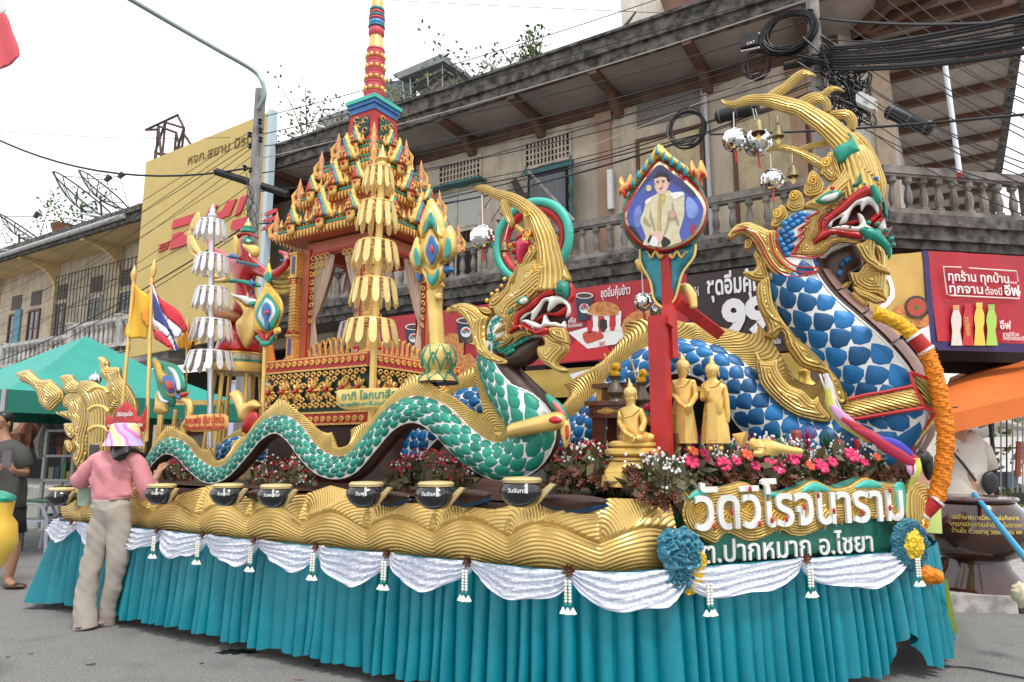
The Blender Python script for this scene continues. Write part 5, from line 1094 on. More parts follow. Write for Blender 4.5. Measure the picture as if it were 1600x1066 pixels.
for k in(0,1,3):
 f=FF(k,.18);fpuff(k,.178,[(-.125,4.40),(.125,4.40),(.105,4.66),(-.105,4.66)],.006,DKG,'shaft_panel',smooth=0,w=.01,res=.05)
 for i in range(7):mk('carved_curl',tube([f.w(-.06+.06*(i%3)+.028*math.cos(t),4.44+.035*i+.025*math.sin(t),-.004)for t in np.linspace(0,5,9)],.007,4),GOLDO,sr)
sbox(.17,4.72,4.78,BLUEP,'collar');sbox(.185,4.78,4.82,BLUEP,'collar');sbox(.20,4.82,4.86,TURQ,'collar')
z=4.86;sp_m={'r':REDM,'g':GOLDO,'t':TEALM,'b':mat('sky_blue_paint',(.08,.28,.6),.4),'p':mat('rose_red',(.55,.06,.08),.5)}
def ring_(z,r0,r1,h,m,nm='spire_ring',n=16):return mk(nm,lathe(SW(0,0,z),[(r0*.9,0),(r0*1.05,h*.25),((r0+r1)/2*1.08,h*.5),(r1*1.04,h*.8),(r1*.9,h)],n),m,sr)
r=.105
for i in range(5):
 mk('lotus_band',lathe(SW(0,0,z),[(r*.85,0),(r*1.0,.05),(r*.98,.1),(r*1.04,.105),(r*1.04,.12),(r*.85,.125)],18),sp_m['p'],sr)
 for k in range(10):
  a=2*PI*k/10;c=SW(0,0,z+.035)+SH.E*r*.98*math.cos(a)+SH.N*r*.98*math.sin(a);mk('lotus_petal',ball(c,.027-.001*i,7,5,sz=1.1),GOLDO,sr)
 z+=.122;r*=.96
mk('gold_flare',lathe(SW(0,0,z),[(r*1.02,0),(r*.9,.05),(r*.72,.16),(r*.7,.17)],16),GOLDP,sr);z+=.15
for h,rr,c in((.09,.078,'p'),(.03,.082,'t'),(.05,.078,'b'),(.035,.08,'p'),(.03,.078,'t'),(.04,.074,'p'),(.035,.074,'t')):ring_(z,rr,rr*.98,h,sp_m[c]);z+=h
mk('gold_flare',lathe(SW(0,0,z),[(.07,0),(.06,.08),(.045,.18)],12),GOLDP,sr);z+=.16
for i in range(7):ring_(z,.052-.005*i,.05-.005*i,.07,sp_m['prtbgrt'[i]]);z+=.07
c=SW(.3,-.3,bz1);t=thing('offering_bundle','white and pink striped offering bundle on the shrine floor behind the gold umbrella','offering',c)
mk('bundle',lathe(c,[(.10,0),(.13,.05),(.12,.12),(.08,.17),(.02,.2)],18),mat('bundle_white',(.65,.55,.52),.7,nz=.5,nsc=25),t);mk('ribbon',tube([c+[.13*math.cos(a),.13*math.sin(a),.09]for a in np.linspace(0,6.28,16)],.012,5),REDP,t)
def plaque(nm,label,fr,st,zoom,m,lines,d=0,th=.02,ink=GREENP,legs=None,back=None):
 P=poly(fr,st,zoom,d);t=thing(nm,label,'sign',fr.w(P[:,0].mean(),P[:,1].min(),d));mk('board',puff(fr,P,d,th,w=.012,res=.03,smooth=2),m,t)
 for s,x,y,sz,wpx in lines:
  u,z=fr.uz(x,y,d);u1,_=fr.uz(x+wpx,y,d);mk('lettering',text(fr,s,u,z,sz,d-th*1.02,.004,.012,width=u1-u),ink,t,False)
 return t
PG=G.at(.42)
plaque('name_sign','rounded yellow sign with green Thai writing below the shrine',PG,'526,616 530,609 618,606 640,612 642,632 630,640 540,640 527,630',None,mat('sign_yellow',(.72,.50,.14),.5,nz=.1),[('อาทิ โลกนาสีกา',537,626,.085,92),('กาลภัทยาโนงศักดิ์',534,636,.04,88)],ink=GREENP)
plaque('name_sign','rounded orange sign with red Thai writing above the leftmost hump',G.at(.3),'290,652 300,649 350,647 357,655 356,668 348,673 300,675 291,668',None,mat('sign_orange',(.70,.33,.08),.5,nz=.1),[('คุณพ่อ อุ้ม นุ้ยไฉ',293,663,.085,60),('คุณพ่ออำนวยสุวรรณ',293,672,.05,60)],ink=REDM)
pr_=plaque('name_sign','red crown shaped sign with white Thai writing above the pink and yellow hat',G.at(.3),'168,672 166,648 178,655 181,640 190,634 197,626 204,634 212,640 216,655 226,640 230,632 229,655 225,675 200,668',None,REDM,[('ลัมิสสุมโถ',186,651,.055,24),('หลวงพ่อวัดวิโรจนาราม',172,668,.045,54)],ink=WHITEP)
# ================================================================ tiered umbrellas
def umbrella(name,label,fr,base,top,tiers,pole_r,m,m2,pm,tilt=None,n=16,cat='ceremonial umbrella'):
 """base/top: (x,y) of the pole; tiers: (x,y,half width px,height px)"""
 a,b=fr.P(*base),fr.P(*top);t=thing(name,label,cat,a);mk('pole',tube([a,b],pole_r,10),pm,t)
 for x,y,w_,h_ in tiers:
  c=fr.P(x,y);s=fr.sc(x,y);R=w_*s;H=h_*s*.9
  mk('tier_ring',join([tube([c+np.array([math.cos(q),math.sin(q),0])*R*.78 for q in np.linspace(0,2*PI,25)],.009,5),tube([c-[R*.78,0,0],c+[R*.78,0,0]],.006,4),tube([c-[0,R*.78,0],c+[0,R*.78,0]],.006,4)]),m2,t)
  nn_=n
  for k in range(nn_):
   q=2*PI*(k+.3)/nn_;er=np.array([math.cos(q),math.sin(q),0]);et=np.array([-math.sin(q),math.cos(q),0]);w2=R*.78*PI/nn_*.74;V=[]
   prof=[(0,.7),(.25,.85),(.55,1),(.8,.95),(.92,.7),(1,.3)]
   for v,ww in prof:
    o=R*(.80+.20*v**.8)
    for s_ in(-1,1):
     for th_ in(0,.008):V.append(c+er*(o-th_)+et*s_*w2*ww+np.array([0,0,.01-H*v]))
   Fc=[]
   for i in range(len(prof)-1):
    o_=i*4;Fc+=[(o_,o_+4,o_+6,o_+2),(o_+1,o_+3,o_+7,o_+5),(o_,o_+1,o_+5,o_+4),(o_+2,o_+6,o_+7,o_+3)]
   mk('petal_flap',geo(V,Fc+[(20,21,23,22),(0,2,3,1)]),m,t,False)
 return t,b
GOLDFL=mat('flap_gold',(.80,.60,.24),.45,.25,nz=.15,nsc=30,bump=.001);SILV=mat('flap_silver',(.72,.72,.74),.45,.2,nz=.12,nsc=20);SILI=mat('silver_pole',(.6,.6,.62),.3,.6);
UG=G.at(.55)
gu,b=umbrella('tiered_umbrella','five tiered golden umbrella with hanging flaps on a pole in front of the shrine',UG,(578,700),(597,262),[(592,266,26,40),(590,320,33,48),(588,382,38,43),(585,440,39,46),(580,503,45,45)],.028,GOLDFL,GOLDO,GOLDP,n=13)
c=UG.P(597,262);mk('finial',lathe(c,[(.03,-.02),(.045,.02),(.03,.05),(.05,.07),(.03,.1),(.022,.13),(.001,.2)],12),GOLDP,gu)
US=G.at(.75)
wu,b=umbrella('tiered_umbrella','five tiered silver white umbrella with hanging flaps left of the garuda',US,(328,700),(331,350),[(331,347,25,32),(332,401,28,34),(332,452,29,36),(332,502,33,37),(329,551,38,34)],.028,SILV,SILI,SILI,n=14)
c=US.P(331,348);mk('finial',lathe(c,[(.03,-.02),(.05,.0),(.05,.03),(.03,.04),(.045,.06),(.045,.08),(.025,.1),(.03,.13),(.001,.2)],12),SILV,wu)
for x,y,n_ in((545,395,2),(540,440,4),(541,510,4)):
 pass
w2,b=umbrella('tiered_umbrella','silver tiered umbrella showing inside the shrine behind the gold umbrella',G.at(1.6),(560,600),(566,380),[(560,380,20,26),(557,432,24,30),(555,506,28,36)],.02,SILV,SILI,SILI,n=12)
def crest(name,label,fr,base,parts,pole,cat='ceremonial fan'):
 a=fr.P(*base);t=thing(name,label,cat,a)
 if pole:mk('pole',tube([fr.P(*p)for p in pole[0]],pole[1],12),GOLDP,t)
 for nm,st,zm,m,d,th in parts:pf(t,nm,fr,st,zm,m,d,th)
 return t
ZF=(640,300,3.333);FG=G.at(.45)
TRQ=mat('turquoise_enamel',(.01,.33,.26),.3,nz=.3,nsc=30,coat=.3)
crest('fan_on_pole','large gold flame shaped fan set with green and blue stones, right of the shrine',FG,(683,560),[('fan_body','110,30 150,80 185,150 190,200 215,170 245,230 248,300 235,340 200,375 175,370 188,420 182,470 165,470 150,530 120,565 95,510 85,450 60,410 30,410 5,370 0,330 20,290 35,230 60,260 50,190 75,110',ZF,GOLDP,0,.06),('fan_leaf','110,80 145,150 175,230 160,240 130,200 110,170 90,200 75,240 60,235 80,150',ZF,GOLDP,-.05,.04),('fan_leaf','112,180 150,240 160,310 125,400 90,380 72,310 85,240',ZF,GOLDP,-.055,.04),('fan_leaf','40,235 62,280 70,350 45,400 15,375 8,330',ZF,GOLDP,-.045,.04),('fan_leaf','205,175 240,240 240,310 205,360 175,340 180,270',ZF,GOLDP,-.045,.04),('fan_leaf','70,395 125,440 175,380 175,440 120,510 85,460',ZF,GOLDP,-.05,.035),('green_stone','112,103 132,135 145,185 140,205 112,170 85,215 78,190 95,130',ZF,TRQ,-.09,.015),('green_stone','35,290 52,330 55,385 40,385 22,350 22,310',ZF,TRQ,-.085,.012),('green_stone','200,233 215,270 210,330 190,350 180,320 185,270',ZF,TRQ,-.085,.012),('green_stone','90,420 110,440 125,435 150,400 150,440 122,488 95,465',ZF,TRQ,-.085,.015),('blue_stone','112,225 140,260 150,300 120,380 100,360 82,310 95,260',ZF,BLUEP,-.095,.015),('red_stone','115,275 125,300 118,325 108,315 105,295',ZF,REDP,-.112,.01),('blue_bud','180,385 225,395 228,415 190,428 178,410',ZF,BLUEP,-.03,.03),('blue_bud','40,430 60,425 62,465 45,465',ZF,BLUEP,-.03,.03),('clasp','140,528 165,528 165,562 140,562',ZF,GOLDP,-.035,.03)],([(678,455),(684,545)],.055))
ZJ=(640,300,3.333)
lt=thing('lotus_finial','gold lotus bud with green outlines on the serpent back below the fan','finial',FG.P(685,596));c=FG.P(685,597);s=FG.sc(685,590)
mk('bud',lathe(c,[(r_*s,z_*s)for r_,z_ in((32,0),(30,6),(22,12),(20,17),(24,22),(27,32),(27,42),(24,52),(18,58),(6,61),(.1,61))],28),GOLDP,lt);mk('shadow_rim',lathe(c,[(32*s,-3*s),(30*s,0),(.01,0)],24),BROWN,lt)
for row,(z0_,z1_,r0_,r1_,n_,of)in enumerate(((14,44,24,26,7,0),(24,60,27,18,7,.5),(0,15,33,22,8,0))):
 for k in range(n_):
  for s_ in(-1,1):
   L_=[]
   for t_ in np.linspace(0,1,7):
    q=2*PI*(k+of+s_*.5*(1-t_**1.5))/n_;zz=z0_+(z1_-z0_)*t_;rr=np.interp(zz,[0,6,12,17,22,32,42,52,58,61],[32,30,22,20,24,27,27,24,18,6])+.5;L_.append(c+np.array([rr*s*math.cos(q),rr*s*math.sin(q),zz*s]))
   mk('petal_edge',tube(L_,.006,5),GREENP,lt)
ZK=(280,320,5.33);KG=G.at(.7)
WHG=mat('white_feather_paint',(.6,.65,.65),.5)
crest('fan_on_pole','slim pointed gold fan with a blue and red eye in front of the garuda',KG,(417,700),[('fan_body','748,430 760,500 775,580 750,640 790,700 840,760 872,850 860,930 830,1010 790,1066 640,1066 625,960 620,880 650,780 700,690 720,640 700,590 735,520',ZK,GOLD,0,.04),('diamond','740,555 772,600 740,655 708,600',ZK,GREENP,-.035,.015),('fan_field','735,735 790,800 835,880 820,960 780,1030 720,1050 660,1000 632,920 650,850 690,780',ZK,GREENP,-.035,.02),('feather_field','725,780 770,810 800,870 790,940 740,1000 720,1030 690,990 655,940 670,880 700,820',ZK,WHG,-.05,.015),('blue_eye','725,810 765,850 770,910 745,960 740,1040 715,1040 705,960 685,910 690,850',ZK,BLUEP,-.06,.015),('red_stone','728,875 748,890 742,912 718,910 715,890',ZK,REDP,-.075,.012)],([(415,525),(408,700)],.02))
ZL=(280,480,4.845)
t=bpy.data.objects['fan_on_pole.001']if 'fan_on_pole.001' in bpy.data.objects else None
for nm,st,m,d in(('bow_leaf','600,170 640,200 655,240 690,190 715,170 700,220 670,260 620,250',REDM,-.03),('bow_leaf','585,215 620,240 640,290 620,270 590,250',GREENP,-.04),('bow_leaf','690,240 735,200 720,240 690,290',GREENP,-.04),('bow_knot','620,258 680,258 675,295 625,295',GREENP,-.04),('bow_wing','715,170 760,150 770,190 740,210 735,240',GOLD,-.02)):pf(t,nm,KG,st,ZL,m,d,.02)
ZM=(20,540,4.737);LG=G.at(.55)
crest('peacock_crest','gold, green and blue leaf crest on a bent gold arm left of the silver umbrella',LG,(290,690),[('crest_back','1035,90 1060,85 1090,110 1160,125 1220,150 1265,210 1285,290 1275,340 1240,350 1215,400 1190,455 1140,440 1090,390 1075,310 1060,230 1040,140',ZM,GREENP,0,.05),('crest_white','1150,160 1200,180 1235,260 1240,330 1220,330 1200,240',ZM,WHG,-.04,.02),('crest_gold','1040,95 1090,130 1120,200 1190,220 1215,290 1200,380 1150,370 1120,300 1090,280 1065,200',ZM,GOLD,-.045,.025),('blue_stone','1110,235 1150,215 1190,240 1205,300 1190,350 1150,350 1120,300',ZM,BLUEP,-.065,.02),('red_stone','1130,268 1165,258 1185,280 1185,325 1160,335 1140,315',ZM,REDP,-.08,.015),('blue_leaf','1200,350 1235,370 1240,400 1215,395',ZM,BLUEP,-.05,.02),('white_leaf','1075,330 1110,390 1150,410 1140,430 1095,410',ZM,WHG,-.045,.02),('red_tip','1240,350 1300,350 1290,370 1260,385 1240,380',ZM,REDM,-.04,.02),('arm_back','1075,330 1090,400 1140,440 1145,500 1060,505 1060,440',ZM,GOLDP,.03,.04)],None,cat='crest')
t=bpy.data.objects['peacock_crest'];sw(t,'gold_arm',LG,'1225,400,24 1290,410,30 1315,470,26 1300,550,26 1265,600,26 1260,690,26',ZM,GOLDP,-.02,.8,4);mk('gold_pole',tube([LG.P(275,640,.02),LG.P(268,690,.02)],.022,8),GOLDP,t)
# ================================================================ garuda
RG=G.at(1.15);gr=thing('garuda_statue','red bird-headed garuda statue with gold wings and raised arms on a drum stand','statue',RG.P(385,585))
SKR=mat('garuda_red',(.55,.02,.018),.28,nz=.15,coat=.4)
def skin(name,verts,edges,root_i,m,par=None,sub=2,label=None,cat=None,group=None,kind=None):
 """one continuous body grown round a skeleton of (x,y,z,rx,ry)"""
 o0=wl(par)if par is not None else np.array([np.mean([v[0]for v in verts]),np.mean([v[1]for v in verts]),min(v[2]for v in verts)])
 me=bpy.data.meshes.new(name);me.from_pydata([tuple(np.array(v[:3])-o0)for v in verts],edges,[]);o=bpy.data.objects.new(name,me);COL.objects.link(o)
 mo=o.modifiers.new('skin','SKIN');mo.use_smooth_shade=True;sv=me.skin_vertices[0].data
 for i,v in enumerate(verts):sv[i].radius=(v[3],v[4]if len(v)>4 else v[3]);sv[i].use_root=(i==root_i)
 o.modifiers.new('sub','SUBSURF').levels=sub;o.modifiers['sub'].render_levels=sub
 bpy.context.view_layer.update();dg=bpy.context.evaluated_depsgraph_get();m2_=bpy.data.meshes.new_from_object(o.evaluated_get(dg));o.modifiers.clear();o.data=m2_;m2_.materials.clear();m2_.materials.append(m)
 for p in m2_.polygons:p.use_smooth=True
 if par is not None:o.parent=par
 else:o.location=o0
 LOC[o.name]=o0;return tag(o,label,cat,group,kind)
def rp(x,y,r,d=0):p=RG.P(280+x/5.33,320+y/5.33,d);return(*p,r/5.33*RG.sc(380,450))
sk_=[rp(550,850,68),rp(545,740,74),rp(545,620,84),rp(550,510,100),rp(570,430,60),rp(570,380,62),rp(560,310,70),rp(570,270,55),rp(450,500,60),rp(380,440,45),rp(290,390,38),rp(260,340,30),rp(250,280,26),rp(660,540,55),rp(740,585,40,-.05),rp(810,575,36,-.1),rp(880,520,30,-.12),rp(905,470,26,-.1),rp(900,430,26),rp(870,405,20),rp(830,390,10),rp(930,390,12),rp(930,360,6),rp(500,900,60),rp(420,960,50),rp(450,1060,45),rp(430,1180,35),rp(620,900,60),rp(680,1000,50),rp(600,1080,42),rp(570,1200,35)]
se=[(0,1),(1,2),(2,3),(3,4),(4,5),(5,6),(6,7),(3,8),(8,9),(9,10),(10,11),(11,12),(3,13),(13,14),(14,15),(15,16),(16,17),(17,18),(18,19),(19,20),(18,21),(21,22),(0,23),(23,24),(24,25),(25,26),(0,27),(27,28),(28,29),(29,30)]
skin('body',sk_,se,0,SKR,gr)
pf(gr,'beak',RG,'545,325 600,330 650,345 662,390 650,430 625,440 600,410 560,380',ZK,mat('beak_yellow',(.78,.55,.14),.35),-.10,.06);pf(gr,'eye_patch',RG,'525,290 560,270 610,285 620,315 580,330 540,325',ZK,GREENP,-.13,.02);pf(gr,'eye',RG,'555,300 575,290 595,303 578,315',ZK,WHITEP,-.15,.012)
pf(gr,'headband',RG,'490,262 520,235 600,235 655,265 650,282 590,255 520,262 495,285',ZK,REDM,-.12,.03);hp=RG.P(387,362);mk('crown',lathe(hp,[(.075,-.01),(.07,.02),(.045,.03),(.05,.05),(.03,.06),(.035,.08),(.001,.14)],14),GREENP,gr);mk('crown_tip',lathe(hp+[0,0,.055],[(.04,0),(.035,.03),(.02,.05),(.001,.1)],10),GOLDP,gr)
pf(gr,'hair_plate',RG,'470,260 495,280 500,420 480,430 462,340',ZK,GOLDP,.02,.04)
for i in range(9):x=470+i*22;y=468+i*5;pf(gr,'collar_point',RG,f'{x},{y - 12} {x + 24},{y - 6} {x + 14},{y + 30}',ZK,TEALM,-.15,.012,smooth=0)
pf(gr,'shoulder_bow',RG,'415,430 450,405 485,430 480,450 430,450',ZK,BLUEP,-.12,.03)
pf(gr,'belt',RG,'415,620 500,620 620,640 675,665 670,690 600,680 500,655 415,650',ZK,GREENP,-.155,.03);pf(gr,'belt_flower',RG,'590,650 605,618 620,640 642,655 622,672 612,692 597,672',ZK,BLUEP,-.19,.02);pf(gr,'navel_stone',RG,'585,725 602,722 612,745 598,755',ZK,BLUEP,-.15,.012)
pf(gr,'sash',RG,'430,730 480,750 560,760 640,790 640,815 580,840 500,790 450,770',ZK,WHITEP,-.15,.03);pf(gr,'sash_knot',RG,'585,820 610,805 632,820 620,850 595,850',ZK,GREENP,-.19,.03)
pf(gr,'loin_cloth',RG,'450,770 520,800 570,850 640,850 650,960 620,1100 560,1200 500,1100 480,980 540,900',ZK,GOLDP,-.15,.05)
pf(gr,'thigh_scales',RG,'230,870 300,850 420,870 520,920 500,970 420,980 330,970 250,940',ZK,mat('garuda_pattern',(.35,.25,.06),.5,nz=1,nsc=45,col2=(.5,.06,.02),bump=.004,bsc=60),-.08,.06)
for s in('160,60 175,130 140,200 150,300 180,400 250,480 330,560 410,600 400,650 300,640 210,600 140,500 90,380 75,300 100,180',):pf(gr,'left_wing',RG,s,ZK,GOLDL,.06,.05)
for i,s in enumerate(('100,180 160,60 172,130 140,220','78,300 110,250 150,330 200,420 150,410','90,380 160,420 260,500 200,500','140,500 230,540 330,590 300,620 200,580','210,600 300,620 410,600 410,640 300,650')):pf(gr,'wing_feather',RG,s,ZK,GOLDP,.02-.01*i,.03)
for i,s in enumerate(('800,540 900,530 960,500 1000,510 960,560 860,590','780,590 900,580 1000,545 1012,570 960,610 850,630','770,630 900,620 1010,595 1015,620 950,660 820,670','780,670 900,665 1010,640 1000,665 930,700 830,700','790,700 880,700 945,700 930,735 880,755 820,740')):pf(gr,'wing_feather',RG,s,ZK,mat('wing_yellow',(.68,.56,.16),.4,.3,nz=.2),.02+.01*i,.035)
pf(gr,'bracelet',RG,'862,458 925,460 928,482 862,480',ZK,BLUEP,-.06,.04);pf(gr,'hanging_scarf',RG,'690,1000 760,1000 820,1420 700,1420',ZK,mat('orange_scarf',(.80,.28,.02),.6,nz=.3,nsc=3,col2=(.6,.04,.02)),-.02,.03,smooth=0)
dm=thing('drum_stand','gold rimmed round drum pedestal on straight legs under the garuda','pedestal',RG.P(385,680));dc=RG.P(372,578)
mk('drum',lathe(dc,[(.30,-.04),(.31,.0),(.30,.05),(.27,.055),(.27,.11),(.28,.15),(.27,.16),(.01,.16)],32),mat('drum_yellow',(.72,.48,.12),.4,.2,nz=.2),dm);mk('green_band',lathe(dc+[0,0,.06],[(.275,0),(.275,.02)],32),GREENP,dm);mk('pearl_band',lathe(dc+[0,0,.085],[(.276,0),(.276,.05)],32),mat('pearl_pattern',(.6,.55,.42),.4,nz=.6,nsc=60),dm)
for q in range(6):
 a=q*PI/3+.2;mk('leg',tube([dc+np.array([.22*math.cos(a),.22*math.sin(a),-.04]),np.array([dc[0]+.30*math.cos(a),dc[1]+.30*math.sin(a),1.1])],.022,6),GOLDP,dm)
mk('robe_hem',lathe(dc+[0,0,.16],[(.20,0),(.24,.03),(.22,.12),(.12,.22),(.06,.3)],20),SKR,dm)
# ================================================================ ring behind the green serpent, hanging bells and mirror balls
RN=G.at(.75);rg=thing('ring_frame','round green and red ring behind the horn of the green serpent','ring',RN.P(830,440));c=RN.uz(831,377);s=RN.sc(831,377)
def ringt(R,r,m,nm,dd=0,flat_=1):return mk(nm,tube([RN.w(c[0]+R*s*math.cos(t)*1.04,c[1]+R*s*math.sin(t),dd)for t in np.linspace(0,2*PI,65)],r*s,12,flat_),m,rg)
ringt(63,7,TURQ,'green_ring');ringt(51,7.5,REDM,'red_ring',.02,.7);mk('hub_leaf',join([tube([RN.w(c[0]+6*s*math.cos(t),c[1]+6*s*math.sin(t),.02),RN.w(c[0]+44*s*math.cos(t),c[1]+44*s*math.sin(t),.02)],[.03,.02],6)for t in np.linspace(0,2*PI,9)[:-1]]),GOLDO,rg)
for s_ in('300,408 370,408 400,470 382,508','345,335 405,342 460,395 430,420','615,165 640,100 672,98 645,165'):mk('dark_blade',ext(RN,poly(RN,s_,ZA),.1,.13),MATS['charred_board'],rg,False)
def mball(x,y,rpx,fr,d,top,label):
 c=fr.P(x,y,d);r=rpx*fr.sc(x,y,d);t=thing('mirror_ball',label,'mirror ball',c-[0,0,r],'mirror balls hanging on the float');n=30;m_=18;V=[];Fc=[]
 mk('core',ball(c,r*.985,20,12),mat('ball_grout',(.25,.25,.25),.4,.6),t);rn=random.Random(int(x))
 for i in range(m_):
  th0,th1=PI*i/m_+.01,PI*(i+1)/m_-.01;nn_=max(5,int(n*math.sin((th0+th1)/2)))
  for k in range(nn_):
   a0,a1=2*PI*(k+.06)/nn_,2*PI*(k+.94)/nn_;nv=np.array([math.sin((th0+th1)/2)*math.cos((a0+a1)/2),math.sin((th0+th1)/2)*math.sin((a0+a1)/2),math.cos((th0+th1)/2)]);j=np.array([rn.gauss(0,.07)for _ in range(3)])
   o=len(V)
   for th,a in((th0,a0),(th1,a0),(th1,a1),(th0,a1)):p=np.array([math.sin(th)*math.cos(a),math.sin(th)*math.sin(a),math.cos(th)]);V.append(c+r*p+nv*((p-nv)@j)*r)
   Fc.append((o,o+1,o+2,o+3))
 f=mk('mirror_tiles',geo(V,Fc),CHROME,t,False);f['kind']='stuff'
 tp=fr.P(*top,d);mk('string',tube([c+[0,0,r],tp],.004,4),WHITEP,t);mk('red_tassel',tube([c-[0,0,r],c-[0,0,r*1.9]+[.008,0,0]],[.008,.012,.010],6),REDP,t)
mball(754,371,20,HG,-.1,(753,305),'mirror ball hanging from the horn tip of the green serpent')
mball(1148,219,19,HB_,-.1,(1146,175),'leftmost mirror ball under the blue serpent antler tip');mball(1184,223,22,HB_,.02,(1176,170),'mirror ball hanging just right of the first under the blue antler');mball(1206,282,18,HB_,-.05,(1204,240),'single mirror ball hanging lower beside the blue serpent ear')
mball(1005,472,15,G.at(.7),0,(1003,425),'small mirror ball hanging left of the red portrait post');mball(149,593,9,G.at(1.2),0,(149,580),'tiny mirror ball between the two gold serpent tails')
BRZ=mat('old_bronze',(.30,.24,.12),.5,.6,nz=.5,nsc=30)
def bell(x,y,h,fr,d,top,label,leaf=True):
 s=fr.sc(x,y,d);c=fr.P(x,y+h/2,d);H=h*s;t=thing('hanging_bell',label,'bell',c,'small bronze bells hanging on the float')
 mk('bell_body',lathe(c,[(H*.30,.03),(H*.46,0),(H*.42,H*.1),(H*.37,H*.45),(H*.3,H*.75),(H*.16,H*.93),(H*.05,H*1.0),(.001,H)],20),BRZ,t);mk('loop',tube([c+[H*.1*math.cos(q),0,H*1.08+H*.1*math.sin(q)]for q in np.linspace(0,6.28,12)],.005,5),BRZ,t);mk('cord',tube([c+[0,0,H*1.1],fr.P(*top,d)],.003,4),WHITEP,t)
 if leaf:mk('clapper_leaf',tube([c,c-[0,0,H*.35],c-[0,0,H*.6]],[.002,H*.2,.004],8,.15,up=fr.N),GOLDP,t)
bell(788,385,15,HG,-.1,(795,350),'bronze bell hanging beside the pink shell on the green serpent head');bell(1185,196,24,HB_,-.1,(1180,170),'bronze bell in front of the second mirror ball');bell(1216,204,20,HB_,-.05,(1215,180),'bronze bell hanging right of the paired mirror balls');bell(1239,266,20,HB_,-.05,(1238,240),'bronze bell next to the lowest mirror ball by the blue serpent');bell(1030,487,12,G.at(.7),.02,(1028,455),'small bronze bell at the red portrait post',False)
bc=cr([BN.P(*p,.3)for p in prs('1195,350 1215,375 1245,405 1280,400')],4)
# ================================================================ portrait
PF_=G.at(.62);ZP=(950,220,5.922)
po=thing('portrait_frame','leaf shaped painted portrait of a seated man in a cream uniform on a red post','portrait',PF_.P(1045,720))
pf(po,'outer_frame',PF_,'470,30 520,100 620,180 720,240 790,330 860,420 905,520 935,620 925,720 880,840 800,950 680,1010 540,1050 400,1040 270,1000 180,900 140,800 130,680 150,560 200,480 240,400 300,280 380,170',ZP,GREENP,.02,.03,res=.03,w=.03)
pf(po,'gold_peak',PF_,'468,32 560,110 660,190 740,245 770,300 740,330 640,240 540,190 478,165 420,230 340,320 270,400 235,440 235,380 300,270 380,160',ZP,mat('leaf_gold_yellow',(.82,.52,.10),.42,.2),-.01,.04,res=.02)
for x,y in((475,115),(545,165),(615,205),(680,250),(740,300),(415,195),(362,265),(305,330),(258,400)):
 u,z=PF_.uz(950+x/5.922,220+y/5.922);mk('blue_drop',puff(PF_,[(u-.018,z-.022),(u,z+.034),(u+.018,z-.022),(u,z-.034)],-.045,.012,smooth=3,res=.01),TEALM,po)
for x in np.linspace(0,1,9):
 a=np.array([(300-60+x*230,350-x*300)])[0]
pf(po,'red_frame',PF_,'475,170 620,255 740,330 850,450 915,570 925,680 890,800 800,920 660,1000 520,1040 380,1020 260,960 170,850 145,720 160,590 240,470 330,330',ZP,REDM,-.01,.03,res=.03,w=.03)
pf(po,'cream_rim',PF_,'475,190 600,270 720,360 840,480 905,600 900,700 860,810 770,910 650,975 520,1010 390,995 270,925 185,830 155,720 170,620 250,470 350,330',ZP,mat('cream_rim',(.80,.68,.42),.4,.1),-.03,.022,res=.03,w=.025)
IM=PF_.at(-.053)
def flatp(nm,st,m,d=0,sm=4):
 P=poly(PF_,st,ZP,-.053-d);P=cr(P,sm,True)if sm else P;return mk(nm,ext(PF_,P,-.053-d-.002,-.053-d),m,po,False)
bgm=mat('picture_blue',(.035,.05,.30),.3,nz=.8,nsc=2.6,col2=(.06,.11,.42),coat=.3);flatp('picture','475,222 590,295 700,375 810,490 880,610 875,700 835,800 750,890 640,950 520,982 400,968 290,900 205,810 178,715 190,625 265,480 360,340',bgm)
for i,(q,c_)in enumerate((('475,222 590,295 700,375 810,490 780,520 650,420 540,350 400,360 290,470 240,520 265,480 360,340',(.03,.03,.12)),('740,520 800,560 840,640 800,720 740,700 720,600',(.22,.32,.72)),('250,640 300,600 310,700 290,800 240,760',(.16,.24,.62)))):flatp('picture_glow',q,mat('picture_tone_%d'%i,c_,.4,nz=.5,nsc=9,coat=.3),.001+.0002*i)
CUN=mat('uniform_cream',(.58,.52,.33),.5,nz=.5,nsc=30,col2=(.75,.68,.5),coat=.2);flatp('uniform','440,500 360,550 335,640 300,740 330,830 350,900 325,960 400,970 520,985 640,950 680,930 660,860 680,780 705,690 705,590 700,490 600,485 560,460 470,480',CUN,.002)
flatp('sash','470,495 500,480 540,520 500,640 480,830 455,830 460,640',mat('sash_gold',(.6,.45,.15),.5,nz=.3,nsc=50),.003)
flatp('shoulder_board','575,490 620,478 690,475 705,500 660,520 620,545 590,520',WHITEP,.004);flatp('shoulder_board','345,560 395,525 400,545 360,590',WHITEP,.004)
FLS=mat('painted_skin',(.70,.45,.36),.5,coat=.2);flatp('face','440,345 530,335 560,375 575,395 555,440 520,485 480,492 450,470 430,430 432,380',FLS,.004);flatp('hair','435,345 450,305 500,292 545,305 565,345 570,385 550,375 535,340 480,335 445,350',mat('painted_hair',(.015,.01,.012),.5),.005)
for q in('395,640 410,700 440,820 430,840 400,760 385,700','560,640 575,720 540,850 520,860 550,740','600,560 610,620 660,760 640,780 590,640','340,700 380,760 400,800 330,760','480,520 490,520 492,830 482,830'):flatp('uniform_fold',q,mat('uniform_shade',(.36,.31,.17),.5),.0035)
for q in('430,400 445,395 440,430 450,470 436,440','560,385 572,400 558,430','500,395 512,430 496,436 500,420'):flatp('face_shade',q,mat('painted_skin_dark',(.45,.24,.17),.5),.0045,3)
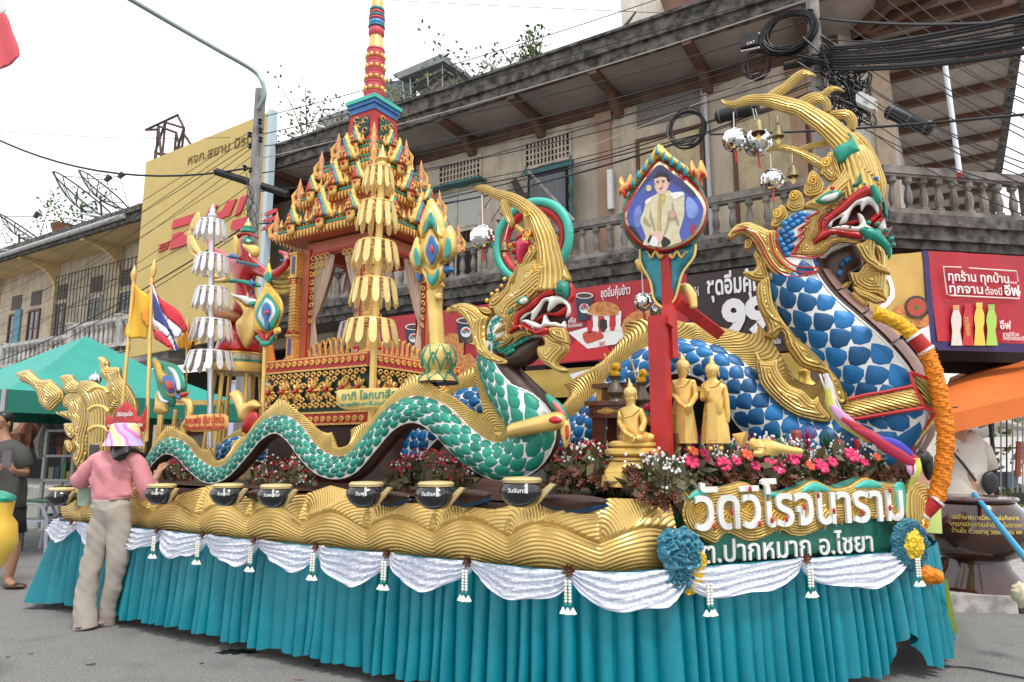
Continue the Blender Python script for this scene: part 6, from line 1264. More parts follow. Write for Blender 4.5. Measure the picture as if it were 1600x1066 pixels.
for s in('452,386 462,380 472,386 462,394','500,380 512,374 524,380 512,388','475,440 490,436 505,440 490,450','448,374 474,368 474,373 449,379','498,368 526,364 526,369 499,373'):flatp('face_line',s,mat('painted_line',(.15,.05,.04),.5),.006,2)
for x0,y0,r_ in((595,690,42),(378,440,30)):
 P=[(950+(x0+r_*(1 if k%2 else.72)*math.cos(k*PI/8))/5.922,220+(y0+r_*1.15*(1 if k%2 else.72)*math.sin(k*PI/8))/5.922)for k in range(16)];PP=np.array([PF_.uz(x,y,-.06)for x,y in P]);mk('painted_star',ext(PF_,PP,-.062,-.059),mat('star_rose',(.62,.35,.30),.4,nz=.4,nsc=60)if r_>40 else mat('star_gold',(.7,.6,.3),.4,nz=.4,nsc=60),po,False)
flatp('hands','400,860 440,840 490,840 512,870 495,930 455,945 425,915 400,890',FLS,.005);flatp('glove','385,950 400,900 440,890 460,940 450,978 400,968',WHITEP,.006);flatp('dark_cuff','365,930 395,870 405,890 385,940',MATS['painted_hair'],.006);flatp('dark_trouser','500,885 560,910 580,945 540,980 500,978',MATS['painted_hair'],.003);flatp('side_column','765,790 800,770 805,850 770,870',mat('column_red',(.35,.03,.05),.5),.003)
flatp('dark_corner','190,790 240,800 300,890 330,950 270,900 210,830',MATS['painted_hair'],.001)
for st in('110,510 125,490 140,500 150,540 165,520 180,470 215,470 235,400 215,310 200,340 185,360 170,400 150,380 130,335 110,370 105,410 120,440 100,470','770,320 760,280 775,180 800,230 830,270 860,180 885,215 910,280 920,340 900,345 885,320 870,370 880,430 840,380 820,340 790,350'):
 pf(po,'flame_ear',PF_,st,ZP,mat('flame_ear_gold',(.80,.38,.10),.42,.2),.0,.04)
for st in('130,480 160,450 170,500 155,530','195,400 210,420 200,470 185,450','850,330 880,300 905,310 870,350 862,420 850,380','800,260 810,290 790,330 780,300'):pf(po,'flame_core',PF_,st,ZP,REDM,-.03,.02)
pf(po,'blue_apron',PF_,'1000,388 1040,400 1088,380 1085,400 1068,425 1058,462 1040,480 1022,470 1015,440 1000,415',None,TEALM,.03,.03,res=.03,w=.02,smooth=1);line(po,'apron_border',PF_,'1000,390 1002,412 1016,440 1022,468 1036,480 1054,468 1066,428 1084,402 1087,382',None,GOLDP,.0,.008)
for s_ in(-1,1):mk('gold_scroll',tube([PF_.P(1041+s_*(6+9*t),398+5*math.sin(t*4),-.02)for t in np.linspace(0,3,16)],[.012,.008,.004],6),GOLDO,po)
cen=PF_.P(1045,560);q=Fr(-32,0);uu,vv=cen@q.E,cen@q.N
mk('post',join([tube([PF_.P(1043,400,.02),PF_.P(1049,560,.02)],.045,4)]),REDM,po,False);u0,z0_=PF_.uz(1035,735);mk('front_post',box(PF_,PF_.uz(1024,600)[0],PF_.uz(1050,600)[0],1.1,PF_.uz(1036,497)[1],-.10,-.01),REDM,po,False)
mk('brace',tube([PF_.P(1055,470,.03),PF_.P(1122,520,.6)],.05,4),REDM,po,False);mk('brace',tube([PF_.P(1045,480,.0),PF_.P(1042,510,-.05)],.04,4),REDM,po,False)
sw(po,'gold_horn',PF_.at(.1),'1084,482,6 1080,462,8 1070,450,8 1058,456,4',None,GOLDP,0,.8,3);sw(po,'gold_horn',PF_.at(.1),'1020,430,8 1010,420,10 998,412,8 994,414,3',None,GOLDP,0,.8,3)
# ================================================================ gold serpent tails at the left end
TG=Fr(0,7.3)
def tail(label,parts,base,fr):
 t=thing('serpent_tail',label,'statue',fr.P(*base));
 for nm,st,d,th in parts:pf(t,nm,fr,st,ZM,GOLDL,d,th,pitch=.022)
 return t
tl=tail('curled gold serpent tail with leafy flames at the far left of the float',[('tail_flame','18,208 60,192 115,180 125,172 160,205 215,255 280,250 330,290 385,340 385,400 340,440 300,485 240,470 200,420 180,350 120,290 62,268 42,225',0,.07),('tail_flame','350,240 395,215 450,222 475,260 530,300 520,360 440,370 385,330 375,270',-.03,.07),('side_leaf','400,360 520,330 600,420 600,560 570,680 560,800 500,925 440,830 470,760 400,740 385,700 450,700 410,640 375,580 450,570 390,540 318,500 330,488 420,480 370,450',-.02,.08),('curl','385,600 440,590 470,650 440,690 400,660',-.08,.04),('curl','385,710 430,700 460,760 430,800 400,760',-.08,.04)],(150,790),TG)
sw(tl,'tail_trunk',TG,'500,310,50 570,330,68 620,400,74 640,500,74 640,620,76 640,740,76 630,900,70 600,1000,60',ZM,GOLDL,-.04,.9,12,32)
for y in(330,470,620):line(tl,'fur_ridge',TG,f'560,{y + 10} 600,{y - 15} 640,{y - 20} 680,{y - 8} 705,{y + 20}',ZM,GOLDP,-.33,.022)
t2=tail('upright gold serpent tail rising behind the red crown sign',[('tail_flame','630,92 655,84 685,88 722,130 720,160 800,165 815,230 860,290 900,360 930,440 930,520 860,540 780,520 720,540 690,460 680,400 670,330 700,280 655,220 650,150',0,.09),('side_leaf','740,470 860,480 960,560 990,700 980,800 900,760 760,740 720,620',-.03,.07)],(205,770),TG.at(.25))
u,z=TG.uz(275,690);gg=thing('gong','dark round gong hanging behind the leaf crest near the left end','gong',TG.w(u,z-.4,.4));mk('disc',orient(lathe((0,0,0),[(.01,-.03),(.25,-.03),(.27,0),(.26,.03),(.06,.035),(.05,.06),(.01,.065)],28),-TG.N,TG.w(u-.05,z,.4)),BROWNG,gg);mk('gong_frame',join([box(TG,u-.4,u-.35,z-.42,z+.42,.38,.42),box(TG,u+.25,u+.3,z-.42,z+.42,.38,.42),box(TG,u-.42,u+.32,z+.4,z+.45,.38,.42)]),GOLDP,gg,False)
bg_=G.at(.6);t=thing('bird_figure','small gold bird figure standing under the drum pedestal','statue',bg_.P(385,680));pf(t,'figure_body',bg_,'375,655 400,645 430,625 460,640 490,690 500,730 560,700 600,720 620,760 560,800 520,880 470,860 450,780 420,720 400,680',(280,480,4.845),GOLDP,0,.06,res=.02);pf(t,'red_seat',bg_,'500,850 560,790 600,820 600,950 490,950',(280,480,4.845),REDM,-.02,.05)
# ================================================================ gold buddha images
BG=mat('image_gold',(.78,.52,.15),.38,.4,nz=.15,nsc=5)
def J(fr,zm,x,y,r,d=0):
 px,py=zm[0]+x/zm[2],zm[1]+y/zm[2];p=fr.P(px,py,d);return(*p,r/zm[2]*fr.sc(px,py,d))
ZS=(920,540,5.92)
def face(par,fr,zm,x,y,r,d,m=GOLDO):
 s=fr.sc(*(zm[0]+x/zm[2],zm[1]+y/zm[2]))/zm[2];c=fr.P(zm[0]+x/zm[2],zm[1]+y/zm[2],d);R=r*s;X=fr.E;Z=np.array([0,0,1.]);f=-fr.N*R*.98
 mk('nose',tube([c+f+X*R*.25+Z*R*.2,c+f*1.18+X*R*.28-Z*R*.18],[R*.05,R*.14],6),m,par)
 for s_ in(-.1,.58):mk('eyelid',tube([c+f*.98+X*R*(s_-.17)+Z*R*.16,c+f*1.03+X*R*s_+Z*R*.12,c+f*.94+X*R*(s_+.17)+Z*R*.17],R*.045,5),m,par)
 mk('lips',tube([c+f*.99+X*R*.1-Z*R*.42,c+f*1.05+X*R*.26-Z*R*.43,c+f*.98+X*R*.42-Z*R*.41],R*.06,5),m,par)
 for s_ in(-1,1):mk('ear',ball(c+X*R*.98*s_-Z*R*.15,R*.2,8,6,.6,.6,2.2),m,par)
def crownspike(par,fr,zm,x,y,r,xt,yt,d):
 s=fr.sc(zm[0]+x/zm[2],zm[1]+y/zm[2])/zm[2];c=fr.P(zm[0]+x/zm[2],zm[1]+y/zm[2],d)
 mk('hair_cap',ball(c+[0,0,r*s*.25],r*s*1.08,18,12,sz=.95),mat('curled_gold',(.80,.58,.22),.5,.25,bump=.012,bsc=110),par);p=fr.P(zm[0]+xt/zm[2],zm[1]+yt/zm[2],d);q=c+[0,0,r*s*1.15]
 mk('flame_spike',tube([q,q+(p-q)*.3,q+(p-q)*.5,p],[r*s*.5,r*s*.42,r*s*.2,.003],10),BG,par)
D1=G.at(.50)
sb=thing('seated_buddha','gold seated meditating Buddha on a stepped pedestal left of the red post','statue',D1.P(985,758))
j=lambda x,y,r,d=0:J(D1,ZS,x,y,r,d)
skin('body',[j(400,830,85),j(400,720,80),j(390,630,85),j(388,560,34),j(388,500,55),j(388,455,50),j(300,620,42),j(290,720,32),j(340,810,26,-.10),j(410,850,22,-.14),j(480,615,42),j(515,710,32),j(480,800,26,-.10),j(310,850,55),j(430,878,36,-.12),j(520,850,50),j(610,850,32),j(450,860,34,-.15)],[(0,1),(1,2),(2,3),(3,4),(4,5),(2,6),(6,7),(7,8),(8,9),(2,10),(10,11),(11,12),(0,13),(13,14),(0,15),(15,16),(15,17)],0,BG,sb)
crownspike(sb,D1,ZS,386,450,58,370,300,0);face(sb,D1,ZS,390,475,56,0,BG)
mk('robe_edge',tube([D1.P(*[ZS[0]+x/5.92,ZS[1]+y/5.92],-.09)for x,y in((330,665),(400,650),(450,610),(470,590))],.008,6),BG,sb)
s=D1.sc(985,700);c=D1.P(989,690)
for i,(w_,y0,y1)in enumerate(((38,700,689),(44,713,700),(34,722,713))):mk('cushion',lathe(D1.P(989,y0),[(w_*s*.8,0),(w_*s,(y0-y1)*s*.3),(w_*s,(y0-y1)*s*.7),(w_*s*.8,(y0-y1)*s)],24,1,.75),BG,sb)
for i,(w0,w1,y0,y1)in enumerate(((50,47,760,742),(46,43,742,738),(44,33,738,722))):mk('pedestal',lathe(D1.P(985,y0),[(w0*s*1.02,0),(w1*s*1.02,(y0-y1)*s)],8,1,.8,.39),BG,sb,False)
D2=G.at(.72)
def standing(label,hx,hy,cx,top,bot,sh,arms,spike):
 st=thing('standing_buddha',label,'statue',D2.P(920+cx/5.92,540+960/5.92),'pair of tall gold standing figures');j=lambda x,y,r,d=0:J(D2,ZS,x,y,r,d)
 V=[j(cx,560,80),j(cx,470,72),j(cx+2,380,85),j(hx,312,32),j(hx,hy+20,55),j(hx,hy-15,52)];Eg=[(0,1),(1,2),(2,3),(3,4),(4,5)]
 for pts in arms:
  pr=2
  for p in pts:V.append(j(*p));Eg.append((pr,len(V)-1));pr=len(V)-1
 for s_ in(-1,1):V+=[j(cx+s_*45,700,45),j(cx+s_*45,930,26),j(cx+s_*50,965,24,-.05)];k=len(V)-3;Eg+=[(0,k),(k,k+1),(k+1,k+2)]
 skin('body',V,Eg,0,BG,st);s=D2.sc(1065,640)/5.92;c=D2.P(920+cx/5.92,540+bot/5.92);H=(bot-top)*s;V=[];n=60;R_=16
 for i in range(R_):
  v=i/(R_-1);w_=np.interp(v,[0,.35,.8,1],[128,120,96,78])*s
  for k in range(n):a=2*PI*k/n;f=1+.028*math.sin(a*14)*(1-v);V.append(c+D2.E*w_*f*math.cos(a)+D2.N*w_*.55*f*math.sin(a)+np.array([0,0,H*v]))
 mk('robe',geo(V,[(i*n+k,i*n+(k+1)%n,(i+1)*n+(k+1)%n,(i+1)*n+k)for i in range(R_-1)for k in range(n)]),BG,st,ang=0)
 mk('sash_belt',lathe(D2.P(920+cx/5.92,540+505/5.92),[(82*s,-.03),(85*s,-.01),(84*s,.01),(80*s,.03)],30,1,.85),BG,st);mk('robe_fold',box(Fr(D2.deg,0),*(lambda p:(p@D2.E-.025,p@D2.E+.025))(D2.P(920+cx/5.92,700)),c[2]+.02,c[2]+H*.93,(c@D2.N)-75*s,(c@D2.N)-55*s),BG,st,False)
 crownspike(st,D2,ZS,hx,hy-12,60,*spike,0);face(st,D2,ZS,hx+8,hy+12,56,0,BG)
 mk('robe_edge',tube([D2.P(920+(cx+a)/5.92,540+y/5.92,-.115)for a,y in((-60,385),(0,380),(40,340),(60,315))],.008,6),BG,st)
standing('gold standing Buddha with both hands joined at the waist, left of the pair',868,215,880,500,905,0,[[(795,345,38),(790,460,30),(850,540,24,-.14),(905,575,22,-.18)],[(965,345,38),(990,470,30),(945,545,24,-.14),(910,570,20,-.18)]],(850,60))
standing('gold standing Buddha with one hand raised to the chest, right of the pair',1140,250,1175,520,905,0,[[(1065,380,36),(1050,500,28),(1085,470,24,-.13),(1105,400,18,-.15)],[(1250,390,36),(1275,520,28),(1285,640,24),(1288,720,16)]],(1125,95))
D3=G.at(.6);kf=thing('reclining_figure','small gold reclining figure behind the flowers right of the standing Buddhas','statue',D3.P(1195,715));ZR=(1140,640,5)
skin('body',[J(D3,ZR,300,300,60),J(D3,ZR,260,290,62),J(D3,ZR,190,270,40),J(D3,ZR,150,245,52),J(D3,ZR,380,300,45),J(D3,ZR,480,320,34),J(D3,ZR,580,330,26),J(D3,ZR,240,350,30,-.05),J(D3,ZR,180,340,22,-.07)],[(0,1),(1,2),(2,3),(0,4),(4,5),(5,6),(1,7),(7,8)],0,BG,kf)
mk('hair_spike',tube([D3.P(1140+120/5,640+235/5),D3.P(1140+60/5,640+215/5),D3.P(1140+22/5,640+195/5)],[.05,.025,.003],8),BG,kf)
D4=BN.at(1.2);kf=thing('small_figure','dull gold standing figure seen behind the arch of the blue serpent','statue',D4.P(1268,700));q=lambda x,y,r,d=0:J(D4,ZE,x,y,r,d)
skin('body',[q(370,700,70),q(360,580,66),q(345,500,30),q(340,450,46),q(335,425,44),q(300,560,34),q(290,640,26),q(430,570,34),q(450,660,26),q(380,950,60)],[(0,1),(1,2),(2,3),(3,4),(1,5),(5,6),(1,7),(7,8),(0,9)],0,GOLD,kf)
AT=G.at(.78);u0,z0=AT.uz(924,720);u1=AT.uz(978,700)[0];zt=AT.uz(945,634)[1]
at_=thing('altar_table','carved red brown altar table with tall legs behind the seated Buddha','table',AT.w((u0+u1)/2,1.1,.1))
mk('table_top',join([box(AT,u0-.02,u1+.05,zt,zt+.03,-.05,.33),box(AT,u0,u1+.03,zt-.08,zt,-.02,.30)]),WOODR,at_,False);mk('gilt_scroll',puff(AT,[((u0+u1)/2+a,zt-.04+b)for a,b in((-.09,0),(-.04,.015),(0,.03),(.04,.015),(.09,0),(.04,-.012),(0,-.02),(-.04,-.012))],-.022,.01,smooth=2,res=.01),GOLDO,at_)
for a in(u0+.01,u1-.05):
 for b in(0,.24):mk('leg',box(AT,a,a+.07,1.1,zt-.08,b,b+.07),WOODR,at_,False)
mk('stretcher',box(AT,u0+.08,u1-.05,1.14,1.22,.02,.05),WOODR,at_,False)
ub=AT.uz(948,615)[0];bx2=thing('small_stand','small gilt carved wooden stand on the altar table','stand',AT.w(ub,zt+.03,.15));mk('stand_top',box(AT,ub-.12,ub+.12,zt+.12,zt+.15,.03,.27),WOODR,bx2,False)
for a in(-.1,.06):mk('leg',box(AT,ub+a,ub+a+.04,zt+.03,zt+.12,.05,.25),GOLDO,bx2,False)
VM=mat('pewter_vase',(.20,.17,.13),.45,.5,nz=.3)
for x,yb,yt,lb,D_ in((962,628,588,'grey vase with two marigolds on the altar table',AT.at(-.02)),(1004,640,598,'grey vase with two marigolds right of the seated Buddha head',AT.at(.1))):
 c=D_.P(x,yb);s=D_.sc(x,yb);h=(yb-yt)*s;v=thing('flower_vase',lb,'vase',c,'pewter vases of marigolds');mk('vase',lathe(c,[(.05,0),(.04,h*.08),(.025,h*.18),(.055,h*.35),(.052,h*.5),(.028,h*.72),(.024,h*.85),(.045,h)],18),VM,v)
 for a,b in((x-1,yt-4),(x+1,yt-14)):
  p=D_.P(a,b);g=ball(p,.030,16,10);rn=np.random.default_rng(int(a));mk('marigold',(g[0]+(g[0]-p)*rn.normal(size=(len(g[0]),1))*.09,g[1],g[2]),MARY,v,ang=0)
 mk('leaf',leaves(D_.P(x-4,yt-12),.03,8,.06,3),LEAF,v,False);mk('candle',tube([D_.P(x-8,yt-2),D_.P(x-18,yt-36)],.006,6),GOLDP,v)
if True:
 c=AT.P(1003,720,-.25);s=AT.sc(1020,700)
TR=G.at(.66);c=TR.P(1025,678);s=TR.sc(1025,678);tr=thing('offering_tray','gold pedestal tray with green cones and pink flowers beside the seated Buddha','tray',c)
mk('tray',lathe(c,[(12*s,0),(7*s,4*s),(6*s,10*s),(14*s,16*s),(17*s,20*s),(17*s,23*s),(15*s,22*s)],20),mat('tray_gold',(.78,.5,.14),.35,.4),tr);mk('tray_stand',box(TR,*(lambda u:(u-.12,u+.14))(TR.uz(1025,690)[0]),1.12,c[2],-.03,.15),WOODR,tr,False)
for a,w_ in((1028,7),(1012,7)):p=TR.P(a,655,-.02);mk('banana_leaf_cone',lathe(p,[(w_*s,0),(w_*.55*s,8*s),(.3*s,16*s)],10),GREENP,tr)
PINK=mat('hot_pink',(.72,.03,.14),.5,nz=.3,nsc=30);CORR=mat('coral_red_flower',(.75,.10,.03),.5,nz=.3,nsc=40)
for a,b,m in((1011,636,PINK),(1027,640,PINK),(1007,652,CORR),(1014,656,CORR)):mk('flower_head',ball(TR.P(a,b,-.03),.022,9,6),m,tr)
# ================================================================ flower beds
BERW=mat('berry_white',(.8,.8,.78),.4);BERR=mat('berry_red',(.55,.02,.04),.35);STEMG=mat('dull_leaf',(.10,.12,.05),.7,nz=.6,nsc=20,col2=(.16,.07,.04))
def bed(label,fr,x0,x1,yb,yt,d0,d1,n,seed,reds=.5,seedrow=True,pinkness=0):
 b=thing('flower_bed',label,'flower bed',fr.P((x0+x1)/2,yb,d0));rn=np.random.default_rng(seed);W=[];R=[];L=[];St=[]
 for i in range(n):
  x=rn.uniform(x0,x1);d=rn.uniform(d0,d1);ytx=yt+(yb-yt)*.35*abs(2*(x-x0)/(x1-x0)-1)**2;y=rn.uniform(ytx,yb-4);p=fr.P(x,y,d);base=fr.P(x+rn.uniform(-6,6),yb+4,d);St.append(tube([base,p],.003,3))
  for k in range(4):
   o=p+rn.normal(size=3)*.022;(R if rn.random()<reds else W).append(ball(o,.0095,5,4))
  L.append(leaves(base+(p-base)*rn.uniform(.1,.8),.05,6,.10,int(seed*100+i)))
 for nm,g,m in(('white_berries',W,BERW),('red_berries',R,BERR),('leafage',L,STEMG),('stems',St,STEMG)):
  if g:o=mk(nm,join(g),m,b,nm!='leafage');o['kind']='stuff'
 return b
def seeds(b,pts,r,n_each=1,seed=0):
 rn=np.random.default_rng(seed);src=None
 for p,nv in pts:
  if src is None:src=mk('seed_flower',orient(flower_geo(r,6,.45),nv,p),ROSB,b);s0_=p
  else:
   o=share('seed_flower',src,(0,0,0),b);from mathutils import Matrix
   c=Vector(s0_-wl(b));t=Vector(p-wl(b));a=rn.uniform(0,6.28);o.matrix_local=Matrix.Translation(t)@Matrix.Rotation(a,4,Vector(nrm(nv)))@Matrix.Rotation(rn.uniform(-.5,.5),4,'X')@Matrix.Scale(rn.uniform(.75,1.2),4)@Matrix.Translation(-c)
FB=G.at(.2)
up_=np.array([0,0,.5])
def rowpts(fr,x0,x1,y0,y1,n,d,seed,jit=5):
 rn=np.random.default_rng(seed);return[(fr.P(x0+(x1-x0)*(i+.5)/n+rn.uniform(-3,3),y0+(y1-y0)*i/n+rn.uniform(-jit,jit),d+rn.uniform(-.05,.05)),-fr.N+up_+rn.normal(size=3)*.3)for i in range(n)]
for lb,x0,x1,yb,yt,n,sd,rd in(('small flower bed of red and white berries under the first green hump',236,300,762,716,60,1,.75),('small flower bed of berries under the second green hump',398,484,768,712,75,2,.55),('flower bed of red berries under the highest green hump',612,730,765,704,110,3,.8)):
 b=bed(lb,G.at(.5),x0,x1,yb,yt,0,.45,n,sd,rd);seeds(b,rowpts(G.at(.42),x0,x1+4,yb+3,yb+5,int((x1-x0)/9),0,sd,4),.035)
b=bed('flower bed of berries between the green serpent chest and the seated Buddha',G.at(.45),866,962,752,690,0,.35,110,5,.45);seeds(b,rowpts(G.at(.36),862,958,745,752,16,0,5,9),.034)
b=bed('tall flower bed with pale berries just right of the Buddha pedestal',G.at(.38),985,1066,770,705,-.05,.3,120,6,.1);seeds(b,rowpts(G.at(.28),985,1055,765,790,10,0,6,14)+rowpts(G.at(.28),978,1000,730,740,5,0,7,8),.036)
BF=BW.at(.12)
fb=bed('wide flower bed of pink blooms and brown seed flowers above the temple name',BF,1060,1410,752,684,.0,.42,420,8,.15)
src=[]
seeds(fb,rowpts(BF,1048,1180,768,738,26,-.06,11,7)+rowpts(BF,1170,1300,750,758,24,-.06,12,8)+rowpts(BF,1290,1425,752,738,26,-.06,13,8)+rowpts(BF,1060,1420,738,722,40,.08,14,12)+rowpts(BF,1070,1410,716,706,34,.3,15,12),.034)
def bloom(x,y,r,m,label=None,d=-.02):
 p=BF.P(x,y,d);rr=r*BF.sc(x,y);g=[]
 for k in range(6):
  a=2*PI*k/6+x;pts=[(0,0,0),(rr*.5,0,rr*.25),(rr*.95,0,rr*.15),(rr*1.05,0,-.1*rr)];c_,s_=math.cos(a),math.sin(a);g.append(tube([(q[0]*c_,q[0]*s_,q[2])for q in pts],[rr*.12,rr*.34,rr*.36,rr*.1],8,.5,up=(0,0,1)))
 g.append(ball((0,0,rr*.15),rr*.2,7,5));g=join(g);return mk('pink_bloom',orient(g,-BF.N+np.array([.1*math.sin(x),0,.6]),p),m,fb,label=label)
for x,y,r,m in((1080,722,13,PINK),(1130,726,13,PINK),(1214,731,13,PINK),(1238,717,12,PINK),(1283,729,13,PINK),(1330,712,13,PINK),(1167,711,10,CORR),(1083,705,9,CORR),(1245,708,9,PINK),(1058,714,6,PINK),(1105,718,6,PINK),(1200,722,7,PINK),(1300,722,9,PINK),(1265,728,9,CORR),(1150,720,9,PINK),(1350,722,8,PINK),(1370,715,7,CORR),(1180,728,9,PINK),(1100,708,8,PINK)):bloom(x,y,r,m)
def spiky(x,y,h,m,label,n=16,d=.1,spread=.5):
 p=BF.P(x,y,d);s=BF.sc(x,y);rn=random.Random(int(x));g=[]
 for k in range(n):
  a=rn.uniform(-1,1)*spread;L=h*s*rn.uniform(.6,1);q=p+BF.E*math.sin(a)*L*.8+BF.N*rn.uniform(-.08,.08)+np.array([0,0,L*math.cos(a)]);g.append(tube([p,(p+q)/2+BF.E*.005,q+BF.E*math.sin(a)*.02],[.004,.006,.001],4,.4))
 return mk('spiky_leaves',join(g),m,fb,label=label)
PURP=mat('purple_blades',(.14,.015,.12),.5);MAG=mat('magenta_blades',(.5,.01,.09),.5);GRS=mat('green_blades',(.03,.16,.05),.5);PALG=mat('pale_blades',(.30,.42,.30),.5)
spiky(1083,706,46,PURP,'purple blades');spiky(1113,708,50,MAG,'magenta blades');spiky(1262,700,45,MAG,'magenta blades',d=.2);spiky(1293,704,40,GRS,'dark green blades',d=.2);spiky(1340,702,34,MAG,'small magenta blades',d=.2);spiky(1160,704,34,PURP,'small purple blades',d=.2);spiky(1220,700,34,GRS,'green blades',d=.2);spiky(1008,722,50,PALG,'pale green blades',12,.15,.4)
for x,y,w_,h_,m in((1029,712,6,22,REDM),(1200,705,7,24,mat('dusty_rose',(.32,.07,.05),.6)),(1312,706,7,20,MATS['dusty_rose']),(1340,704,5,18,REDM),(1222,702,5,16,GREENP),(1140,702,8,10,GREENP),(1180,714,6,18,MATS['dusty_rose']),(1245,692,9,20,MATS['dusty_rose'])):
 p=BF.P(x,y,.1);s=BF.sc(x,y);mk('torch_flower',lathe(p,[(w_*.4*s,0),(w_*s*.8,h_*.3*s),(w_*s,h_*.8*s),(w_*.8*s,h_*s)],6),m,fb,False)
 # ================================================================ people
SKN=mat('skin_tan',(.46,.25,.15),.5,nz=.12,nsc=20);HAIR=mat('black_hair',(.010,.009,.010),.4,strand=.003,dark=.5)
def wrinkle(g,a,f=9,seed=0):
 V=g[0].copy();c=V.mean(0);d_=V-c;d_[:,2]=0;d_/=np.linalg.norm(d_,axis=1)[:,None]+1e-9;n_=np.sin(V[:,2]*f+np.sin(V[:,0]*f*1.3+seed)*2.2+V[:,0]*f*.7)+.6*np.sin(V[:,2]*f*2.3+V[:,0]*f*2+seed+np.cos(V[:,1]*f));return V+d_*(a*n_)[:,None],g[1],g[2]
def fingers(V,Eg,w,d_,s_,c_,sc=1.0):
 """palm and five fingers on vertex w; d_ along the hand, s_ across, c_ curl"""
 p0=np.array(V[w][:3]);V.append((*(p0+d_*.05),.030*sc,.016*sc));pm=len(V)-1;Eg.append((w,pm))
 for k in range(4):
  b_=p0+d_*.085+s_*(k-1.5)*.019;l_=(.7,.95,1,.8)[k]*.036;V+=[(*b_,.0095*sc),(*(b_+d_*l_+c_*.008),.0085*sc),(*(b_+d_*l_*1.5+c_*.03),.0075*sc)];n=len(V);Eg+=[(pm,n-3),(n-3,n-2),(n-2,n-1)]
 b_=p0+d_*.03-s_*.035;V+=[(*b_,.012*sc),(*(b_+d_*.035-s_*.012+c_*.02),.0095*sc)];n=len(V);Eg+=[(pm,n-2),(n-2,n-1)]
WF=Fr(0,5.9);wp_=lambda x,y,d=0:WF.P(100+x/2.96,640+y/2.96,d)
wo=thing('person','woman in a pink sweater and wide grey trousers photographing the float, seen from behind','person',gnd(152,985))
V=[(*wp_(215,440),.085),(*wp_(225,330),.08),(*wp_(245,240),.085),(*wp_(265,205),.045),(*wp_(272,150),.085),(*wp_(276,110),.088),(*wp_(180,240),.05),(*wp_(90,330,.1),.045),(*wp_(112,250,.35),.03),(*wp_(128,222,.38),.026),(*wp_(330,250),.05),(*wp_(390,370,.08),.045),(*wp_(415,330,.3),.032),(*wp_(428,312,.34),.028),(*wp_(180,540),.06),(*wp_(135,740),.045),(*wp_(100,985),.045),(*wp_(100,1008,.08),.04),(*wp_(250,540),.06),(*wp_(235,740),.045),(*wp_(198,965,.1),.045),(*wp_(200,988,.18),.04)]
Eg=[(0,1),(1,2),(2,3),(3,4),(4,5),(2,6),(6,7),(7,8),(8,9),(2,10),(10,11),(11,12),(12,13),(0,14),(14,15),(15,16),(16,17),(0,18),(18,19),(19,20),(20,21)]
fingers(V,Eg,13,nrm(np.array([.25,.3,.8])),np.array([1,0,0.]),np.array([-.3,.8,0]));fingers(V,Eg,9,nrm(np.array([.2,.2,.9])),np.array([1,0,0.]),np.array([.3,.8,0]))
skin('body',V,Eg,0,SKN,wo)
SWT=mat('pink_sweater',(.66,.26,.29),.85,nz=.08,nsc=3,bump=.002,bsc=200);TRO=mat('grey_beige_trousers',(.40,.35,.30),.85,nz=.06,nsc=4,bump=.001,bsc=300)
g=join([tube(cr([wp_(218,418),wp_(218,395),wp_(222,330),wp_(238,260),wp_(258,218),wp_(266,200)],10),[.148,.165,.165,.168,.13,.05],30,.62,up=(0,1,0)),tube(cr([wp_(215,225),wp_(150,240,.02),wp_(85,325,.08),wp_(100,300,.2),wp_(118,262,.33)],5),[.06,.07,.078,.068,.04],20),tube(cr([wp_(290,228),wp_(345,255,.02),wp_(385,375,.06),wp_(398,380,.16),wp_(412,338,.30)],5),[.06,.07,.078,.07,.04],20)])
mk('sweater',wrinkle(wrinkle(g,.009,15,1),.004,37,2),SWT,wo,ang=0)
legs=[tube(cr([wp_(218,416),wp_(212,460),wp_(185,530),wp_(145,640),wp_(118,780),wp_(100,900),wp_(94,1012,-.02)],14),[.128,.138,.108,.090,.080,.086,.094],28,.8,up=(0,1,0)),tube(cr([wp_(222,416,.01),wp_(232,460),wp_(248,530),wp_(248,640),wp_(232,780,.02),wp_(208,900,.06),wp_(192,992,.1)],14),[.128,.138,.108,.086,.073,.071,.069],28,.8,up=(0,1,0))]
mk('trousers',wrinkle(wrinkle(join(legs),.008,9,4),.004,31,1),TRO,wo,ang=0)
hc=wp_(275,120);mk('hair',join([ball(hc+[0,.0,-.01],.102,22,14,.95,1.0,1.0),tube([wp_(272,155,-.02),wp_(264,185,-.09),wp_(266,212,-.13),wp_(268,236,-.145)],[.085,.085,.072,.02],18,.6,up=(0,1,0))]),HAIR,wo)
HAT=bpy.data.materials.new('tie_dye_hat');HAT.use_nodes=True;n=HAT.node_tree.nodes;l=HAT.node_tree.links;b=n['Principled BSDF'];b.inputs['Roughness'].default_value=.85;tc=n.new('ShaderNodeTexCoord');mp=n.new('ShaderNodeMapping');mp.inputs['Rotation'].default_value=(0,.5,0);nzt=n.new('ShaderNodeTexWave');nzt.inputs['Scale'].default_value=.62;nzt.inputs['Distortion'].default_value=3;nzt.inputs['Detail'].default_value=3;nzt.inputs['Phase Offset'].default_value=2.2;l.new(tc.outputs['Generated'],mp.inputs[0]);l.new(mp.outputs[0],nzt.inputs[0]);cp=n.new('ShaderNodeValToRGB');l.new(nzt.outputs[0],cp.inputs[0]);l.new(cp.outputs[0],b.inputs['Base Color']);e=cp.color_ramp.elements;e[0].color=(.55,.45,.8,1);e[0].position=.05;e[1].color=(.9,.75,.35,1);e[1].position=.9
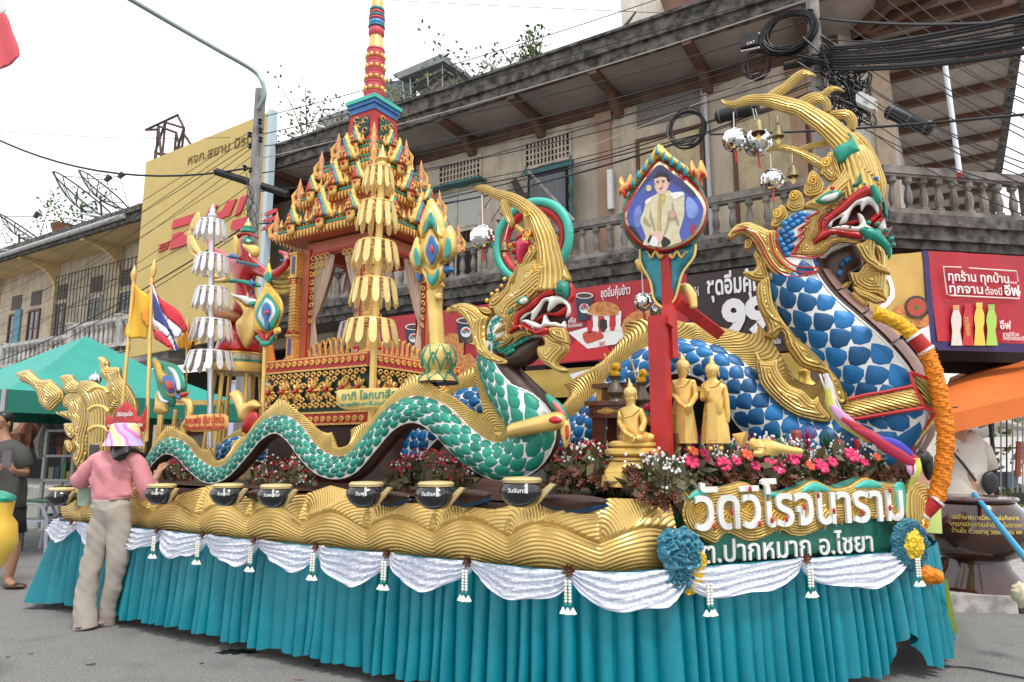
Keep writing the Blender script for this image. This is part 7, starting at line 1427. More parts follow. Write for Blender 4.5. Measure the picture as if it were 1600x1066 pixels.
for p_,c_ in((.3,(.8,.12,.45,1)),(.5,(.85,.4,.62,1)),(.7,(.9,.65,.55,1))):x_=cp.color_ramp.elements.new(p_);x_.color=c_
mk('bucket_hat',lathe(wp_(276,152),[(.156,-.03),(.142,.0),(.122,.04),(.114,.10),(.102,.145),(.07,.158),(.001,.162)],30),HAT,wo)
for a,b_,d in((95,1012,0),(196,992,.12)):mk('shoe',ball(wp_(a,b_,d)*[1,1,0]+[0,0,.035],.05,12,8,1.0,2.2,.6),mat('shoe_mauve',(.25,.17,.16),.6),wo)
ph=wp_(136,205,.36);mk('phone',box(Fr(0,0),ph[0]-.035,ph[0]+.04,ph[2]-.08,ph[2]+.08,ph[1]-.006,ph[1]+.006),BLACKG,label='black phone with pale green case held up by the woman in pink',cat='phone',smooth=False);mk('towel',tube(cr([wp_(95,360,.1),wp_(100,400,.12),wp_(90,445,.1)],5),[.05,.075,.05],12,.4,up=(0,1,0)),mat('sage_towel',(.25,.33,.26),.9),label='sage green bag hanging from the left arm of the woman in pink',cat='bag')
MF=Fr(0,gnd(30,920)[1]);m_=lambda x,y,d=0:MF.P(x,y,d)
mn=thing('person','man in a grey T-shirt and black shorts looking at his phone at the left edge','person',gnd(20,922))
V=[(*m_(8,790),.15),(*m_(10,745),.145),(*m_(8,705),.15),(*m_(3,682),.06),(*m_(0,668),.085),(*m_(0,655),.085),(*m_(30,708),.065),(*m_(40,740,-.05),.045),(*m_(24,738,-.32),.032),(*m_(18,733,-.36),.03),(*m_(-18,712),.065),(*m_(-28,745,-.1),.045),(*m_(-8,738,-.3),.03),(*m_(20,820),.09),(*m_(22,865),.06),(*m_(12,908),.042),(*m_(22,914,-.08),.035),(*m_(-12,830),.09),(*m_(-20,870),.06),(*m_(-24,915,.1),.042)]
Eg=[(0,1),(1,2),(2,3),(3,4),(4,5),(2,6),(6,7),(7,8),(8,9),(2,10),(10,11),(11,12),(0,13),(13,14),(14,15),(15,16),(0,17),(17,18),(18,19)]
fingers(V,Eg,9,nrm(np.array([-.5,-.1,.85])),nrm(np.array([.8,0,.5])),np.array([-.2,-.6,.2]));fingers(V,Eg,12,nrm(np.array([.6,-.1,.5])),np.array([0,0,1.]),np.array([.3,-.5,0]))
skin('body',V,Eg,0,mat('skin_brown',(.34,.17,.10),.5),mn)
GRT=mat('grey_tshirt',(.065,.065,.06),.9,bump=.001,bsc=200);mk('tshirt',wrinkle(join([tube(cr([m_(9,795),m_(10,745),m_(8,705),m_(5,690)],5),[.20,.195,.20,.09],26,.7,up=(0,1,0)),tube([m_(14,700),m_(32,708),m_(42,732,-.03)],[.09,.095,.085],16),tube([m_(-5,700),m_(-22,715),m_(-28,740,-.05)],[.09,.095,.085],16)]),.005,11,2),GRT,mn,ang=0)
mk('shorts',wrinkle(join([tube([m_(9,785),m_(16,810),m_(21,836)],[.17,.14,.125],20),tube([m_(6,785),m_(-4,810),m_(-12,838)],[.17,.14,.125],20)]),.004,12),mat('black_cloth',(.015,.013,.014),.9),mn,ang=0)
hd=m_(1,660);mk('hair',join([ball(hd+[0,.045,.045],.092,18,12,.95,1.0,.9)]),HAIR,mn)
mk('face',join([ball(hd+[0,-.035,-.02],.083,18,12,.85,.8,1.15),tube([hd+[-.01,-.10,.0],hd+[-.015,-.125,-.035]],[.008,.018],8),ball(hd+[.092,0,-.02],.022,8,6,.5,.9,1.4)]),MATS['skin_brown'],mn);mk('glasses',join([tube([hd+[x+.025*math.cos(t),-.112,.002+.018*math.sin(t)]for t in np.linspace(0,6.28,14)],.003,4)for x in(-.035,.035)]+[tube([hd+[.06,-.105,.005],hd+[.09,.0,.0]],.003,4)]),BLACK,mn)
for s_ in(-.035,.035):mk('eye',ball(hd+[s_,-.10,.0],.009,8,6),mat('eye_dark',(.02,.01,.01),.3),mn)
mk('mouth',tube([hd+[-.025,-.10,-.065],hd+[.025,-.10,-.065]],.006,6),mat('lip',(.3,.1,.08),.5),mn);mk('watch',tube([m_(22,738,-.29),m_(26,739,-.27)],.036,12),BLACK,mn)
for a,b_ in((22,916),(-20,920)):mk('sandal',ball(m_(a,b_)*[1,1,0]+[.02,-.02,.03],.06,14,8,2.1,.9,.5),mat('brown_sandal',(.05,.025,.02),.5),mn)
ph=m_(10,717,-.40);mk('phone',box(Fr(8,0),ph[0]*math.cos(.14)+ph[1]*math.sin(.14)-.04,ph[0]*math.cos(.14)+ph[1]*math.sin(.14)+.04,ph[2]-.08,ph[2]+.08,-ph[0]*math.sin(.14)+ph[1]*math.cos(.14),-ph[0]*math.sin(.14)+ph[1]*math.cos(.14)+.012),mat('phone_grey',(.12,.10,.11),.3),label='dark grey phone held by the man at the left edge',cat='phone',smooth=False)
RF=Fr(0,8.6);r_=lambda x,y,d=0:RF.P(x,y,d)
mr=thing('person','man in a cream T-shirt with a black shoulder bag behind the brown bowl','person',gnd(1515,878))
V=[(*r_(1508,790),.17),(*r_(1508,740),.17),(*r_(1508,695),.17),(*r_(1503,676),.065),(*r_(1499,662),.085),(*r_(1498,648),.085),(*r_(1530,700),.07),(*r_(1544,745),.05),(*r_(1547,772),.036),(*r_(1549,780),.034),(*r_(1484,700),.07),(*r_(1472,745),.05),(*r_(1472,780),.036),(*r_(1520,830),.1),(*r_(1520,876),.06),(*r_(1496,830),.1),(*r_(1494,878),.06)]
Eg=[(0,1),(1,2),(2,3),(3,4),(4,5),(2,6),(6,7),(7,8),(8,9),(2,10),(10,11),(11,12),(0,13),(13,14),(0,15),(15,16)]
fingers(V,Eg,9,np.array([0,-.1,-1.]),np.array([1,0,0.]),np.array([-.2,-.6,0]));skin('body',V,Eg,0,SKN,mr)
mk('tshirt',wrinkle(join([tube(cr([r_(1507,793),r_(1508,745),r_(1508,695),r_(1500,682)],5),[.26,.25,.24,.09],26,.62,up=(0,1,0)),tube([r_(1518,690),r_(1534,704),r_(1546,733)],[.10,.11,.105],16),tube([r_(1494,690),r_(1482,704),r_(1472,733)],[.10,.11,.105],16)]),.006,10,5),mat('cream_tshirt',(.60,.53,.46),.9),mr,ang=0)
mk('shorts',join([tube([r_(1508,785),r_(1518,830)],[.21,.15],20),tube([r_(1506,785),r_(1496,830)],[.21,.15],20)]),mat('navy_cloth',(.015,.02,.09),.9),mr)
hd=r_(1498,655);mk('hair',ball(hd+[0,.02,.05],.105,18,12),HAIR,mr);mk('ear',ball(hd+[.092,-.01,-.01],.024,8,6,.5,.9,1.4),SKN,mr);mk('nose',tube([hd+[-.02,-.1,.01],hd+[-.03,-.12,-.03]],[.008,.017],7),SKN,mr);mk('mouth',tube([hd+[-.045,-.088,-.07],hd+[.0,-.095,-.07]],.006,6),MATS['lip'],mr)
for s_ in(-.055,.01):mk('eye',ball(hd+[s_,-.088,.012],.009,8,6),MATS['eye_dark'],mr)
mk('watch',tube([r_(1545,762),r_(1546,769)],.042,14),mat('watch_blue',(.02,.04,.10),.5),mr)
bg_=thing('shoulder_bag','black shoulder bag worn across the chest of the man in the cream T-shirt','bag',r_(1530,770,-.2));mk('strap',tube([r_(1488,706,-.19),r_(1505,725,-.19),r_(1525,752,-.2)],.018,6,.3,up=(0,1,0)),BLACK,bg_);mk('pouch',puff(RF,[RF.uz(x,y)for x,y in((1518,742),(1530,735),(1540,745),(1540,762),(1528,772),(1518,760))],-.2,.05,smooth=3),BLACK,bg_)
KF=Fr(0,6.2);k_=lambda x,y,d=0:KF.P(x,y,d);kd=thing('person','person with black hair and a lime green top half hidden behind the orange garland','person',gnd(1442,930))
skin('body',[(*k_(1438,790),.10),(*k_(1437,755),.10),(*k_(1434,735),.05),(*k_(1434,722),.075),(*k_(1434,710),.07),(*k_(1455,765),.05),(*k_(1458,800),.035),(*k_(1420,765),.05),(*k_(1430,850),.07),(*k_(1430,925),.05),(*k_(1450,850),.07),(*k_(1450,925),.05)],[(0,1),(1,2),(2,3),(3,4),(1,5),(5,6),(1,7),(0,8),(8,9),(0,10),(10,11)],0,SKN,kd)
mk('hair',join([ball(k_(1438,718,-.0),.095,16,10),tube([k_(1446,715,-.02),k_(1450,740,-.05),k_(1449,755,-.05)],[.06,.045,.01],10)]),HAIR,kd);mk('top',tube([k_(1440,830),k_(1440,780),k_(1438,750)],[.16,.15,.08],20,.8,up=(0,1,0)),mat('lime_top',(.50,.58,.18),.8),kd)
# ================================================================ printed banners
def sheet(nm,fr,u0,u1,z0,z1,m,par,d=0,amp_=.012,nx=40,nz__=14,seed=0,lz=0):
 V=[]
 for j in range(nz__+1):
  for i in range(nx+1):a=i/nx;b_=j/nz__;V.append(fr.w(u0+(u1-u0)*a,z0+(z1-z0)*b_+lz*a,d+amp_*math.sin(a*17+2*b_+seed)*(1-.4*b_)+amp_*.6*math.sin(a*5-b_*7+seed)))
 return mk(nm,geo(V,[(j*(nx+1)+i,j*(nx+1)+i+1,(j+1)*(nx+1)+i+1,(j+1)*(nx+1)+i)for j in range(nz__)for i in range(nx)]),m,par,ang=0)
RBN=mat('banner_red',(.40,.015,.025),.5,nz=.3,nsc=1.5,col2=(.28,.01,.015));CHK=mat('fried_crust',(.62,.27,.08),.6,nz=.9,nsc=16,col2=(.34,.10,.025));NAVY=mat('cup_navy',(.015,.02,.05),.4);WPR=mat('print_white',(.75,.73,.72),.5);PRR=mat('print_red',(.55,.015,.02),.5);PDK=mat('print_dark',(.03,.018,.015),.5,nz=.3,nsc=2)
def pr(par,nm,fr,st,m,off=-.03,zm=None,sm=0):
 P=poly(fr,st,zm,off);P=cr(P,sm,True)if sm else P;return mk(nm,ext(fr,P,off-.002,off),m,par,False)
def cup(par,fr,x,y,w_,h_,off=-.03,say=True):
 pr(par,'printed_cup',fr,f'{x - w_},{y} {x + w_},{y - 3} {x + w_ * .7},{y + h_} {x - w_ * .7},{y + h_}',NAVY,off);pr(par,'cup_rim',fr,' '.join(f'{x + w_ * math.cos(t):.1f},{y + 5 * math.sin(t) - 1:.1f}' for t in np.linspace(0,6.28,14)[:-1]),WPR,off-.004);pr(par,'cup_drink',fr,' '.join(f'{x + w_ * .85 * math.cos(t):.1f},{y + 3.6 * math.sin(t) - 1:.1f}' for t in np.linspace(0,6.28,14)[:-1]),mat('cola',(.06,.02,.01),.3),off-.007)
 pr(par,'cup_badge',fr,' '.join(f'{x + w_ * .55 * math.cos(t):.1f},{y + h_ * .5 + w_ * .55 * math.sin(t):.1f}' for t in np.linspace(0,6.28,14)[:-1]),WPR,off-.004);pr(par,'badge_field',fr,f'{x - w_ * .45},{y + h_ * .42} {x},{y + h_ * .3} {x + w_ * .45},{y + h_ * .42}',PRR,off-.007)
 u,z=fr.uz(x-w_*.42,y+h_*.58,off);u1,_=fr.uz(x+w_*.42,y+h_*.58,off);mk('lettering',text(fr,'PEPSI',u,z,.09,off-.008,.002,.02,width=u1-u),NAVY,par,False)
def wr(par,fr,s,x,y,sz,x2,m=WPR,off=-.035,bold=.01):
 u,z=fr.uz(x,y,off);u1,_=fr.uz(x2,y,off);mk('lettering',text(fr,s,u,z,sz,off,.003,bold,width=u1-u),m,par,False)
BB_=B.at(-.16)
b1=thing('fast_food_banner','red fried chicken banner seen through and beside the shrine','banner',BB_.P(730,590));sheet('cloth',BB_,BB_.uz(585,560)[0],BB_.uz(866,520)[0],3.12,4.52,RBN,b1)
cup(b1,BB_,646,512,13,32);cup(b1,BB_,728,502,15,34);pr(b1,'printed_chicken',BB_,'690,540 700,522 715,522 725,535 724,555 735,552 742,565 738,578 720,582 705,572 695,560',CHK,sm=2);pr(b1,'printed_paper',BB_,'700,585 742,560 745,590 712,590',WPR,-.025);pr(b1,'printed_fries',BB_,'728,535 735,512 742,515 745,540',mat('fries',(.75,.52,.15),.5))
b2=thing('fast_food_banner','long red and black banner with fried chicken, a striped bucket and the number 99','banner',BB_.P(1030,560));sheet('cloth',BB_,BB_.uz(868,520)[0],BB_.uz(1075,480)[0],3.12,4.60,RBN,b2,seed=2);sheet('dark_cloth',BB_,BB_.uz(1075,480)[0]+.002,BB_.uz(1300,480)[0],3.05,4.56,mat('banner_brown_black',(.028,.012,.012),.45),b2,seed=3)
cup(b2,BB_,913,463,14,38);cup(b2,BB_,1026,462,13,36);pr(b2,'red_wedge',BB_,'885,548 905,528 925,545 945,535 960,560 880,566',PRR,-.024);pr(b2,'printed_paper',BB_,'888,520 915,512 968,510 985,515 962,538 918,545',WPR,-.025)
for i in range(6):x=917+i*9;pr(b2,'bucket_stripe',BB_,f'{x},{490 - i * .4} {x + 9},{490 - i * .4} {x + 8.2 - i * .2},{521 - i} {x + 1.2 - i * .2},{521 - i}',PRR if i%2==0 else WPR)
pr(b2,'bucket_rim',BB_,' '.join(f'{943.5 + 28 * math.cos(t):.1f},{488 + 6 * math.sin(t):.1f}' for t in np.linspace(0,6.28,16)[:-1]),WPR,-.034);pr(b2,'printed_chicken',BB_,'918,487 925,476 940,471 958,474 968,482 964,492 945,493 928,492',CHK,-.038,sm=2);pr(b2,'bucket_emblem',BB_,'937,500 942,498 948,500 949,512 943,520 937,512',PDK,-.034)
pr(b2,'printed_wing',BB_,'911,521 922,517 940,520 943,528 930,533 918,537 912,531',mat('spicy_red',(.62,.07,.03),.5,nz=.5,nsc=20),-.03,sm=2);pr(b2,'printed_chicken',BB_,'972,518 975,500 990,488 1010,484 1026,490 1028,520 1010,535 985,537',CHK,-.03,sm=2)
wr(b2,BB_,'ชุดอิ่มคุ้มข้าว',939,465,.24,985);wr(b2,BB_,'คุ้มไก่',1078,464,.2,1092);wr(b2,BB_,'ชุดอิ่มคุ้ม',1105,462,.46,1190,bold=.03);wr(b2,BB_,'99',1129,524,.86,1206,bold=.05);wr(b2,BB_,'15 ก.ย. 2567 เท่านั้น',1160,541,.13,1220);wr(b2,BB_,'หรือ',888,505,.14,900);wr(b2,BB_,'ข้าวยำไก่แซ่บ',888,512,.09,910);wr(b2,BB_,'KFC',937,541,.12,946,PRR)
b3=thing('food_banner','yellow strip banner with salad print under the long red banner','banner',BB_.P(960,600));sheet('cloth',BB_,BB_.uz(760,590)[0],BB_.uz(1260,560)[0],2.45,3.02,mat('banner_mustard',(.50,.33,.06),.5,nz=.2,nsc=1),b3,d=.03);pr(b3,'printed_plate',BB_,'890,585 975,562 985,590 900,602',WPR,.0);pr(b3,'printed_salad',BB_,'928,575 938,566 952,568 965,562 968,578 945,584',LEAF,-.006,sm=2);pr(b3,'printed_stripe',BB_,'903,597 960,582 960,596 905,602',mat('print_orange',(.6,.18,.04),.5),-.006)
CB=Fr(10,CF.D-.12)
mk('shade_box',box(CF,uc-.1,uc+2.9,2.75,4.66,.9,1.1),DARKI,sh,False);mk('shade_box',box(CF,uc-.1,uc+3.4,2.9,4.64,.6,1.0),DARKI,sh,False)  # dark boxes added to stand in for the shade under the corner balcony
b4=thing('food_banner','mustard yellow banner with a dark sauce bowl left of the red drinks banner','banner',CB.P(1420,545));u0,u1=CB.uz(1360,500)[0],CB.uz(1461,500)[0];sheet('cloth',CB,u0,u1,3.12,4.42,mat('banner_ochre',(.62,.40,.10),.5,nz=.15,nsc=2),b4,lz=.14)
for r_p,m,o in((19,mat('bowl_iron',(.04,.03,.03),.4),-.03),(15,mat('red_sauce',(.40,.05,.02),.3),-.036),(4,LEAF,-.04)):pr(b4,'printed_bowl',CB,' '.join(f'{1432 + r_p * math.cos(t):.1f},{480 + r_p * .95 * math.sin(t):.1f}' for t in np.linspace(0,6.28,18)[:-1]),m,o)
pr(b4,'printed_dumpling',CB,'1400,480 1415,476 1416,500 1440,500 1455,485 1458,500 1445,512 1410,508 1398,495',CHK,-.026,sm=2);pr(b4,'white_corner',CB,'1432,535 1425,522 1460,502 1463,536',WPR,-.024);pr(b4,'printed_ring',CB,'1385,420 1395,440 1398,465 1380,485 1370,482 1390,462 1388,440 1380,428',WPR,-.03,sm=2);pr(b4,'lime_disc',CB,'1380,440 1388,448 1386,462 1376,468',mat('print_lime',(.4,.5,.06),.5),-.032,sm=2)
b5=thing('drinks_banner','red drinks banner with white Thai slogan and four bottles at the right','banner',CB.P(1530,545));u0,u1=CB.uz(1455,470)[0],CB.uz(1625,470)[0];sheet('cloth',CB,u0,u1,3.10,4.56,mat('banner_crimson',(.45,.015,.03),.5,nz=.2,nsc=2),b5,d=-.03,seed=5);mk('blue_border',box(CB,u0,u1,2.96,3.10,-.03,-.01),mat('border_navy',(.03,.02,.12),.5),b5,False);mk('blue_border',box(CB,u0-.10,u0,3.0,4.56,-.03,-.01),MATS['border_navy'],b5,False)
wr(b5,CB,'ทุกร้าน ทุกบ้าน...',1482,438,.20,1588,off=-.075,bold=.02);wr(b5,CB,'ทุกจาน',1484,457,.20,1536,off=-.075,bold=.02);wr(b5,CB,'ต้องมี',1540,460,.16,1566,off=-.075);wr(b5,CB,'อีฟ',1570,461,.22,1594,off=-.075,bold=.03);wr(b5,CB,'อีฟ',1563,514,.18,1580,off=-.075,bold=.02);wr(b5,CB,'ขายดีด้วย',1567,525,.09,1592,off=-.075);wr(b5,CB,'วัตถุดิบธรรมชาติ',1567,531,.09,1600,off=-.075)
mk('slogan_border',join([tube([CB.P(x,y,-.078)for x,y in((1502,418),(1474,417),(1477,440),(1480,460),(1486,462),(1592,467),(1594,455))],.012,4),tube([CB.P(x,y,-.078)for x,y in((1514,419),(1588,424),(1591,440))],.012,4)]),WPR,b5,False)
for i,(x,c_,cc)in enumerate(((1494,(.62,.62,.55),(.6,.3,.12)),(1512,(.5,.02,.03),(.45,.02,.05)),(1530,(.72,.55,.08),(.75,.5,.1)),(1549,(.35,.6,.1),(.3,.5,.1)))):
 m=mat(f'bottle_print_{i}',c_,.4);dy=(4,2,0,3)[i];pr(b5,'printed_bottle',CB,f'{x - 4},{480 + dy} {x + 4},{480 + dy} {x + 8},{492 + dy} {x + 8},{505 + dy} {x + 6},{513 + dy} {x + 10},{540} {x - 8},{540} {x - 6},{513 + dy} {x - 8},{498 + dy} {x - 7},{490 + dy}',m,-.075);pr(b5,'printed_cap',CB,f'{x - 5},{473 + dy} {x + 5},{473 + dy} {x + 5},{480 + dy} {x - 5},{480 + dy}',mat(f'cap_print_{i}',cc,.4),-.078)
wr(b5,CB,'花',1507,505,.12,1515,GOLDO,off=-.08);wr(b5,CB,'草',1508,515,.12,1516,GOLDO,off=-.08);wr(b5,CB,'茶',1509,525,.12,1517,GOLDO,off=-.08)
# ================================================================ poles, cables
CONC=mat('pole_concrete',(.30,.28,.26),.85,nz=.4,nsc=4,streak=.3,bump=.003)
PL=B.at(-4.0);plu=PL.uz(398,300)[0];up=thing('utility_pole','concrete utility pole with street lamp arm in front of the yellow board','utility pole',PL.w(plu,0));zt_=PL.uz(398,145)[1]
mk('pole',tube([PL.w(plu,0),PL.w(plu,zt_)],[.15,.11],8),CONC,up,False);mk('crossarm',tube([PL.P(337,268,-.2),PL.P(450,304,.2)],.075,4),mat('charred_timber',(.02,.018,.018),.8,nz=.4),up,False);mk('lamp_arm',tube(cr([PL.P(404,170,-.1),PL.P(413,152,-.1),PL.P(410,130,-.15),PL.P(395,110,-.3),PL.P(340,78,-1.0),PL.P(270,38,-1.8),PL.P(205,0,-2.6),PL.P(150,-32,-3.2)],6),.042,8),mat('arm_grey',(.28,.34,.34),.4,.3),up);mk('steel_strap',box(PL,plu+.1,plu+.16,zt_-4.5,zt_-1.0,-.02,.02),STEEL,up,False)
for i,(x,y)in enumerate(((390,210),(406,190),(407,204),(407,218),(391,228),(382,262),(392,266))):mk('insulator',lathe(PL.P(x,y,-.1),[(.03,-.06),(.05,-.03),(.03,0),(.05,.03),(.02,.06)],8),BLACKG,up)
mk('wire_tangle',join([tube(cr([PL.P(388+random.uniform(-8,8),270+i*9,-.16),PL.P(396+random.uniform(-12,10),290+i*9,-.2),PL.P(394+random.uniform(-8,8),320+i*7,-.16)],5),.008,4)for i in range(14)]),BLACK,up)
PR=B.at(-1.3);pru=PR.uz(1276,100)[0];ur=thing('utility_pole','grey utility pole with cable coils behind the blue serpent antlers','utility pole',PR.w(pru,0));mk('pole',tube([PR.w(pru,0),PR.w(pru,11.5)],[.13,.09],8),CONC,ur,False);mk('crossarm',tube([PR.P(1225,105,-.1),PR.P(1330,85,-.1)],.06,4),MATS['charred_timber'],ur,False);mk('insulator',lathe(PR.P(1264,25,-.1),[(.05,-.1),(.09,-.06),(.05,-.03),(.09,.0),(.05,.04),(.08,.07),(.03,.1)],10),BLACKG,ur)
def coil(par,fr,x,y,rx,ry,n,r,seed,m=BLACK,d=-.1,nm='cable_coil'):
 rn=random.Random(seed);s=fr.sc(x,y)
 for i in range(n):a,b_=rn.uniform(.8,1.05),rn.uniform(.8,1.05);ox,oz=rn.uniform(-3,3)*s,rn.uniform(-3,3)*s;u,z=fr.uz(x,y);mk(nm,tube([fr.w(u+ox+rx*s*a*math.cos(t),z+oz+ry*s*b_*math.sin(t),d+.05*math.sin(t+i))for t in np.linspace(0,6.28,30)],r,4),m,par)
coil(ur,PR,1236,60,40,33,22,.012,1,d=-.2);coil(ur,PR,1185,105,20,24,6,.012,9,mat('maroon_cable',(.04,.015,.02),.6))
rn=random.Random(4)
mk('wire_tangle',join([tube(cr([PR.P(1290+rn.uniform(-20,70),105+rn.uniform(-20,60),-.2),PR.P(1300+rn.uniform(-10,60),130+rn.uniform(-20,60),-.3),PR.P(1310+rn.uniform(-20,60),150+rn.uniform(-30,50),-.2),PR.P(1300+rn.uniform(-20,60),130+rn.uniform(-30,60),-.2)],6),.010,4)for i in range(46)]),BLACK,ur)
mk('wire_tangle',join([tube(cr([PR.P(1250+rn.uniform(-10,60),80+rn.uniform(-25,20),-.25),PR.P(1290+rn.uniform(-10,40),95+rn.uniform(-20,20),-.3),PR.P(1330+rn.uniform(-10,30),95+rn.uniform(-20,20),-.2)],5),.016,4)for i in range(20)]),BLACK,ur)
cc=thing('cable_coil','loose round loop of black cable hanging left of the paired mirror balls','cable',PR.P(1077,235));coil(cc,PR.at(-.3),1076,205,29,31,5,.014,3,nm='loop')
def closure(nm,label,a,b_,r,m=BLACK,d=-.3,cat='cable box',band=True):
 A_,B_=PR.P(*a,d),PR.P(*b_,d);t=thing(nm,label,cat,(A_+B_)/2);mk('casing',tube([A_,A_+(B_-A_)*.05,A_+(B_-A_)*.95,B_],[r*.6,r,r,r*.6],14),m,t)
 if band:mk('band',join([tube([A_+(B_-A_)*q,A_+(B_-A_)*(q+.03)],r*1.12,14)for q in(.1,.5,.85)]),mat('closure_grey',(.10,.11,.12),.5),t)
closure('splice_closure','black cylinder cable joint beside the antler tip',(1118,184),(1186,166),.11);closure('splice_closure','long black cylinder cable joint sloping right of the pole',(1385,172),(1458,204),.10)
t=thing('junction_box','white plastic junction box on the cables right of the antlers','cable box',PR.P(1355,175,-.4));mk('box_body',ext(PR,poly(PR,'1338,150 1345,145 1370,157 1369,172 1362,173 1338,161',None,-.4),-.45,-.3),WHITEP,t,False);mk('latch',ext(PR,poly(PR,'1350,158 1358,161 1357,165 1350,162',None,-.4),-.46,-.45),STEEL,t,False)
t=thing('cable_box','small black cable box lettered CAT between the wires','cable box',PR.P(1172,80,-.4));mk('box_body',ext(PR,poly(PR,'1158,60 1186,54 1187,72 1159,79',None,-.4),-.5,-.35),BLACK,t,False);wr(t,PR,'CAT',1167,70.5,.06,1180,off=-.51);mk('white_rim',join([tube([PR.P(1158,58,-.45),PR.P(1187,52,-.45)],.012,5),tube([PR.P(1158,80,-.45),PR.P(1187,74,-.45)],.012,5)]),WPR,t)
WIR=mat('wire_black',(.018,.018,.02),.6);WIG=mat('wire_pale',(.45,.38,.32),.6)
def wire(p,q,d0,d1,sag,r=.009,m=WIR,fr=B,label=None,k=0,cat='cable',group='cables strung over the street'):
 A_,B_=fr.P(*p,d0),fr.P(*q,d1);return mk('power_cable',tube([A_+(B_-A_)*t-np.array([0,0,sag*4*t*(1-t)])for t in np.linspace(0,1,14)],r,4),m,label=label,cat=cat,group=group)
OR2=ORD+['eleventh','twelfth','thirteenth','fourteenth','fifteenth','sixteenth','seventeenth'];OR2[0]='first'
for i,(a,b_,s,r)in enumerate((((398,186),(1060,-12),.1,.009),((398,213),(1230,-12),.1,.010),((398,230),(1276,28),.3,.011),((398,272),(1276,60),.25,.012),((560,290),(1276,76),.2,.010),((640,245),(1276,70),.1,.009),((400,300),(1276,108),.3,.010),((660,300),(1276,125),.3,.012),((690,290),(1276,130),.2,.009),((690,318),(1276,145),.2,.009),((400,350),(1276,140),.5,.013),((700,240),(1276,100),.1,.008))):
 wire(a,b_,-4 if a[0]<410 else-2,-1.3,s,r,label=f'{OR2[i]} dark cable counted down the upper wall between the two poles')
wire((398,250),(1276,-5),-4,-1.3,.15,.010,WIG,label='pale cable among the dark ones below the eaves');wire((640,330),(1240,98),-2,-1.4,.1,.008,WIG,label='second pale cable lower across the upper wall')
for i,(y0,y1,r)in enumerate(((28,31,.02),(75,14,.022),(78,20,.02),(82,30,.014),(88,46,.018),(92,52,.024),(96,60,.02),(100,64,.014),(104,74,.02),(108,76,.024),(85,36,.012),(60,52,.009),(70,60,.01),(98,44,.010))):wire((1280,y0),(1640,y1),-1.3,-4.5,.08,r,label=f'{OR2[i]} black cable counted down the thick bundle right of the cable coils')
for i,(x0,y0,y1)in enumerate(((1340,-5,175),(1380,-5,150),(1420,-5,130),(1460,-5,110),(1300,20,230),(1290,60,255),(1300,100,275),(1310,125,300),(1330,190,300),(1500,-5,90),(1350,130,262),(1370,60,215),(1320,160,330),(1400,60,195),(1360,205,345),(1450,60,165),(1340,140,285))):wire((x0,y0),(1640,y1+6),-1.5,-3.5,.12,.007,label=f'{OR2[i]} thin cable crossing diagonally under the right hand eaves')
wire((1110,210),(1640,175),-2,-4,.05,.016,label='single straight black cable passing behind the mirror balls');wire((560,340),(1110,205),-2,-2,.05,.012,label='thick black cable crossing behind the portrait and green antler')
for i,(a,b_,r)in enumerate((((392,205),(-20,440),.009),((392,212),(-20,470),.009),((392,225),(-20,455),.010),((392,232),(-20,500),.009),((392,245),(-20,520),.008),((392,262),(-20,490),.008),((396,285),(-20,545),.009),((398,345),(-20,570),.02),((398,350),(-20,585),.012),((396,320),(-20,530),.010))):wire(a,b_,-4,0,.3,r,label=f'{OR2[i]} dark cable fanning from the left pole to the left frame edge')
wire((392,262),(-20,210),-4,-6,.5,.022,label='thick twisted black cable entering from the left above the dishes');wire((360,215),(-20,202),-3,-6,.1,.006,label='thin wire entering from the left above the twisted cable');wire((600,0),(1280,30),-1.5,-1.3,.02,.006,label='faint thin wire crossing the sky right of the spire')
TBF=Fr(0,9.2);tb=thing('hanging_tube_lamp','long white fluorescent tube with red ends hanging from the cables at right','lamp',TBF.P(1500,278));A_,B_=TBF.P(1476,97),TBF.P(1500,276);mk('tube',tube([A_+(B_-A_)*.04,A_+(B_-A_)*.97],.034,12),mat('tube_white',(.75,.80,.88),.3),tb);mk('end_cap',tube([A_,A_+(B_-A_)*.04],.036,12),REDM,tb);mk('end_cap',tube([A_+(B_-A_)*.97,B_],.036,12),REDM,tb);mk('hanger',tube([A_,TBF.P(1478,78)],.006,4),BLACK,tb)
# ================================================================ flags
def flag(nm,label,fr,pole,tip,parts,cat='flag',pr_r=.018):
 t=thing(nm,label,cat,fr.P(*pole[0]))
 if pole:mk('flagpole',tube([fr.P(*p)for p in pole],pr_r,8),GOLDP,t);mk('pole_tip',lathe(fr.P(*tip),[(.02,-.05),(.03,0),(.032,.03),(.012,.09),(.001,.13)],8),GOLDP,t)
 for i,(n_,st,zm,m,d)in enumerate(parts):
  g=puff(fr,poly(fr,st,zm,d),d,.004,smooth=2,res=.03,back=.5);V=g[0];w_=.02*np.sin((V@fr.E)*16+V[:,2]*6);mk(n_,(V-fr.N*w_[:,None],g[1],g[2]),m,t,ang=0)
 return t
ZQ=(180,400,6.66);FY=mat('flag_yellow',(.82,.46,.03),.8);FRD=mat('flag_red',(.62,.03,.05),.8);FWH=mat('flag_white',(.75,.72,.78),.8);FBL=mat('flag_blue',(.045,.06,.24),.8)
flag('religious_flag','plain yellow flag with a faint orange wheel on the left gold pole',G.at(.5),[(191,640),(209,440)],(209,432),[('flag_cloth','175,290 270,350 368,430 360,560 355,700 348,865 240,850 115,850 130,700 150,500',ZQ,FY,0),('wheel_emblem','350,530 352,740 320,720 290,670 285,610 305,560',ZQ,mat('wheel_orange',(.75,.28,.02),.8),-.035)])
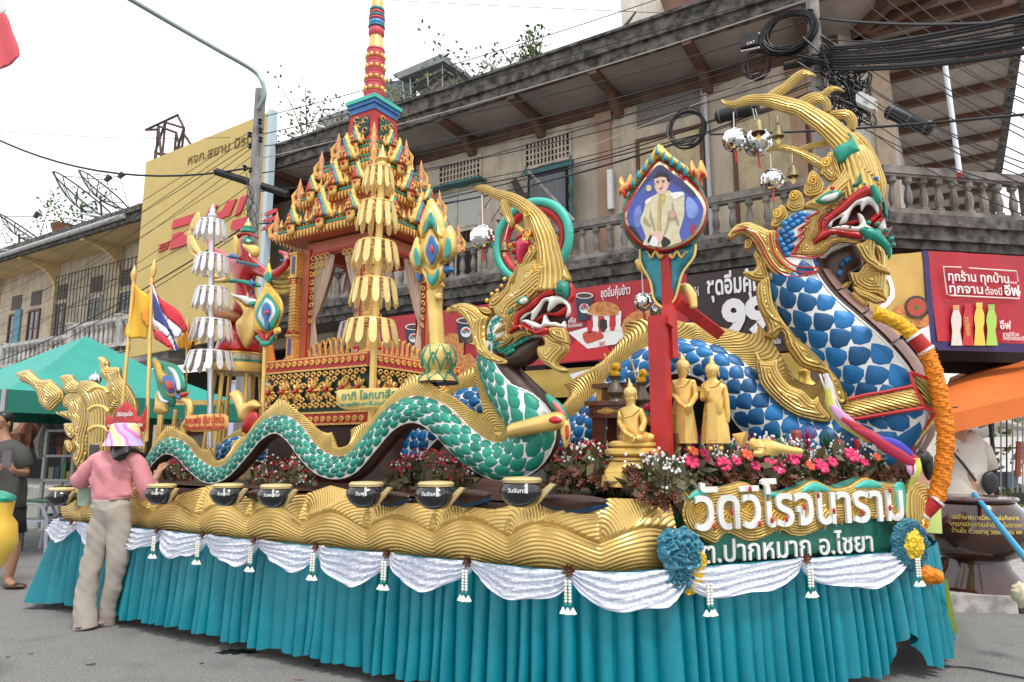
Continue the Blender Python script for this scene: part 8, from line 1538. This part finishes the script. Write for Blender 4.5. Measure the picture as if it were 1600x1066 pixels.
flag('national_flag','Thai tricolour flag hanging limp on the second gold pole',G.at(.45),[(229,690),(238,430)],(240,424),[('red_stripe','372,215 395,215 450,400 560,500 690,620 775,760 690,800 600,700 530,640 470,500 430,390 375,290',ZQ,FRD,0),('white_stripe','375,290 400,300 440,380 500,560 560,660 640,740 685,805 610,860 565,760 520,630 380,390',ZQ,FWH,-.012),('blue_stripe','385,390 450,450 510,600 560,740 600,860 645,965 620,985 570,880 500,740 385,655',ZQ,FBL,-.024),('white_stripe','368,620 385,655 460,690 540,750 590,860 620,980 605,975 560,860 470,790 370,720',ZQ,FWH,-.03),('red_stripe','365,700 385,760 470,790 550,850 605,960 590,975 530,930 460,890 395,865 375,800',ZQ,FRD,-.036)])
flag('orange_flag','orange cloth flag end fluttering right of the Thai tricolour',G.at(.7),[(290,700),(292,520)],(292,515),[('flag_cloth','640,860 690,810 765,780 785,880 830,890 870,880 780,985 720,965 650,970',ZQ,mat('flag_orange',(.85,.36,.02),.8),0)],pr_r=.01)
flag('corner_flag','red and white flag corner entering at the top left of the frame',Fr(0,6.0),[(-40,180),(-60,-60)],(-60,-70),[('white_stripe','-40,-40 0,-20 12,22 -10,24 -40,30',None,FWH,0),('red_stripe','-40,30 -10,24 11,22 22,52 34,90 0,106 -30,112',None,mat('flag_pinkish_red',(.66,.10,.12),.8),0)])
# ================================================================ left street side
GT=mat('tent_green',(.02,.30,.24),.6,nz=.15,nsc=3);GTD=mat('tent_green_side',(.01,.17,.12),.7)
tc_=np.array([-6.75,11.0,0]);tn=thing('canopy_tent','green pyramid canopy tent behind the flags at left','tent',tc_);a0=math.radians(-32);ex,ey=np.array([math.cos(a0),math.sin(a0),0]),np.array([-math.sin(a0),math.cos(a0),0]);hs=1.75
cn=[tc_+ex*sx*hs+ey*sy*hs+np.array([0,0,2.15])for sx,sy in((-1,-1),(1,-1),(1,1),(-1,1))];ap=tc_+np.array([0,0,3.2])
V=[];Fc=[]
for k in range(4):
 A_,B_=cn[k],cn[(k+1)%4];n=8
 for i in range(n+1):
  for j_ in range(n+1):v=j_/n;p=(A_+(B_-A_)*(i/n))*(1-v)+ap*v;V.append(p-np.array([0,0,.10*math.sin(PI*v)*(1-abs(2*i/n-1)*.3)]))
 o=k*(n+1)**2;Fc+=[(o+i*(n+1)+j_,o+(i+1)*(n+1)+j_,o+(i+1)*(n+1)+j_+1,o+i*(n+1)+j_+1)for i in range(n)for j_ in range(n)]
mk('canopy',geo(V,Fc),GT,tn);
for k in range(4):
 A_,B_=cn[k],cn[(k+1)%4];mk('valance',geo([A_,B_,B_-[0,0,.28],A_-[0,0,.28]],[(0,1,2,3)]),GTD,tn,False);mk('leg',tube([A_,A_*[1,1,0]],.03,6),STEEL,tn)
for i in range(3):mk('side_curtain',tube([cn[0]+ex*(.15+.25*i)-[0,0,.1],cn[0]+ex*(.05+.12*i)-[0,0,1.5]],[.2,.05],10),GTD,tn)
sx_=gnd(70,800);st_=thing('glass_shelf','white framed glass display shelf full of goods under the green tent','shelf',(-7.2,11.9,0));sf=Fr(-10,0);pp=np.array([-7.35,11.9,0]);su,sv=pp@sf.E,pp@sf.N
mk('frame',join([box(sf,su+a,su+a+.05,.1,1.75,sv+b_,sv+b_+.05)for a in(-.55,0,.5)for b_ in(0,.4)]+[box(sf,su-.55,su+.55,z,z+.04,sv,sv+.45)for z in(.1,.5,.9,1.3,1.72)]),mat('frame_white',(.5,.5,.48),.5),st_,False)
rn=random.Random(3)
for z in(.14,.54,.94,1.34):
 for i in range(9):c_=rn.choice([(.5,.3,.05),(.1,.25,.1),(.4,.08,.05),(.45,.42,.3),(.06,.1,.2)]);h=rn.uniform(.12,.3);a=su-.5+i*.115;mk('packet',box(sf,a,a+.09,z,z+h,sv+.1,sv+.25),mat('packet_%d'%(int(c_[0]*100)),c_,.5),st_,False)
for i,(x,y,h,c_)in enumerate(((45,655,.5,(.3,.1,.06)),(75,662,.6,(.35,.3,.25)),(110,665,.5,(.15,.05,.04)),(130,675,.7,(.2,.06,.06)))):
 p=Fr(0,12.2).P(x,y);g=thing('hanging_goods',('red brown goods bundle hanging leftmost under the tent','pale goods bundle hanging under the tent above the shelf','dark brown bundle hanging right above the shelf','maroon cloth hanging beside the gold tail')[i],'goods',p-[0,0,h],'goods hanging in the stall');mk('bundle',wrinkle(tube([p-[0,0,h],p-[0,0,h*.5],p],[.14,.2,.08],14),.03,20,i),mat('goods_%d'%i,c_,.7,nz=.5,nsc=20),g);mk('cord',tube([p,p+[0,0,.4]],.006,4),BLACK,g)
def chair(x,y,rz,label):
 p=gnd(x,y);t=thing('plastic_chair',label,'chair',p,'white plastic chairs');t.rotation_euler.z=0;f=Fr(rz,0);u,v=p@f.E,p@f.N;W_=mat('plastic_white',(.55,.58,.64),.4)
 for a in(-.2,.2):
  for b_ in(-.2,.2):mk('leg',tube([f.E*(u+a*1.15)+f.N*(v+b_*1.2),f.E*(u+a)+f.N*(v+b_)+[0,0,.42]],[.022,.03],4),W_,t,False)
 mk('seat',box(f,u-.23,u+.23,.42,.45,v-.22,v+.22),W_,t,False);cv=lambda a,z:f.E*(u-.22-.10*(z-.45))+f.N*(v+a)+np.array([0,0,z])
 mk('back_frame',tube(cr([cv(-.22,.45),cv(-.23,.7),cv(-.15,.86),cv(0,.9),cv(.15,.86),cv(.23,.7),cv(.22,.45)],5),.028,8,.5,up=f.E),W_,t)
 for a in(-.1,0,.1):mk('back_slat',tube([cv(a,.45),cv(a*1.1,.86)],.018,4),W_,t,False)
 mk('armrest',join([tube(cr([cv(s_*.23,.66),f.E*(u+.1)+f.N*(v+s_*.25)+[0,0,.66],f.E*(u+.22)+f.N*(v+s_*.24)+[0,0,.44]],5),.022,6)for s_ in(-1,1)]),W_,t)
chair(48,862,20,'white plastic armchair left of the folding table, nearest the man');chair(104,855,160,'white plastic chair half hidden right of the folding table')
p=gnd(80,862);f=Fr(-5,0);u,v=p@f.E,p@f.N;t=thing('folding_table','folding table with a green top between the white plastic chairs','table',p);mk('tabletop',box(f,u-.55,u+.45,.68,.71,v-.1,v+.5),mat('table_green',(.03,.18,.09),.5),t,False);mk('table_edge',box(f,u-.56,u+.46,.70,.73,v-.11,v-.09),mat('edge_grey_green',(.2,.28,.2),.5),t,False)
for a in(-.5,.4):mk('leg',box(f,u+a,u+a+.04,0,.68,v,v+.04),mat('leg_grey_green',(.12,.16,.15),.5),t,False)
mp_=np.array([-6.05,10.6,0]);f=Fr(-20,0);u,v=mp_@f.E,mp_@f.N;mo=thing('motorcycle','dark scooter parked behind the gold tail under the tent','motorcycle',mp_);w3=lambda a,z,b_=0:f.E*(u+a)+f.N*(v+b_)+np.array([0,0,z])
for a in(-.6,.6):mk('wheel',tube([w3(a+.25*math.cos(t),.27+.25*math.sin(t))for t in np.linspace(0,6.28,24)],.05,8),BLACK,mo);mk('rim',tube([w3(a,.27,-.04),w3(a,.27,.04)],.12,10),STEEL,mo)
mk('bodywork',tube(cr([w3(-.75,.75),w3(-.3,.72),w3(0,.45),w3(.3,.55),w3(.42,.95)],6),[.08,.16,.12,.12,.10],14),BLACKG,mo);mk('seat',tube([w3(-.7,.84),w3(-.1,.80)],[.08,.12],10,.6),BLACK,mo);mk('handlebar',tube([w3(.4,1.05,-.3),w3(.42,1.02),w3(.4,1.05,.3)],.018,6),STEEL,mo);mk('headlight',ball(w3(.5,.95),.08,12,8),CHROME,mo);mk('fork',tube([w3(.45,.95),w3(.6,.3)],.04,6),STEEL,mo)
for s_ in(-.28,.28):mk('mirror',ball(w3(.38,1.25,s_),.055,8,6,.3,1,1),STEEL,mo);mk('mirror_stalk',tube([w3(.4,1.05,s_),w3(.38,1.25,s_)],.008,4),BLACK,mo)
LV=Fr(0,4.4);p=LV.P(-32,900);vs_=thing('gold_pot','yellow gold pot with a green ribbon cut off by the left frame edge','pot',p);s=LV.sc(0,850)
mk('pot',lathe(p,[(20*s,0),(34*s,20*s),(46*s,48*s),(42*s,78*s),(34*s,90*s),(36*s,112*s),(30*s,112*s)],30),mat('pot_yellow',(.80,.52,.08),.35,.2),vs_);mk('ribbon',wrinkle(ball(p+[.05,0,118*s],20*s,16,10,1.3,1,.6),.01,40),GREENP,vs_);mk('stand',lathe(p*[1,1,0],[(.07,0),(.05,.1),(.05,p[2]-.02),(.09,p[2])],14),WOODR,vs_)
# ================================================================ right: bowl, tent, market
bc_=gnd(1528,917,paveh);bl=thing('giant_bowl','giant brown lacquered alms bowl with gold Thai writing on a flared stand','alms bowl',bc_);Yb=bc_[1];s=Yb/F*1.0
mk('stand',lathe(bc_,[(68*s,0),(66*s,6*s),(48*s,30*s),(44*s,42*s),(50*s,46*s)],40),BROWNG,bl);mk('bowl',lathe(bc_,[(40*s,40*s),(62*s,50*s),(74*s,72*s),(76*s,90*s),(70*s,112*s),(58*s,126*s),(60*s,132*s),(52*s,133*s)],48),BROWNG,bl);mk('rim',tube([bc_+[60*s*math.cos(t),60*s*math.sin(t),130*s]for t in np.linspace(0,6.28,40)],3*s,8),mat('rim_purple_brown',(.10,.05,.06),.2,coat=.5),bl)
for k,(tx,wd_)in enumerate((('ขออำนาจบารมีหลวงพ่อทั้งหลาย',.56),('บุญบารมีทุกท่านสำเร็จดั่งใจปรารถนา',.60),('บ้านใด ด้วยอายุ วรรณะ สุขะ พละ',.58))):
 z=(104-9.5*k)*s;R_=np.interp(z/s,[72,90,112,126],[74,76,70,58])*s;g=text(Fr(0,0),tx,0,0,.052,0,.002,.008,align='CENTER');V=g[0];V=V*[wd_/np.ptp(V[:,0]),1,1];th=math.atan2(-bc_[1],-bc_[0])+.28+V[:,0]/R_;rr=R_*1.004-V[:,1]*1.0+.004-np.clip(V[:,2],-1,1)*.15*(k<1);mk('gold_lettering',(np.stack([bc_[0]+rr*np.cos(th),bc_[1]+rr*np.sin(th),bc_[2]+z+V[:,2]],1),g[1],g[2]),mat('letter_gold',(.75,.58,.16),.4,.3),bl,False)
mk('blue_pole',tube([Fr(0,6.9).P(1522,772),Fr(0,4.6).P(1612,885)],.022,10),mat('pole_blue',(.02,.30,.52),.4),label='bright blue pole slanting in front of the giant brown bowl',cat='pole')
p=Fr(0,5.0).P(1600,930);t=thing('cream_flower','cream ruffled flower head at the right frame edge by the kerb','flower',p-[0,0,.08]);g=ball(p,.075,22,16);rn2=np.random.default_rng(2);mk('flower_head',(g[0]+(g[0]-p)*rn2.normal(size=(len(g[0]),1))*.12,g[1],g[2]),mat('cream_petals',(.75,.66,.45),.7),t,ang=0);mk('stem',tube([p,p*[1,1,0]],.008,5),STEMG,t)
OT=mat('tent_orange',(.72,.16,.02),.6,nz=.12,nsc=2);T1,T2=Fr(0,8.2),Fr(0,13)
ot=thing('market_tent','orange market canopy with a folding frame above the man at right','tent',gnd(1600,800));A_=[T1.P(1462,652),T1.P(1700,596),T2.P(1700,505),T2.P(1484,590)];n=14;V=[]
for i in range(n+1):
 for j_ in range(n+1):a,b_=i/n,j_/n;p=(A_[0]*(1-a)+A_[1]*a)*(1-b_)+(A_[3]*(1-a)+A_[2]*a)*b_;V.append(p+np.array([0,0,.05*math.sin(a*8)*math.sin(PI*b_)-.12*math.sin(PI*a)*math.sin(PI*b_)]))
mk('canopy',geo(V,[(i*(n+1)+j_,(i+1)*(n+1)+j_,(i+1)*(n+1)+j_+1,i*(n+1)+j_+1)for i in range(n)for j_ in range(n)]),OT,ot);mk('valance',geo([A_[0],A_[1],A_[1]-[0,0,.22],A_[0]-[0,0,.22]],[(0,1,2,3)]),OT,ot,False)
T3=Fr(0,9.5)
mk('truss',join([tube([T3.P(*a),T3.P(*b_)],.022,5)for a,b_ in(((1470,645),(1600,625)),((1475,625),(1600,655)),((1490,660),(1560,625)),((1530,620),(1640,650)),((1530,668),(1640,618)),((1500,640),(1640,640)))]),STEEL,ot,False)
for x in(1545,1640):mk('leg',tube([T3.P(x,640),T3.P(x,640)*[1,1,0]],.025,6),BLACK,ot)
TP=Fr(0,14);t=thing('pale_tarp','pale grey tarpaulin awning behind the man at right','awning',TP.P(1530,700));mk('tarp',puff(TP,poly(TP,'1490,640 1540,646 1600,665 1610,676 1560,668 1540,685 1500,690 1490,700'),0,.15,smooth=2),mat('tarp_grey',(.5,.47,.43),.8,nz=.2),t);mk('rope',tube([TP.P(1490,668),TP.P(1620,668)],.02,4),BLACK,t)
VB=Fr(0,17);vn=thing('parked_car','white car parked beyond the orange market tent','car',gnd(1575,790));cw=mat('car_white',(.75,.76,.78),.25,coat=.6);u0,zz0=VB.uz(1535,712);u1=u0+3.2;mk('body',ext(VB,[(u0,.5),(u0,1.1),(u0+.5,1.2),(u0+1.0,1.75),(u0+2.6,1.78),(u0+3.1,1.2),(u0+3.3,1.1),(u0+3.3,.5)],0,1.7),cw,vn,False);mk('window',ext(VB,[(u0+.65,1.2),(u0+1.06,1.67),(u0+1.7,1.7),(u0+1.7,1.2)],-.01,0),GLASSD,vn,False);mk('window',ext(VB,[(u0+1.8,1.2),(u0+1.8,1.7),(u0+2.55,1.68),(u0+2.9,1.2)],-.01,0),GLASSD,vn,False)
for a in(.65,2.6):mk('wheel',orient(lathe((0,0,0),[(.01,-.1),(.32,-.1),(.34,0),(.32,.1),(.01,.1)],20),(0,1,0),VB.w(u0+a,.34,.0)),BLACK,vn)
mk('headlight',box(VB,u0-.01,u0+.12,.85,1.0,.0,.3),CHROME,vn,False)
plant('roadside_bush',Fr(0,13.5).P(1543,745)*[1,1,0]+[0,0,.2],1.4,.5,'green bush seen past the shoulder of the man in cream',160,.14,77)
rk=thing('metal_rack','open black metal rack with hanging rods at the right edge','rack',gnd(1590,830));RK=Fr(0,11.5)
for x in(1551,1564,1573,1582,1590,1598,1606):mk('rod',tube([RK.P(x,650),RK.P(x,770)],.012 if x!=1551 else.025,5),BLACK if x%2 else STEEL,rk)
mk('rail',tube([RK.P(1549,700),RK.P(1620,700)],.012,4),BLACK,rk);mk('orange_post',tube([RK.P(1592,690),RK.P(1590,745)],.04,6),mat('rust_orange',(.35,.10,.04),.6),rk);mk('crate',box(RK,*(lambda a,b_:(a[0],b_[0],b_[1],a[1]))(RK.uz(1572,738),RK.uz(1592,762)),0,.4),mat('crate_grey',(.10,.14,.18),.6),rk,False)
for i,(x,y,w_,h_)in enumerate(((1560,800,.5,.45),(1595,790,.6,.3),(1572,770,.5,.5))):p=gnd(x,y);t=thing('storage_box',('black storage box on the pavement behind the bowl','low dark box at the right frame edge behind the bowl','dark box beneath the metal rack')[i],'box',p);mk('box_body',bx(p[0]-w_/2,p[0]+w_/2,p[1],p[1]+.4,.0,h_),mat('box_dark',(.04,.04,.045),.6),t,False);mk('box_lid',bx(p[0]-w_/2-.02,p[0]+w_/2+.02,p[1]-.02,p[1]+.42,h_,h_+.03),BLACK,t,False)
struct('far_buildings',join([bx(14,34,38,42,0,3.2),bx(4,13,44,48,0,4.2)]),mat('far_wall',(.45,.43,.40),.9,nz=.4,nsc=.8));plant('street_tree',(20,30,0),3.4,2.5,'green tree far down the side street at right',500,.35,91,m=LEAF)
